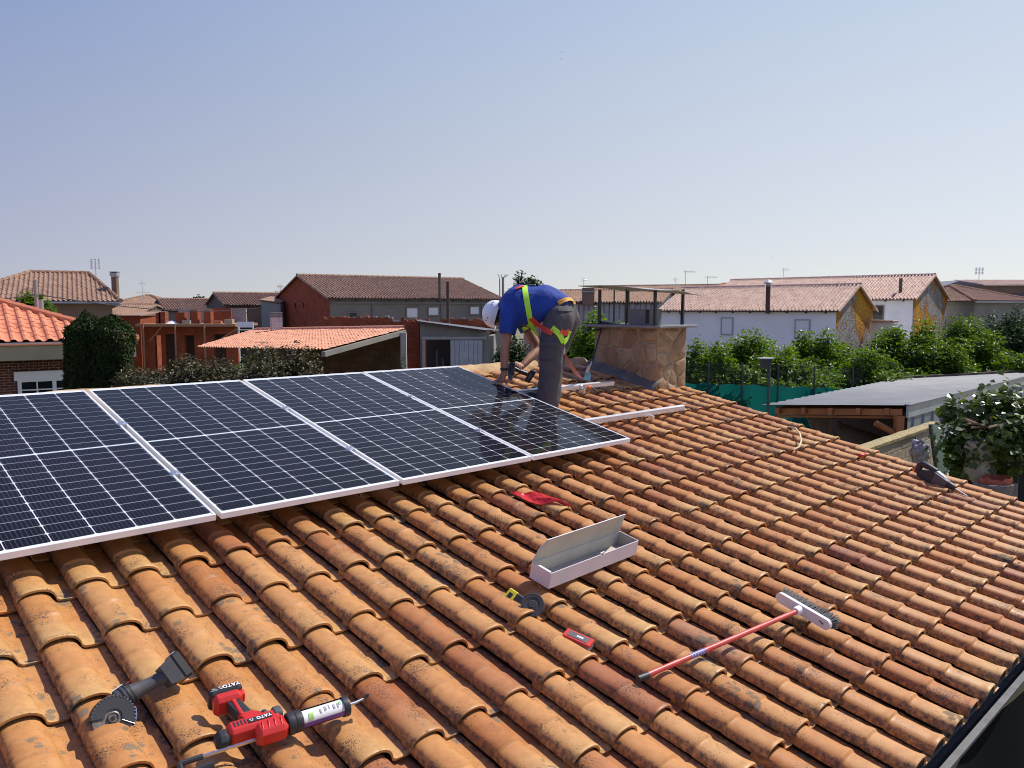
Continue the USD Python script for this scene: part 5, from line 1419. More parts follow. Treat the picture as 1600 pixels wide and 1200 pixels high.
obj('chain_link', MB().grid(np.array([[F2(s, z) + [0, .05, 0] for z in (2.6, 3.45)] for s in (0, 1)])), 'chain_link', fe)
for s in (.105, .27, .43, .60, .77, .95): obj('fence_post', MB().tube([F2(s, 0), F2(s, 3.5)], .030, 8), 'post_green', fe)
fl0 = at(1200, 636, 16.5)
lamp = thing('floodlight', 'floodlight on a thin pole in front of the green netting', 'street lamp', fl0 * [1, 1, 0])
lt_ = at(1198, 569, 16.5)
obj('pole', MB().tube([fl0 * [1, 1, 0], [fl0[0], fl0[1], lt_[2] + .02]], .030, 10), 'post_green', lamp)
obj('lamp_head', MB().hull([lt_ + np.array(p) for p in ((-.15, -.08, .10), (.08, -.08, .12), (.10, .08, .12), (-.15, .08, .10), (-.12, -.09, -.06), (.04, -.09, -.12), (.05, .07, -.12), (-.12, .07, -.06))]), 'tool_black', lamp)
obj('lamp_hood', MB().box(lt_ + [-.03, 0, .125], (.30, .22, .025), None, .006), 'galvanised', lamp)

# ---- metal lean-to shed
M('sheet_roof', (.105, .111, .120), .65, (.15, .157, .165), scale=.8, metal=.05, detail=6)
M('sheet_wall', (.20, .225, .255), .5, (.15, .17, .19), scale=1.2, metal=.2)
M('beam_orange', (.38, .135, .035), .6, (.28, .095, .03), scale=4)
M('tarp_tan', (.52, .42, .31), .8, (.36, .28, .20), scale=2.5, bump=.05, bscale=2.5)
A_, B_, D_ = at(1190, 635, 18.0), at(1418, 636, 16.6), at(1400, 593.5, 27.5)
C__ = at(1640, 580.5, 30.5)
shed = thing('metal_shed', 'open sided shed with grey corrugated roof and orange timber beams', 'shed', (A_ + B_) / 2 * [1, 1, 0])
nx, ny = 60, 24
G = np.zeros((2 * 46 + 1, 2, 3))
zz = np.array([0, 0, 1.0])
for i in range(93):
    t_ = i / 92                                   # along the depth; the corrugations run across
    G[i, 0] = A_ * (1 - t_) + D_ * t_ + zz * (.04 if i % 4 < 2 else 0); G[i, 1] = B_ * (1 - t_) + C__ * t_ + zz * (.04 if i % 4 < 2 else 0)
obj('roof', MB().grid(G).grid(G - zz * .006), 'sheet_roof', shed)
rb_ = MB().bar(B_ + zz * -.10, C__ + zz * -.10, .05, .26)
obj('fascia', rb_, 'galvanised', shed)
obj('fascia_trim', MB().bar(B_ + zz * .045, C__ + zz * .045, .12, .02), 'sheet_roof', shed)
obj('rear_trim', MB().bar(D_ + zz * .06, C__ + zz * .06, .16, .10), 'wood_dark', shed)
dB = unit(C__ - B_)
bot = MB().quad(B_ * [1, 1, 0] + [.03, .03, 0], C__ * [1, 1, 0] + [.03, .03, 0], C__ + [.03, .03, -.23], B_ + [.03, .03, -.23])
obj('side_wall', bot, 'sheet_wall', shed)
for k in range(24):
    p = B_ + (C__ - B_) * (k + .5) / 24
    obj('wall_rib', MB().bar([p[0], p[1], .1], [p[0], p[1], p[2] - .24], .07, .05), 'sheet_wall', shed)
obj('front_beam', MB().bar(A_ + [.4, .1, -.12], B_ + [-.05, .1, -.12], .12, .14), 'beam_orange', shed)
obj('front_plate', MB().bar(A_ + [.4, .16, -.245], B_ + [-.05, .16, -.245], .05, .05), 'beam_orange', shed)
for k in range(5):
    p = A_ * (1 - (k + .6) / 5.3) + B_ * ((k + .6) / 5.3)
    q = D_ * (1 - (k + .6) / 5.3) + C__ * ((k + .6) / 5.3)
    obj('rafter', MB().bar(p + zz * -.10, q + zz * -.10, .09, .14), 'beam_orange', shed)
obj('corner_post', MB().bar([B_[0] - .12, B_[1] + .1, 0], [B_[0] - .12, B_[1] + .1, B_[2] - .2], .16, .16), 'beam_orange', shed)
obj('brace', MB().tube([[B_[0] - .14, B_[1] + .1, B_[2] - .85], [B_[0] - .25, B_[1] + .1, B_[2] - .55], [B_[0] - .62, B_[1] + .1, B_[2] - .36]], .07, 8), 'beam_orange', shed, smooth=True)
m1 = at(1302, 655, 17.4); obj('middle_post', MB().bar([m1[0], m1[1], 0], [m1[0], m1[1], A_[2] - .2], .12, .12), 'wood_dark', shed)
bw = MB().quad([9.15, 22.0, 0], [B_[0] + 2.9, 19.9, 0], [B_[0] + 2.9, 19.9, 2.55], [9.15, 22.0, 2.5])
obj('back_wall', bw, 'wood_dark', shed)
tg = []
for s in np.linspace(0, 1, 14):
    row = []
    for r in np.linspace(0, 1, 10):
        p = np.array([m1[0] + .1 + 2.6 * s, 17.5 + 2.0 * r - .6 * s, 1.0 + 1.45 * r * (1 - .62 * s) + .18 * fbm(np.array([[s * 5, r * 5, 2.2]]), 3)[0]])
        row.append(p)
    tg.append(row)
solo('tarpaulin', MB().slab(np.array(tg), .01, np.array([0, -.5, .85])), 'tarp_tan', 'tan tarpaulin over a heap inside the open shed', 'tarpaulin', smooth=True)

# ---- concrete block wall, block by block
for k, c in enumerate(((.36, .29, .205), (.33, .26, .185), (.385, .315, .225), (.31, .25, .185))): M(f'block_tone_{"abcd"[k]}', c, .95, tuple(x * .82 for x in c), scale=7, bump=.006, bscale=40)
M('coping_lichen', (.36, .28, .12), .95, (.22, .18, .10), scale=6, bump=.02, bscale=12)
w0, w1 = np.array([5.4, 12.6, 0]), np.array([8.72, 16.05, 0])
wd = unit(w1 - w0); WL = np.linalg.norm(w1 - w0); wn = np.array([-wd[1], wd[0], 0]); wn = wn if wn[1] < 0 else -wn
WA = np.stack([wd, np.cross(zz, wd), zz], 1)
bwall = thing('block_wall', 'tan concrete block wall with a lichen covered coping in front of the shed', 'wall', (w0 + w1) / 2)
core = MB().box((w0 + w1) / 2 + zz * 1.27, (WL - .02, .15, 2.54), WA)
obj('mortar_core', core, 'stone_mortar', bwall)
rg = random.Random(11)
nrow = 13
for r in range(nrow):
    z = .2 * r + .1
    off = 0 if r % 2 else -.2
    x = off
    while x < WL:
        a, b = max(x, 0), min(x + .4, WL)
        if b - a > .06 and r >= 5:
            dep = .166 + rg.uniform(-.006, .006)
            mb = MB().box(w0 + wd * (a + b) / 2 + zz * z, (b - a - .012, dep, .188), WA, .006)
            obj('block', mb, f'block_tone_{"abcd"[rg.randrange(4)]}', bwall)
        x += .4
cp = MB()
G = []
for s in np.linspace(0, 1, 40):
    e = .02 * fbm(np.array([[s * 20, 1.5, 3.0]]), 3)[0]
    G.append([w0 + wd * WL * s + WA[:, 1] * y + zz * (2.6 + h + e * 1.5) for y, h in ((-.10 - e, -.02), (-.105 - e, .035), (-.06, .07), (.06, .07), (.105, .035), (.10, -.02))])
obj('coping', MB().grid(np.array(G)), 'coping_lichen', bwall, smooth=50)
br_ = w0 + wd * (WL * .70) + zz * 2.46
obj('red_brick', MB().box(br_ - WA[:, 1] * (.09 if WA[1, 1] > 0 else -.09), (.07, .03, .17), WA), 'brown_wall', bwall)
M('glass_green', (.045, .10, .085), .15, (.07, .13, .11), scale=5)
gp0 = at(1462, 712, 14.4)
gpn = thing('glass_pane', 'greenish sheet of glass in a dark frame leaning at the end of the block wall', 'glass sheet', gp0 - zz * .6)
GAx = frame_from(np.array([.75, .66, 0]), np.array([.5, -.7, .15])); GAx = np.stack([GAx[:, 0], np.cross(GAx[:, 2], GAx[:, 0]), GAx[:, 2]], 1)
obj('sheet', MB().box(gp0 + [.08, 0, 0], (.42, 1.2, .012), GAx), 'glass_green', gpn)
obj('edge_frame', MB().box(gp0 + [.08, 0, 0] - GAx[:, 0] * .24, (.07, 1.22, .05), GAx), 'tool_black', gpn)
M('bag_plastic', (.42, .40, .42), .35, (.16, .14, .15), scale=9, bump=.03, bscale=14)
bp = at(1438, 706, 14.2)
bagm = trimesh.creation.icosphere(3, 1.0); p = np.array(bagm.vertices)
bagm.vertices = bp + p * [.17, .12, .24] * (1 + 1.2 * (fbm(p * 2.6, 4, 5) - .5))[:, None]
solo('hanging_bag', MB().add(bagm), 'bag_plastic', 'crumpled grey plastic bag hanging against the block wall', 'bag', smooth=True)
# ================================================================ left background
dH, gH = np.array((.85, .53)), np.array((-.53, .85))
dH, gH = unit(dH), unit(gH)
aH = math.atan2(dH[1], dH[0])
brick_look('brick_red', (.30, .075, .030), (.25, .06, .026), (.27, .10, .06), .30, .12, math.pi / 2 + aH)
brick_look('brick_red_front', (.30, .075, .030), (.24, .058, .026), (.26, .10, .06), .30, .12, 0)
brick_look('brick_villa', (.13, .045, .035), (.095, .034, .028), (.27, .20, .155), .25, .078, math.radians(36))
brick_look('brick_white', (.60, .53, .52), (.52, .44, .43), (.40, .34, .33), .25, .07, .1)
brick_look('brick_stone', (.15, .105, .07), (.11, .075, .05), (.08, .06, .045), .45, .28, 0)
M('cream_board', (.36, .30, .20), .8, (.30, .25, .165), scale=1.4)
M('concrete', (.34, .32, .29), .9, (.27, .25, .22), scale=3)
M('concrete_pole', (.27, .27, .25), .85, (.22, .22, .205), scale=5)
M('timber', (.30, .17, .09), .8)
M('cable', (.02, .02, .02), .6)
def s_at(C, d, px):
    "how far along a wall from C in heading d the picture column px lies"
    k = (px - 800) / FPX * (1 / math.cos(PITCH)) * math.cos(PITCH)
    return (k * C[1] - C[0]) / (d[0] - k * d[1])
# ---- big brick house with the long grey side
H1 = at(515, 463, 50)
t, Ch, dh, gh_ = gable_house('brick_house', 'big house with red brick gable, grey side wall and long brown tile roof', H1[:2], dH, 12.9, gH, 12.6, 5.72, 1.62, 'render_grey', 'tile_far_brown', gable='brick_red', over=.18, amp=.07)
oh = (-gh_[0], -gh_[1])
for px_, w, z, h, mt in ((644.5, .85, 4.75, .62, 'shutter_white'), (677.5, .80, 4.85, .50, 'shutter_white'), (741.5, .75, 4.9, .50, 'shutter_white'), (552.5, .55, 4.62, .26, 'window_dark')):
    on_wall(Ch, dh[:2], s_at(Ch, dh, px_), z, oh, w, h, t, 'window', mt)
for px_ in (583, 690, 753):
    p = Ch + dh * s_at(Ch, dh, px_) - gh_ * .06
    obj('downpipe', MB().tube([p + [0, 0, 2], p + [0, 0, 5.6]], .05, 6), 'aerial_dark', t)
obj('cornice', MB().bar(Ch + dh * .1 - gh_ * .04 + [0, 0, 5.40], Ch + dh * 12.8 - gh_ * .04 + [0, 0, 5.40], .08, .10), 'render_grey', t)
for px_ in (463.5, 470, 476):
    q = Ch + gh_ * (s_at(Ch, gh_, px_)) - dh * .012
    obj('vent_hole', MB().box(q + [0, 0, 5.25 if px_ != 470 else 5.15], (.05, .22 if px_ != 470 else .1, .36 if px_ != 470 else .1), np.stack([dh, gh_, [0, 0, 1]], 1)), 'window_dark', t)
fp = at(687, 464, 54)
obj('flue', MB().tube([fp - [0, 0, .3], fp + [0, 0, 1.62]], .10, 8), 'flue_olive', t)
pp = at(700, 503, 41)
solo('stove_pipe', MB().tube([pp - [0, 0, .6], pp + [0, 0, 2.08]], .085, 10), 'flue_rust', 'rusty tall pipe standing behind the grey roofed shed', 'pipe', smooth=True)
# ---- ruined brick wall and the shed in front of it
t = thing('ruined_wall', 'broken topped red brick wall in front of the big brick house', 'wall', (-6.5, 42, 0))
rg = random.Random(4)
xs = np.linspace(-10.2, -1.0, 44)
for i in range(len(xs) - 1):
    top = 4.52 + (.0 if xs[i] < -6.6 else -.08) + rg.choice((0, 0, .03, -.06, .05)) - (.20 if abs(xs[i] + 4.2) < .3 else 0) - (.12 if abs(xs[i] + 6.3) < .2 else 0)
    obj('wall_section', MB().box(((xs[i] + xs[i + 1]) / 2, 42, top / 2), (xs[i + 1] - xs[i], .28, top)), 'brick_red_front', t)
    if rg.random() < .55: obj('loose_brick', MB().box((xs[i] + .1, 42, top + .035), (.20, .24, .07)), rg.choice(['tile_far_orange', 'concrete', 'brick_red_front']), t)
t = thing('brick_pier', 'tall red brick wall end standing left of the grey door shed', 'wall', (-5, 35, 0))
qa, qb = at(632, 500, 35), at(655.5, 501, 35)
for k in range(5):
    obj('wall_section', MB().box(((qa[0] + (qb[0] - qa[0]) * (k + .5) / 5), 35, (qa[2] - .05 * (k % 2)) / 2), ((qb[0] - qa[0]) / 5, .26, qa[2] - .05 * (k % 2))), 'brick_red_front', t)
S0, S1 = at(656, 503, 34), at(755, 517.5, 34)
shd = thing('door_shed', 'grey shed with a half open sliding metal door and blue grey sheet roof', 'shed', (S0 + S1) / 2 * [1, 1, 0])
o0, o1, dtop_ = at(664, 530, 34), at(754, 530, 34), at(700, 530, 34)[2]
wl = MB()
def wallq(x0, x1, z0a, z1a, z0b=None, z1b=None): wl.hull([(x, y, z) for x, za, zb in ((x0, z0a, z1a), (x1, z0b if z0b is not None else z0a, z1b if z1b is not None else z1a)) for y in (34, 34.22) for z in (za, zb)])
zt = lambda x: S0[2] + (S1[2] - S0[2]) * (x - S0[0]) / (S1[0] - S0[0])
wallq(S0[0], o0[0], 0, zt(S0[0]), 0, zt(o0[0])); wallq(o0[0], o1[0], dtop_, zt(o0[0]), dtop_, zt(o1[0])); wallq(o1[0], S1[0] + .25, 0, zt(o1[0]), 0, zt(S1[0]) - .02)
obj('wall', wl, 'render_grey', shd)
obj('side_wall', MB().box((S1[0] + .25 + .1, 37.2, 1.92), (.2, 6, 3.84)), 'render_grey', shd)
obj('back_wall', MB().box(((o0[0] + o1[0]) / 2, 39, 1.9), (3.4, .2, 3.8)), 'dark_wall', shd)
obj('lintel', MB().box(((o0[0] + o1[0]) / 2, 33.95, dtop_ + .05), (o1[0] - o0[0] + .3, .16, .12)), 'concrete', shd)
dx0 = at(704, 540, 34)[0]
for k in range(7):
    a = dx0 + (o1[0] - dx0) * k / 7
    obj('door_panel', MB().box((a + (o1[0] - dx0) / 14, 33.90, dtop_ / 2 - .02), ((o1[0] - dx0) / 7 - .012, .05 + .012 * (k % 2), dtop_ - .04)), 'galvanised', shd)
obj('wicket_door', MB().box((at(725, 550, 34)[0], 33.86, at(725, 548, 34)[2] - 1.05), (.36, .03, 2.1)), 'galvanised', shd)
obj('door_frame', MB().box((o0[0] - .05, 33.95, dtop_ / 2), (.14, .10, dtop_)), 'concrete', shd)
R0, R1, R2_, R3 = S0 + [-.1, -.2, .05], S1 + [.15, -.2, .05], at(792, 517.5, 40.5), at(770, 500, 41.5)
R3b = at(655, 501, 41.5)
G = []
for i in range(61):
    s = i / 60; c = .035 if i % 2 else 0
    G.append([R0 * (1 - s) + R3b * s + [0, 0, c], R1 * (1 - s) + R2_ * s + [0, 0, c]])
obj('roof', MB().grid(np.array(G)), 'sheet_roof', shd)
obj('roof_edge', MB().bar(R0 - [0, .02, .05], R1 - [0, .02, .05], .05, .08), 'wood_dark', shd)
for k in range(3):
    obj('stored_pole', MB().tube([(o0[0] + .3 + .35 * k, 36 + .3 * k, .3), (o0[0] + .15 + .28 * k, 38, 3.0 - .4 * k)], .03, 6), 'galvanised', shd)
fx = at(690, 556, 33)
obj('threshold_fence', MB().bar((o0[0] - .1, 33.2, .62), (dx0, 33.2, .62), .02, 1.2), 'chain_link', shd)
# ---- open barn with bright tile lean-to roof
A1, B1, D1 = at(632, 514, 31), at(505, 547, 26), at(385, 517, 40)
lean = thing('open_barn', 'open barn with bright terracotta lean-to roof and dark interior', 'barn', (-7, 31, 0))
al, upv = unit(D1 - A1), A1 - B1
al = unit(D1 - A1)
e_ = B1
upu = unit(upv)
C1_ = B1 + al * 9.6; E1_ = A1 + al * 12.4
n_cut = unit(np.cross(E1_ - C1_, [0, 0, 1.0])); n_cut = n_cut if n_cut @ (B1 - C1_) > 0 else -n_cut
v, f = ribbed(e_, al, upv, 12.6, np.linalg.norm(upv), .215, .40, .06, 7, lift=.02, planes=[(C1_, n_cut)])
M('tile_lean', (.56, .265, .155), .75, (.47, .20, .11), scale=1.1)
obj('roof', (v, f), 'tile_lean', lean, smooth=30)
obj('verge_beam', MB().bar(B1 - [0, 0, .14], A1 - [0, 0, .12], .16, .17), 'render_grey', lean)
nb = unit(np.cross(al, upu)); nb = nb if nb[2] > 0 else -nb
rt = MB()
for k in range(26):
    a0 = A1 + al * (k * .46); th = np.linspace(0, math.pi, 6)
    rt.grid(np.array([[a0 + al * x + upu * (.12 * r * math.cos(q)) + nb * (.05 + .10 * r * math.sin(q)) for q in th] for x, r in ((0, 1.1), (.48, .95))]))
obj('ridge_tiles', rt, 'tile_lean', lean, smooth=40)
obj('back_wall', MB().quad(A1 * [1, 1, 0], D1 * [1, 1, 0] , D1 - [0, 0, .1], A1 - [0, 0, .1]), 'brick_stone', lean)
st0, st1 = at(580, 525, 30.2), at(628, 516, 31)
obj('stone_wall', MB().bar([st0[0] - 3.2, 33.5, 1.9], [st1[0], 31.6, 1.9], .3, 3.8), 'brick_stone', lean)
pw = at(630.5, 516, 30.6); obj('post', MB().box((pw[0], pw[1], pw[2] / 2 - .05), (.22, .22, pw[2] - .1)), 'concrete', lean)
ch = at(432, 512, 37.5)
cst = thing('white_chimney', 'white brick chimney with a slatted top rising from the terracotta lean-to roof', 'chimney', ch - [0, 0, .5])
zc1 = at(432, 496, 37.5)[2]
obj('stack', MB().box((ch[0], ch[1], (ch[2] - .6 + zc1) / 2), (.50, .50, zc1 - ch[2] + .6), np.array([[.9, -.43, 0], [.43, .9, 0], [0, 0, 1.0]])), 'brick_white', cst)
for k in range(3): obj('slat', MB().box((ch[0], ch[1], zc1 + .07 + .085 * k), (.52, .52, .030), np.array([[.9, -.43, 0], [.43, .9, 0], [0, 0, 1.0]])), 'concrete', cst)
for a in (-1, 1):
    for b in (-1, 1): obj('slat_post', MB().box((ch[0] + a * .15 - b * .08, ch[1] + b * .15 + a * .08, zc1 + .12), (.05, .05, .24)), 'concrete', cst)
# ---- villa with the orange hipped roof at the far left
Kc = at(214, 531, 24)
rotv = math.radians(36); Lv, Dv, ov = 15.0, 11.0, .55
cR = np.array([[math.cos(rotv), -math.sin(rotv)], [math.sin(rotv), math.cos(rotv)]])
cen = Kc[:2] - cR @ np.array([Lv / 2 + ov, -(Dv / 2 + ov)])
M('tile_villa', (.60, .215, .105), .65, (.50, .165, .08), scale=1.6)
vt, VX = hip_house('brick_villa', 'brick villa with bright orange hipped tile roof at the left edge', cen[0] - Lv / 2, cen[0] + Lv / 2, cen[1] - Dv / 2, cen[1] + Dv / 2, Kc[2] + ov * 2.1 / (Dv / 2 + ov), 2.1, 'brick_villa', 'tile_villa', over=ov, rot=rotv, pitch=.30)
vx, vy = np.array([math.cos(rotv), math.sin(rotv), 0]), np.array([-math.sin(rotv), math.cos(rotv), 0])
VA = np.stack([vx, vy, [0, 0, 1.0]], 1)
fw = VX(cen[0] + Lv / 2, cen[1] - Dv / 2)              # front right corner of the wall
def V3(s, out, z): return np.array([fw[0], fw[1], 0]) - vx * s - vy * out + [0, 0, z]
zE = Kc[2]
obj('eaves_board', MB().box(V3(Lv / 2, .30, zE - .30), (Lv + 1.0, .62, .42), VA), 'cream_board', vt)
obj('eaves_lip', MB().box(V3(Lv / 2, .33, zE - .07), (Lv + 1.1, .66, .04), VA), 'tile_villa', vt)
lc = MB()
for k in range(130): lc.box(V3(.06 + .085 * k, .012, zE - .72), (.070, .05, .24), VA)
obj('lintel_course', lc, 'brick_villa', vt, kind='stuff')
sw = s_at(fw, -vx, 74)
for s_, nm in ((sw, 'window'),):
    z0 = at(74, 585, 24.5)[2]
    wd_, ht_ = 1.75, 1.25
    ztop_ = zE - .90
    obj('shutter_box', MB().box(V3(s_ - .12, .03, ztop_ - .10), (wd_ + .25, .14, .26), VA), 'shutter_white', vt)
    wn_ = obj('window', MB().box(V3(s_ - .12, .015, ztop_ - .23 - ht_ / 2), (wd_, .06, ht_), VA), 'window_dark', vt)
    fm = MB()
    for x in (-wd_ / 2, 0, wd_ / 2): fm.box(V3(s_ - .12 - x, .05, ztop_ - .23 - ht_ / 2), (.10, .06, ht_), VA)
    for z in (0, ht_): fm.box(V3(s_ - .12, .05, ztop_ - .23 - z), (wd_ + .1, .058, .09), VA)
    obj('frame', fm, 'shutter_white', wn_)
    for x in (-wd_ / 4, wd_ / 4):
        obj('glazing_bar', MB().box(V3(s_ - .12 - x, .05, ztop_ - .23 - ht_ / 2), (.035, .03, ht_ - .1), VA), 'shutter_white', wn_)
    for z in (.28, .85): obj('glazing_bar', MB().box(V3(s_ - .12, .052, ztop_ - .23 - z), (wd_ - .1, .028, .035), VA), 'shutter_white', wn_)
# ---- house with the big brown hipped roof behind it
e1 = at(189, 471, 45)
rb2 = .50; L2, D2, o2 = 7.6, 9.2, .45
c2R = np.array([[math.cos(rb2), -math.sin(rb2)], [math.sin(rb2), math.cos(rb2)]])
ce2 = e1[:2] - c2R @ np.array([L2 / 2 + o2, -(D2 / 2 + o2)])
bt_, BX = hip_house('brown_hip_house', 'house with large brown hipped roof and slim brick chimney at the far left', ce2[0] - L2 / 2, ce2[0] + L2 / 2, ce2[1] - D2 / 2, ce2[1] + D2 / 2, e1[2] + .15, 1.75, 'brown_wall', 'tile_far_brown', over=o2, rot=rb2, hips=(3.9, 1.5))
cp_ = at(181, 466, 46.6)
obj('chimney', MB().box(cp_ + [0, 0, .45], (.30, .30, 1.6)), 'brown_wall', bt_)
obj('chimney_pot', MB().box(cp_ + [0, 0, 1.38], (.44, .40, .22), None, .04), 'galvanised', bt_)
obj('chimney_lid', MB().box(cp_ + [0, 0, 1.53], (.46, .42, .05)), 'aerial_dark', bt_)
aerial('white panel aerial on the brown hipped roof at the far left', at(150.5, 440, 49), 1.12, .55, 1, group=ga_)
# ---- far roofs in the gap
hip_house('tan_hip_house', 'farthest pale brown hipped roof left of the building site', -43.5, -38.2, 84, 93, 5.55, 1.0, 'brown_wall', 'tile_far_brown', over=.3, rot=.2)
gable_house('small_brown_house', 'small brown roofed house close right of the tall evergreen', at(212, 492, 66)[:2], (-1, .05), 3.0, (.05, 1), 7, 4.5, .85, 'brown_wall', 'tile_far_brown', over=.1)
gable_house('tan_roof_house', 'house with dull tan roof between the small brown house and the grey gable', at(246, 493, 72)[:2], (-1, .05), 2.9, (.05, 1), 7, 4.35, .75, 'brown_wall', 'tile_far_dull', over=.1)
gable_house('grey_gable_house', 'grey gabled house with brown roof behind the building site', at(262, 485, 70)[:2], dH, 5.2, gH, 9.6, 4.92, 1.0, 'render_grey', 'tile_far_brown', over=.2, gable='dark_wall')
gable_house('brown_gable_house', 'brown walled house with brown roof left of the big brick house', at(353, 477, 62)[:2], dH, 9.0, gH, 7.5, 5.35, .95, 'brown_wall', 'tile_far_brown', over=.2, gable='dark_wall')
ps = at(420, 475, 57)
t = thing('pale_shed', 'narrow pale green rendered house wall touching the big brick house', 'house', ps * [1, 1, 0])
obj('wall', MB().hull([ps + np.array(p) for p in ((-.55, 0, -ps[2]), (.75, .3, -ps[2]), (-.55, 0, .22), (.75, .3, .02), (-.9, 4, -ps[2]), (.5, 4.2, -ps[2]), (-.9, 4, .3), (.5, 4.2, .1))]), 'render_green', t)
obj('roof', MB().hull([ps + np.array(p) for p in ((-.65, -.1, .24), (.8, .2, .05), (-.65, -.1, .32), (.8, .2, .13), (-1.1, 4, .55), (.5, 4.2, .4), (-1.1, 4, .62), (.5, 4.2, .5))]), 'tile_far_brown', t)
aerial('small aerial above the pale brown hipped roof', at(223, 468, 86), 2.2, .7, 2, group=ga_)
aerial('small dark aerial just left of the red brick gable', at(438, 462, 70), 1.0, .5, 2, 'aerial_dark', ga_)
# ---- building site
t = thing('building_site', 'unfinished red brick house with bare columns and timber scaffold', 'building', (-20.5, 52, 0))
zs = at(300, 510, 50)[2]
def X5(px): return (px - 800) / FPX * 50
ops = [(242, 252, 524), (259, 275, 522), (289, 304, 524), (335, 353, 522)]
edge = 222
for a, b, yy in ops + [(372, 372, 520)]:
    x0, x1 = X5(edge), X5(a)
    obj('wall', MB().box(((x0 + x1) / 2, 50.15, zs / 2), (x1 - x0, .3, zs)), 'brick_red_front', t)
    if b > a:
        zo = at(a, yy, 50)[2]
        obj('lintel', MB().box(((X5(a) + X5(b)) / 2, 50.15, (zs + zo) / 2), (X5(b) - X5(a), .29, zs - zo)), 'brick_red_front', t)
    edge = b
obj('inner_wall', MB().box((X5(297), 53, zs / 2), (X5(372) - X5(222), .2, zs)), 'dark_wall', t)
obj('floor_slab', MB().box((X5(297), 51.6, zs + .08), (X5(374) - X5(220), 4.4, .16)), 'timber', t)
for px_, w, h in ((251, .42, .75), (279, .62, .72), (301, .50, .90), (322, .45, .85), (245, .3, .7)):
    obj('column', MB().box((X5(px_), 50.6, zs + .16 + h / 2), (w, .5, h)), 'brick_red_front', t)
obj('rear_wall', MB().box((X5(318), 53.4, zs + .16 + .5), (X5(334) - X5(302), .2, 1.0)), 'brick_red_front', t)
obj('rear_wall', MB().box((X5(295), 54.2, zs + .65), (X5(352) - X5(238), .2, 1.0)), 'concrete', t)
for px_ in (233, 282, 327): obj('scaffold_pole', MB().tube([(X5(px_), 49.3, 0), (X5(px_), 49.3, zs + .2)], .055, 6), 'timber', t)
for a, b in ((240, 262), (345, 385)): obj('brace', MB().tube([(X5(a), 49.5, zs - .9), (X5(b), 49.5, zs + .1)], .04, 6), 'timber', t)
obj('sand_heap', MB().lathe([(.0, .22), (.2, .16), (.42, .0)], (X5(267), 50.3, zs + .16), (0, 0, 1), 10), 'shutter_white', t)
for k, px_ in enumerate((292, 340, 358)): obj('brick_pallet', MB().box((X5(px_), 50.2, zs + .16 + .12), (.5, .4, .22 + .14 * (k == 2))), ('concrete', 'tile_far_orange', 'cream_board')[k], t)
t = thing('red_side_house', 'plain saturated red brick house end at the left of the building site', 'house', (X5(204) * 1.08, 54, 0))
qz = at(204, 494, 54)[2]
obj('wall', MB().box(((204 - 800) / FPX * 54, 56, qz / 2), (1.5, 4, qz)), 'brick_red_front', t)
obj('roof', MB().hull([((204 - 800) / FPX * 54 + x, 56 + y, qz + z) for x, y, z in ((-.9, -2.2, 0), (.9, -2.2, 0), (-.9, 2.2, .3), (.9, 2.2, .3), (-.9, -2.2, .06), (.9, -2.2, .06))]), 'tile_far_brown', t)
wt = at(383, 504, 46)
t = thing('white_bench', 'white boarded stand on legs to the right of the building site', 'stand', wt * [1, 1, 0])
obj('board', MB().box(wt - [0, 0, .12], (.95, .05, .32)), 'shutter_white', t)
for x in (-.42, .42): obj('leg', MB().box((wt[0] + x, wt[1] + .1, (wt[2] - .2) / 2), (.06, .06, wt[2] - .2)), 'shutter_white', t)
obj('rail', MB().box(wt - [0, -.1, .42], (.9, .04, .06)), 'shutter_white', t)
# ---- poles and cables
pt = at(55, 437, 30)
up_ = thing('utility_pole', 'square concrete utility pole above the orange villa roof', 'utility pole', pt * [1, 1, 0])
obj('pole', MB().tube([pt * [1, 1, 0], pt], [.11, .065], 8), 'concrete_pole', up_)
obj('bracket', MB().tube([pt - [.12, 0, .55], pt + [.12, 0, -.55]], .025, 6), 'steel', up_)
p2 = at(64, 468, 28.5)
solo('vent_pipe', MB().tube([p2 * [1, 1, 0] + [0, 0, 3.6], p2], .075, 10), 'galvanised', 'short galvanised pipe beside the concrete utility pole', 'pipe', smooth=True)
def sag(a, b, s, n=16):
    return [a + (b - a) * t + np.array([0, 0, -4 * s * t * (1 - t)]) for t in np.linspace(0, 1, n)]
solo('power_cable', MB().tube(sag(pt - [0, 0, .55], at(431, 477, 60.5), .55), .022, 5), 'cable', 'black cable hanging from the concrete pole to the red brick gable', 'cable', smooth=True)
solo('power_cable', MB().tube(sag(pt - [0, 0, .55], at(-120, 470, 27), .12), .018, 5), 'cable', 'black cable running left from the concrete pole out of the picture', 'cable', smooth=True)
pu_ = at(784, 433, 64)
u2 = thing('utility_pole', 'slim far utility pole with insulators behind the white helmet', 'utility pole', pu_ * [1, 1, 0])
obj('pole', MB().tube([pu_ * [1, 1, 0] + [.1, 0, 0], pu_ + [.1, 0, 0]], [.14, .09], 8), 'concrete_pole', u2)
obj('stay_pole', MB().tube([pu_ * [1, 1, 0] + [-.17, 0, 0], pu_ + [-.17, 0, -.1]], .05, 6), 'concrete_pole', u2)
for x in (-.25, .0, .25, .4): obj('insulator', MB().tube([pu_ + [x * .6, 0, -.05], pu_ + [x, 0, .12], pu_ + [x * 1.3, 0, .22]], .03, 6), 'aerial_dark', u2, smooth=True)
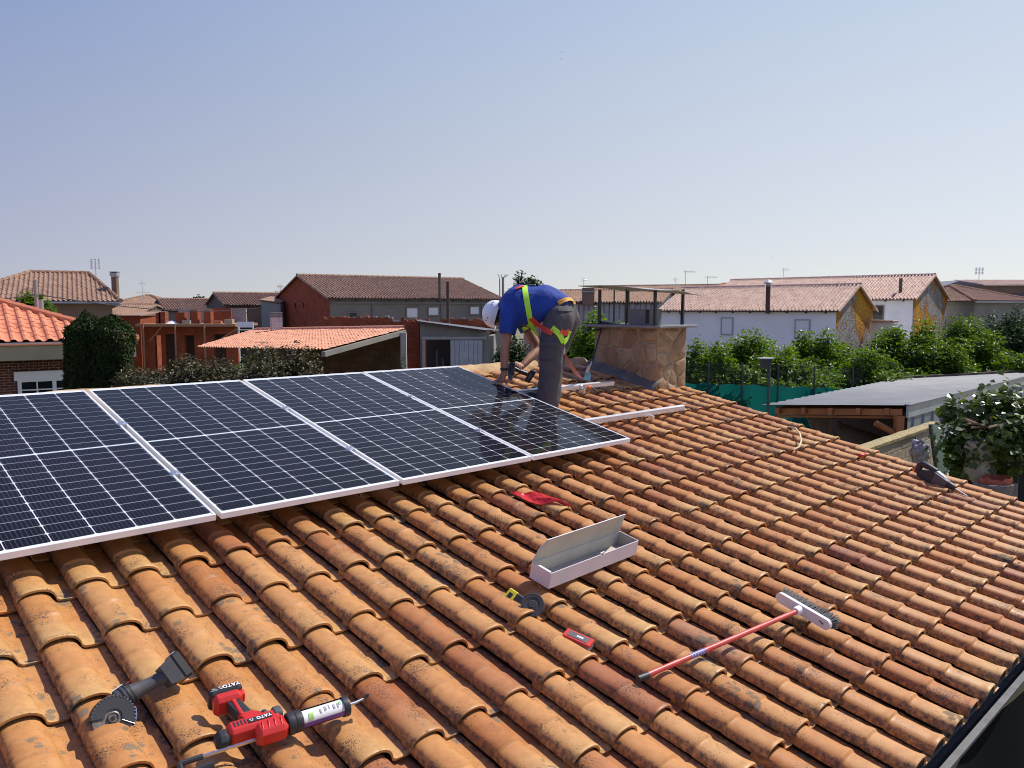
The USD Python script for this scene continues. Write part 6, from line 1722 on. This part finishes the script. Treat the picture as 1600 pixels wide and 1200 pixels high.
# ================================================================ trees and bushes
leaf_look('leaf_fig', [(.09, .155, .010), (.14, .22, .016), (.20, .30, .026), (.28, .38, .06)], .58, .4, .5)
leaf_look('leaf_walnut', [(.08, .135, .010), (.125, .195, .018), (.175, .265, .028), (.25, .34, .06)], .55, .42, .5)
leaf_look('leaf_dark', [(.022, .050, .014), (.036, .075, .020), (.055, .105, .026), (.08, .13, .03)], .28, .5, .4)
leaf_look('leaf_thuja', [(.022, .040, .006), (.036, .064, .008), (.06, .095, .010), (.12, .15, .014)], .25, .6, .25)
leaf_look('leaf_photinia', [(.055, .045, .018), (.065, .060, .022), (.10, .048, .026), (.15, .062, .034), (.075, .064, .022), (.14, .11, .055)], .22, .45, .35)
leaf_look('leaf_vine', [(.07, .105, .010), (.12, .165, .016), (.18, .24, .03), (.26, .31, .06)], .5, .35, .6)
M('bark', (.10, .075, .055), .9, (.06, .045, .035), scale=8, bump=.01, bscale=20)
def leaves(P, N, size, rng, fold=.25, asp=.55):
    n = len(P)
    N = N / (np.linalg.norm(N, axis=1, keepdims=True) + 1e-9)
    a = rng.normal(size=(n, 3)); a -= N * (a * N).sum(1, keepdims=True); a /= np.linalg.norm(a, axis=1, keepdims=True)
    b = np.cross(N, a); s = size * (.7 + .6 * rng.random((n, 1)))
    V = np.stack([P - a * s * .5, P + b * s * asp * .5 - a * s * .08 + N * s * fold * .3, P + a * s * .55 - N * s * fold * .4, P - b * s * asp * .5 - a * s * .08 + N * s * fold * .3], 1).reshape(-1, 3)
    k = np.arange(n)[:, None] * 4
    F = np.concatenate([k + [0, 1, 2], k + [0, 2, 3]], 1).reshape(-1, 3)
    return V, F
def crown_points(c, rad, n, rng, lobes=22, lobe=.42, core=.25):
    c, rad = np.asarray(c, float), np.asarray(rad, float)
    D = rng.normal(size=(lobes, 3)); D /= np.linalg.norm(D, axis=1, keepdims=True); D[:, 2] = np.abs(D[:, 2]) * 1.0 - .35 * (rng.random(lobes) < .5)
    L = c + D * rad * (.45 + .40 * rng.random((lobes, 1))); lr = lobe * (.55 + .7 * rng.random(lobes))
    w = lr ** 2; k = rng.choice(lobes, n, p=w / w.sum())
    d = rng.normal(size=(n, 3)); d /= np.linalg.norm(d, axis=1, keepdims=True)
    r = (rng.random((n, 1)) ** .45)
    # twigs: leaves gather in small bunches
    b = np.round(d * 2.6) / 2.6; d2 = d * .55 + b * .45
    P = L[k] + d2 * r * lr[k][:, None] * rad
    N = d * .5 + np.array([.15, .1, .80]) + rng.normal(size=(n, 3)) * .45
    return P, N, L
def tree(name, label, top, half, base=0.0, leaf='leaf_walnut', n=4200, size=.20, seed=1, lobes=22, lobe=.42, cat='tree', squash=1.0, group=None, low=None, depth=1.0):
    "top: highest point of the crown; half: its half width"
    rng = np.random.default_rng(seed)
    top = np.asarray(top, float)
    zlow = base + (top[2] - base) * .22 if low is None else low
    c = np.array([top[0], top[1], (top[2] * .96 + zlow) / 2]); rad = np.array([half * .80, half * .80 * depth, (top[2] - zlow) / 2 * .86])
    t = thing(name, label, cat, (top[0], top[1], base), group)
    P, N, L = crown_points(c, rad, n, rng, lobes, lobe)
    ok = P[:, 2] > base + .05
    V, F = leaves(P[ok], N[ok], size, rng)
    obj('crown', (V, F), leaf, t)
    tk = MB(); zt = c[2] - rad[2] * .35; r0 = .035 * (top[2] - base) ** .5 + .03
    tk.tube([(top[0], top[1], base), (top[0] + rng.normal() * .08, top[1], (base + zt) / 2), (top[0], top[1], zt), (top[0] + rng.normal() * .1, top[1], c[2] + rad[2] * .3)], [r0 * 1.3, r0, r0 * .8, r0 * .3], 8)
    trunk = obj('trunk', tk, 'bark', t, smooth=True)
    for q in L[:: max(1, len(L) // 9)]:
        m = np.array([top[0], top[1], zt]) * .5 + q * .5 + [0, 0, -.12]
        obj('limb', MB().tube([(top[0], top[1], zt - .2), m, q], [r0 * .55, r0 * .35, r0 * .12], 6), 'bark', trunk, smooth=True)
    return t
def tp(px, py, Y): return at(px, py, Y)
gt = 'leafy green trees in the gardens right of the chimney'
# behind the worker and the chimney
tree('garden_tree', 'leafy tree between the worker and the stone chimney', tp(938, 466, 25), 1.35, leaf='leaf_fig', n=5200, seed=2, size=.15, lobes=30, lobe=.36, group=gt)
tree('garden_tree', 'narrow leafy tree close behind the grey trousers', tp(905, 478, 28), .95, leaf='leaf_walnut', n=3200, seed=3, size=.16, group=gt)
tree('garden_tree', 'tree whose leaves show between the posts of the chimney lid', tp(985, 478, 29), 1.2, leaf='leaf_fig', n=3600, seed=4, size=.16, group=gt)
tree('garden_bush', 'leafy bush behind the drilling arms', tp(805, 512, 31), 1.25, leaf='leaf_dark', n=5200, seed=5, size=.13, lobes=26, cat='bush')
tree('garden_bush', 'leafy bush below the worker right of the drill', tp(850, 530, 27), .95, leaf='leaf_walnut', n=3200, seed=45, size=.13, cat='bush')
# belt right of the chimney
spec = [('tree just right of the stone chimney', 1108, 512, 26.6, 1.05, 'leaf_fig', 4600, 6), ('tree with a pointed top under the white house window', 1186, 490, 29, 1.45, 'leaf_fig', 6200, 7),
        ('low tree behind the green netting left of the floodlight', 1150, 548, 26.8, 1.15, 'leaf_fig', 3600, 8), ('round tree before the left part of the first yellow gable', 1275, 494, 30, 1.35, 'leaf_fig', 5600, 9),
        ('tree between the pointed tree and the round tree', 1232, 522, 28, 1.15, 'leaf_walnut', 4200, 10), ('low spreading tree above the netting right of the floodlight', 1255, 558, 26.8, 1.25, 'leaf_walnut', 4000, 11),
        ('broad tree below the first yellow gable', 1345, 530, 27.5, 1.35, 'leaf_walnut', 5200, 12), ('tall tree overlapping the window of the second white house', 1412, 474, 31, 1.5, 'leaf_walnut', 6800, 13),
        ('tree in front of the second yellow gable', 1462, 500, 30, 1.35, 'leaf_walnut', 5600, 14), ('tree with bright leaf tips under the brown hipped roof', 1512, 478, 32, 1.35, 'leaf_walnut', 5600, 15),
        ('tall tree at the right edge before the brown block', 1588, 462, 34, 1.7, 'leaf_dark', 6400, 16), ('middle tree above the rear edge of the metal shed', 1398, 548, 29.5, 1.5, 'leaf_walnut', 5200, 17),
        ('tree at the right edge above the shed roof', 1560, 510, 31, 1.45, 'leaf_walnut', 6000, 18), ('low tree between shed roof and right edge trees', 1478, 545, 30.5, 1.5, 'leaf_walnut', 5200, 19),
        ('leafy tree filling the gap under the eave of the first white house', 1140, 520, 31, 1.3, 'leaf_fig', 4600, 61), ('tree right below the yellow foam of the first gable', 1310, 528, 31.5, 1.3, 'leaf_walnut', 4600, 62), ('tree under the low wall between the white houses', 1385, 512, 33, 1.4, 'leaf_walnut', 4600, 63),
        ('dense tree just left of the brown hipped house wall', 1490, 515, 34, 1.5, 'leaf_walnut', 4600, 64), ('tree below the blue framed window', 1540, 500, 36, 1.5, 'leaf_walnut', 4600, 65), ('low bush along the netting close to the chimney', 1098, 560, 27, 1.0, 'leaf_fig', 3000, 66), ('low bush along the netting under the pointed tree', 1200, 568, 27, 1.1, 'leaf_walnut', 3000, 67),
        ('lowest bush peeping over the left side of the metal shed', 1315, 572, 27.2, .9, 'leaf_fig', 2800, 20), ('bush at the right edge just above the shed roof', 1600, 562, 33, 1.1, 'leaf_walnut', 3200, 21)]
for lab_, px_, py_, Y, h, lf, n, sd in spec:
    tree('garden_tree', lab_, tp(px_, py_, Y), h * 1.5, leaf=lf, n=int(n * 2.1), seed=sd, size=.14, lobes=44, lobe=.31, group=gt, low=.5)
# dark boundary wall behind the trees, with a lighter cap
bw0, bw1 = at(1470, 556, 34), at(1660, 556, 34)
t = thing('boundary_wall', 'dark wall with a pale cap behind the right hand trees', 'wall', (bw0 + bw1) / 2 * [1, 1, 0])
obj('wall', MB().box(((bw0[0] + bw1[0]) / 2, 35.5, 1.45), (bw1[0] - bw0[0], .25, 2.9)), 'dark_wall', t)
obj('cap', MB().box(((bw0[0] + bw1[0]) / 2, 35.5, 2.94), (bw1[0] - bw0[0], .4, .08)), 'concrete', t)
# far trees on the skyline
tree('skyline_tree', 'dark round tree on the skyline above the blue shirt', tp(826, 420, 72), 2.3, leaf='leaf_dark', n=5200, seed=30, size=.36, lobes=26)
tree('skyline_tree', 'dark lower tree on the skyline left of the round one', tp(803, 438, 74), 1.6, leaf='leaf_dark', n=3000, seed=31, size=.36)
tree('skyline_tree', 'dark tree peeping over the second white house ridge', tp(1357, 424, 82), 1.7, leaf='leaf_dark', n=4200, seed=32, size=.40, lobes=20)
tree('skyline_tree', 'far conifer tops behind the brown roofs at the left', tp(309, 459, 110), 2.4, leaf='leaf_dark', n=3600, seed=33, size=.45, lobes=20)
# left: tall evergreen, photinia hedge, creeper
def column(name, label, p, half, seed, n=9000, size=.10):
    rng = np.random.default_rng(seed)
    t = thing(name, label, 'evergreen', (p[0], p[1], 0))
    z = rng.random(n) ** .9; th = rng.random(n) * 2 * math.pi
    prof = np.minimum(1, (1 - z) * 14) ** .6 * (.95 + .08 * np.sin(z * 9 + seed))
    lump = .72 + .62 * fbm(np.stack([np.cos(th) * 1.8 + seed, np.sin(th) * 1.8, z * 8], 1), 4)
    r = half * prof * lump * (.82 + .18 * rng.random(n))
    z = z * (1 - .10 * fbm(np.stack([np.cos(th) * 1.5 + seed, np.sin(th) * 1.5, 0 * z + 3], 1), 3))
    P = np.stack([p[0] + r * np.cos(th), p[1] + r * np.sin(th), .1 + z * (p[2] - .1)], 1)
    N = np.stack([np.cos(th), np.sin(th), .5 + 0 * th], 1) + rng.normal(size=(n, 3)) * .55
    V, F = leaves(P, N, size, rng, asp=.5)
    obj('foliage', (V, F), 'leaf_thuja', t)
    obj('stem', MB().tube([(p[0], p[1], 0), (p[0], p[1], p[2] * .9)], [.12, .03], 8), 'bark', t)
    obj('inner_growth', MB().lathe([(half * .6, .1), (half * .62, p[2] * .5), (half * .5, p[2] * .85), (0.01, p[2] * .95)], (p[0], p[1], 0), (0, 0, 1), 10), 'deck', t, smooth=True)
column('evergreen', 'left half of the tall dark clipped evergreen beside the villa window', tp(134, 477, 18.8), .57, 41, 20000, .085)
column('evergreen', 'right half of the tall dark clipped evergreen', tp(172, 479, 18.6), .50, 42, 17000, .085)
gh2 = 'reddish dark shrubs of the hedge behind the panels'
for lab_, px_, py_, Y, h, n, sd in (('hedge shrub right beside the tall evergreen', 232, 541, 18.2, .75, 5200, 51), ('second hedge shrub from the evergreen', 286, 538, 18.0, .85, 6000, 52), ('third hedge shrub from the evergreen', 345, 545, 17.6, .85, 6000, 53),
        ('hedge shrub in front of the lean-to roof, topmost of the hedge', 440, 527, 17.0, .85, 7000, 54), ('rightmost hedge shrub before the dark barn', 500, 550, 16.2, .60, 5000, 55), ('reddest low hedge shrub under the lean-to eave', 395, 554, 16.8, .8, 5200, 56), ('low hedge shrub filling the gap right of the reddest one', 462, 548, 16.6, .7, 5200, 57), ('low hedge shrub between the second and third shrubs', 318, 548, 17.4, .7, 4600, 58)):
    tree('hedge_shrub', lab_, tp(px_, py_, Y), h * 1.75, leaf='leaf_photinia', n=int(n * 2.6), seed=sd, size=.085, lobes=40, lobe=.36, cat='shrub', group=gh2, low=1.9)
tree('creeper_bush', 'bright green bush along the lean-to eave', tp(390, 545, 23), 1.5, leaf='leaf_fig', n=4600, seed=57, size=.11, cat='bush', low=1.5)
tree('small_bush', 'small dark bush at the foot of the red brick wall', tp(633, 552, 27), .42, leaf='leaf_dark', n=1900, seed=58, size=.08, cat='bush')
tree('pole_tree', 'tree with yellowing leaves behind the concrete pole', tp(55, 444, 35), 1.15, leaf='leaf_walnut', n=3600, seed=59, size=.17, low=3.4)
# ---- vine on its trellis at the right, with what stands below it
vt_ = thing('climbing_vine', 'glossy leaved vine climbing a rough stick trellis at the right edge', 'vine', (8.9, 12.9, 0))
rng = np.random.default_rng(77)
Pn, Nn = [], []
for px_, py_, Y, s, n in ((1500, 690, 13.2, .42, 620), (1530, 650, 13.3, .40, 620), (1575, 640, 13.2, .45, 800), (1570, 690, 12.8, .48, 800), (1600, 670, 13.0, .5, 800), (1490, 645, 13.6, .28, 260), (1505, 720, 13.0, .34, 420), (1560, 735, 12.8, .30, 220), (1620, 700, 12.8, .5, 700), (1540, 620, 13.8, .16, 60), (1568, 612, 13.8, .12, 30)):
    c = at(px_, py_, Y); m = int(n * .62)
    d = rng.normal(size=(m, 3)); d /= np.linalg.norm(d, axis=1, keepdims=True)
    Pn.append(c + d * rng.random((m, 1)) ** .6 * (.6 + .95 * rng.random((m, 1)) ** 2) * [s, s * .8, s * 1.0]); Nn.append(d * .5 + [-.1, -.35, .8] + rng.normal(size=(m, 3)) * .4)
V, F = leaves(np.vstack(Pn), np.vstack(Nn), .125, rng, asp=.85)
obj('leaves', (V, F), 'leaf_vine', vt_)
for k, (a, b) in enumerate((((1545, 760), (1553, 670)), ((1535, 745), (1560, 690)), ((1575, 750), (1558, 680)), ((1528, 750), (1512, 700)), ((1590, 745), (1575, 690)), ((1562, 752), (1566, 640)))):
    p, q = at(*a, 12.9), at(*b, 13.1)
    obj('stem', MB().tube([p - [0, 0, 1.2], p, (p + q) / 2 + [.04, 0, 0], q], [.022, .018, .014, .008], 6), 'bark', vt_, smooth=True)
M('trellis_wood', (.26, .17, .10), .85, (.18, .12, .075), scale=9)
for a, b, Y in (((1545, 668), (1588, 657), 12.7), ((1508, 655), (1565, 658), 13.1), ((1512, 662), (1560, 664), 13.0), ((1518, 668), (1552, 667), 12.9), ((1510, 656), (1545, 668), 12.8), ((1548, 652), (1552, 672), 12.9), ((1462, 662), (1482, 652), 13.4)):
    obj('trellis_bar', MB().tube([at(*a, Y), at(*b, Y + .2)], .022, 6), 'trellis_wood', vt_)
_ws = at(1531, 722, 12.9)
M('sack_cream', (.34, .30, .21), .7, (.22, .19, .13), scale=5, bump=.04, bscale=9)
sk = trimesh.creation.icosphere(3, 1.0); p = np.array(sk.vertices)
sk.vertices = _ws + p * [.24, .18, .40] * (1 + 1.3 * (fbm(p * 1.7, 4, 9) - .5))[:, None]
solo('cream_sack', MB().add(sk), 'sack_cream', 'cream plastic sack standing under the vine', 'sack', smooth=True)
_wp = at(1556, 749, 12.4)
pt_ = thing('planter', 'terracotta rimmed planter with a torn orange edge below the vine', 'planter', _wp - [0, 0, .8])
M('planter_orange', (.40, .085, .03), .7, (.20, .05, .025), scale=9)
M('planter_side', (.18, .14, .12), .85, (.11, .09, .08), scale=8)
obj('box', MB().box(_wp - [0, 0, .42], (.55, .45, .72), np.array([[.8, -.6, 0], [.6, .8, 0], [0, 0, 1.0]]), .01), 'planter_side', pt_)
G = []
for k in range(33):
    a = k / 32 * 2 * math.pi; e = .16 * fbm(np.array([[math.cos(a) * 3, math.sin(a) * 3, 3.]]), 3)[0] - .09
    dd_ = np.array([math.cos(a) * .25, math.sin(a) * .16, 0]); G.append([_wp + dd_ * .9 + [0, 0, -.10 + e], _wp + dd_ * 1.06 + [0, 0, .0 + e], _wp + dd_ * .95 + [0, 0, .05 + e]])
obj('torn_rim', MB().grid(np.array(G)), 'planter_orange', pt_, smooth=40)
M('net_black', (.008, .008, .009), .95)
n0 = [at(1475, 660, 13.7), at(1476, 735, 13.3)]
bk = []
for s in np.linspace(0, 1, 24):
    a = np.array([8.0, 14.1, 0]) * (1 - s) + np.array([13.5, 13.8, 0]) * s
    bk.append([a + [.03 * math.sin(s * 30), .05 * math.sin(s * 23), z] for z in (0, 1.2, 2.45)])
solo('shade_screen', MB().slab(np.array(bk), .01, np.array([0, -1.0, 0])), 'net_black', 'dark shade screen hanging behind the vine', 'screen', smooth=True)
# ================================================================ ground
M('earth', (.20, .16, .10), .95, (.10, .12, .05), scale=.4, bump=.02, bscale=3)
xs = np.r_[np.linspace(-900, -60, 10), np.linspace(-50, 60, 56), np.linspace(80, 900, 10)]
ys = np.r_[np.linspace(-60, -12, 5), np.linspace(-10, 90, 51), np.linspace(110, 1500, 14)]
gx, gy = np.meshgrid(xs, ys)
gz = (fbm(np.stack([gx * .3, gy * .3, gx * 0], -1), 3) - .5) * .12
solo('ground', MB().grid(np.stack([gx, gy, gz], -1).transpose(1, 0, 2)), 'earth', None, None, kind='structure', smooth=True)
# ================================================================ dark cover below the eaves, birds
M('shade_cloth', (.008, .0085, .009), .95, spec=.05)
G = []
for s in np.linspace(-3.2, 5.6, 60):
    rim = R(s, gv, gh)
    row = []
    for o, z in ((.02, -.03), (.035, -.35), (.09, -.75), (.5, -.95), (1.3, -1.05), (2.6, -1.15)):
        row.append(rim + _D * (o + .02 * math.sin(s * 5 + o)) + [0, 0, z + (.10 * fbm(np.array([[s * 1.3, o * 1.3, 5]]), 3)[0] if o > .1 else 0)])
    G.append(row)
solo('shade_net', MB().slab(np.array(G), .01, np.array([0, 0, 1.0])), 'shade_cloth', 'black shade netting hung from the eaves gutter and spread over the yard below', 'netting', smooth=True)
def bird(label, p, w, tilt):
    p = np.asarray(p, float)
    t = thing('bird', label, 'bird', p, 'small birds far off in the sky')
    obj('body', MB().hull([p + np.array([x, y, z]) * w for x, y, z in ((-.28, 0, 0), (.22, 0, .02), (0, .06, 0), (0, -.06, 0), (0, 0, .06), (0, 0, -.06), (-.1, 0, .05))]), 'tool_black', t)
    for s in (-1, 1):
        obj('wing', MB().slab(np.array([[p + np.array([.10, s * .02, .0]) * w, p + np.array([.02, s * .5, .16 * tilt]) * w, p + np.array([-.12, s * .95, .05 * tilt]) * w], [p + np.array([-.12, s * .02, .0]) * w, p + np.array([-.16, s * .5, .16 * tilt]) * w, p + np.array([-.18, s * .95, .05 * tilt]) * w]]), .01 * w, np.array([0, 0, 1.0])), 'tool_black', t)
for lab_, px_, py_, Y, w, ti in (('bird highest of the close pair in the upper middle of the sky', 878, 82, 60, .16, 1), ('bird lowest of the close pair in the upper middle of the sky', 877, 92, 60, .16, .4), ('bird alone in the sky left of the middle', 530, 266, 60, .13, 1),
    ('bird just above the tall aerial at the left', 139, 409, 50, .14, .6), ('bird above the first white house', 1206, 402, 60, .14, 1), ('bird left of the pale aerial over the hipped roof', 1494, 431, 60, .17, .2), ('bird high above the right edge houses', 1538, 375, 60, .12, .8)):
    bird(lab_, at(px_, py_, Y), w, ti)
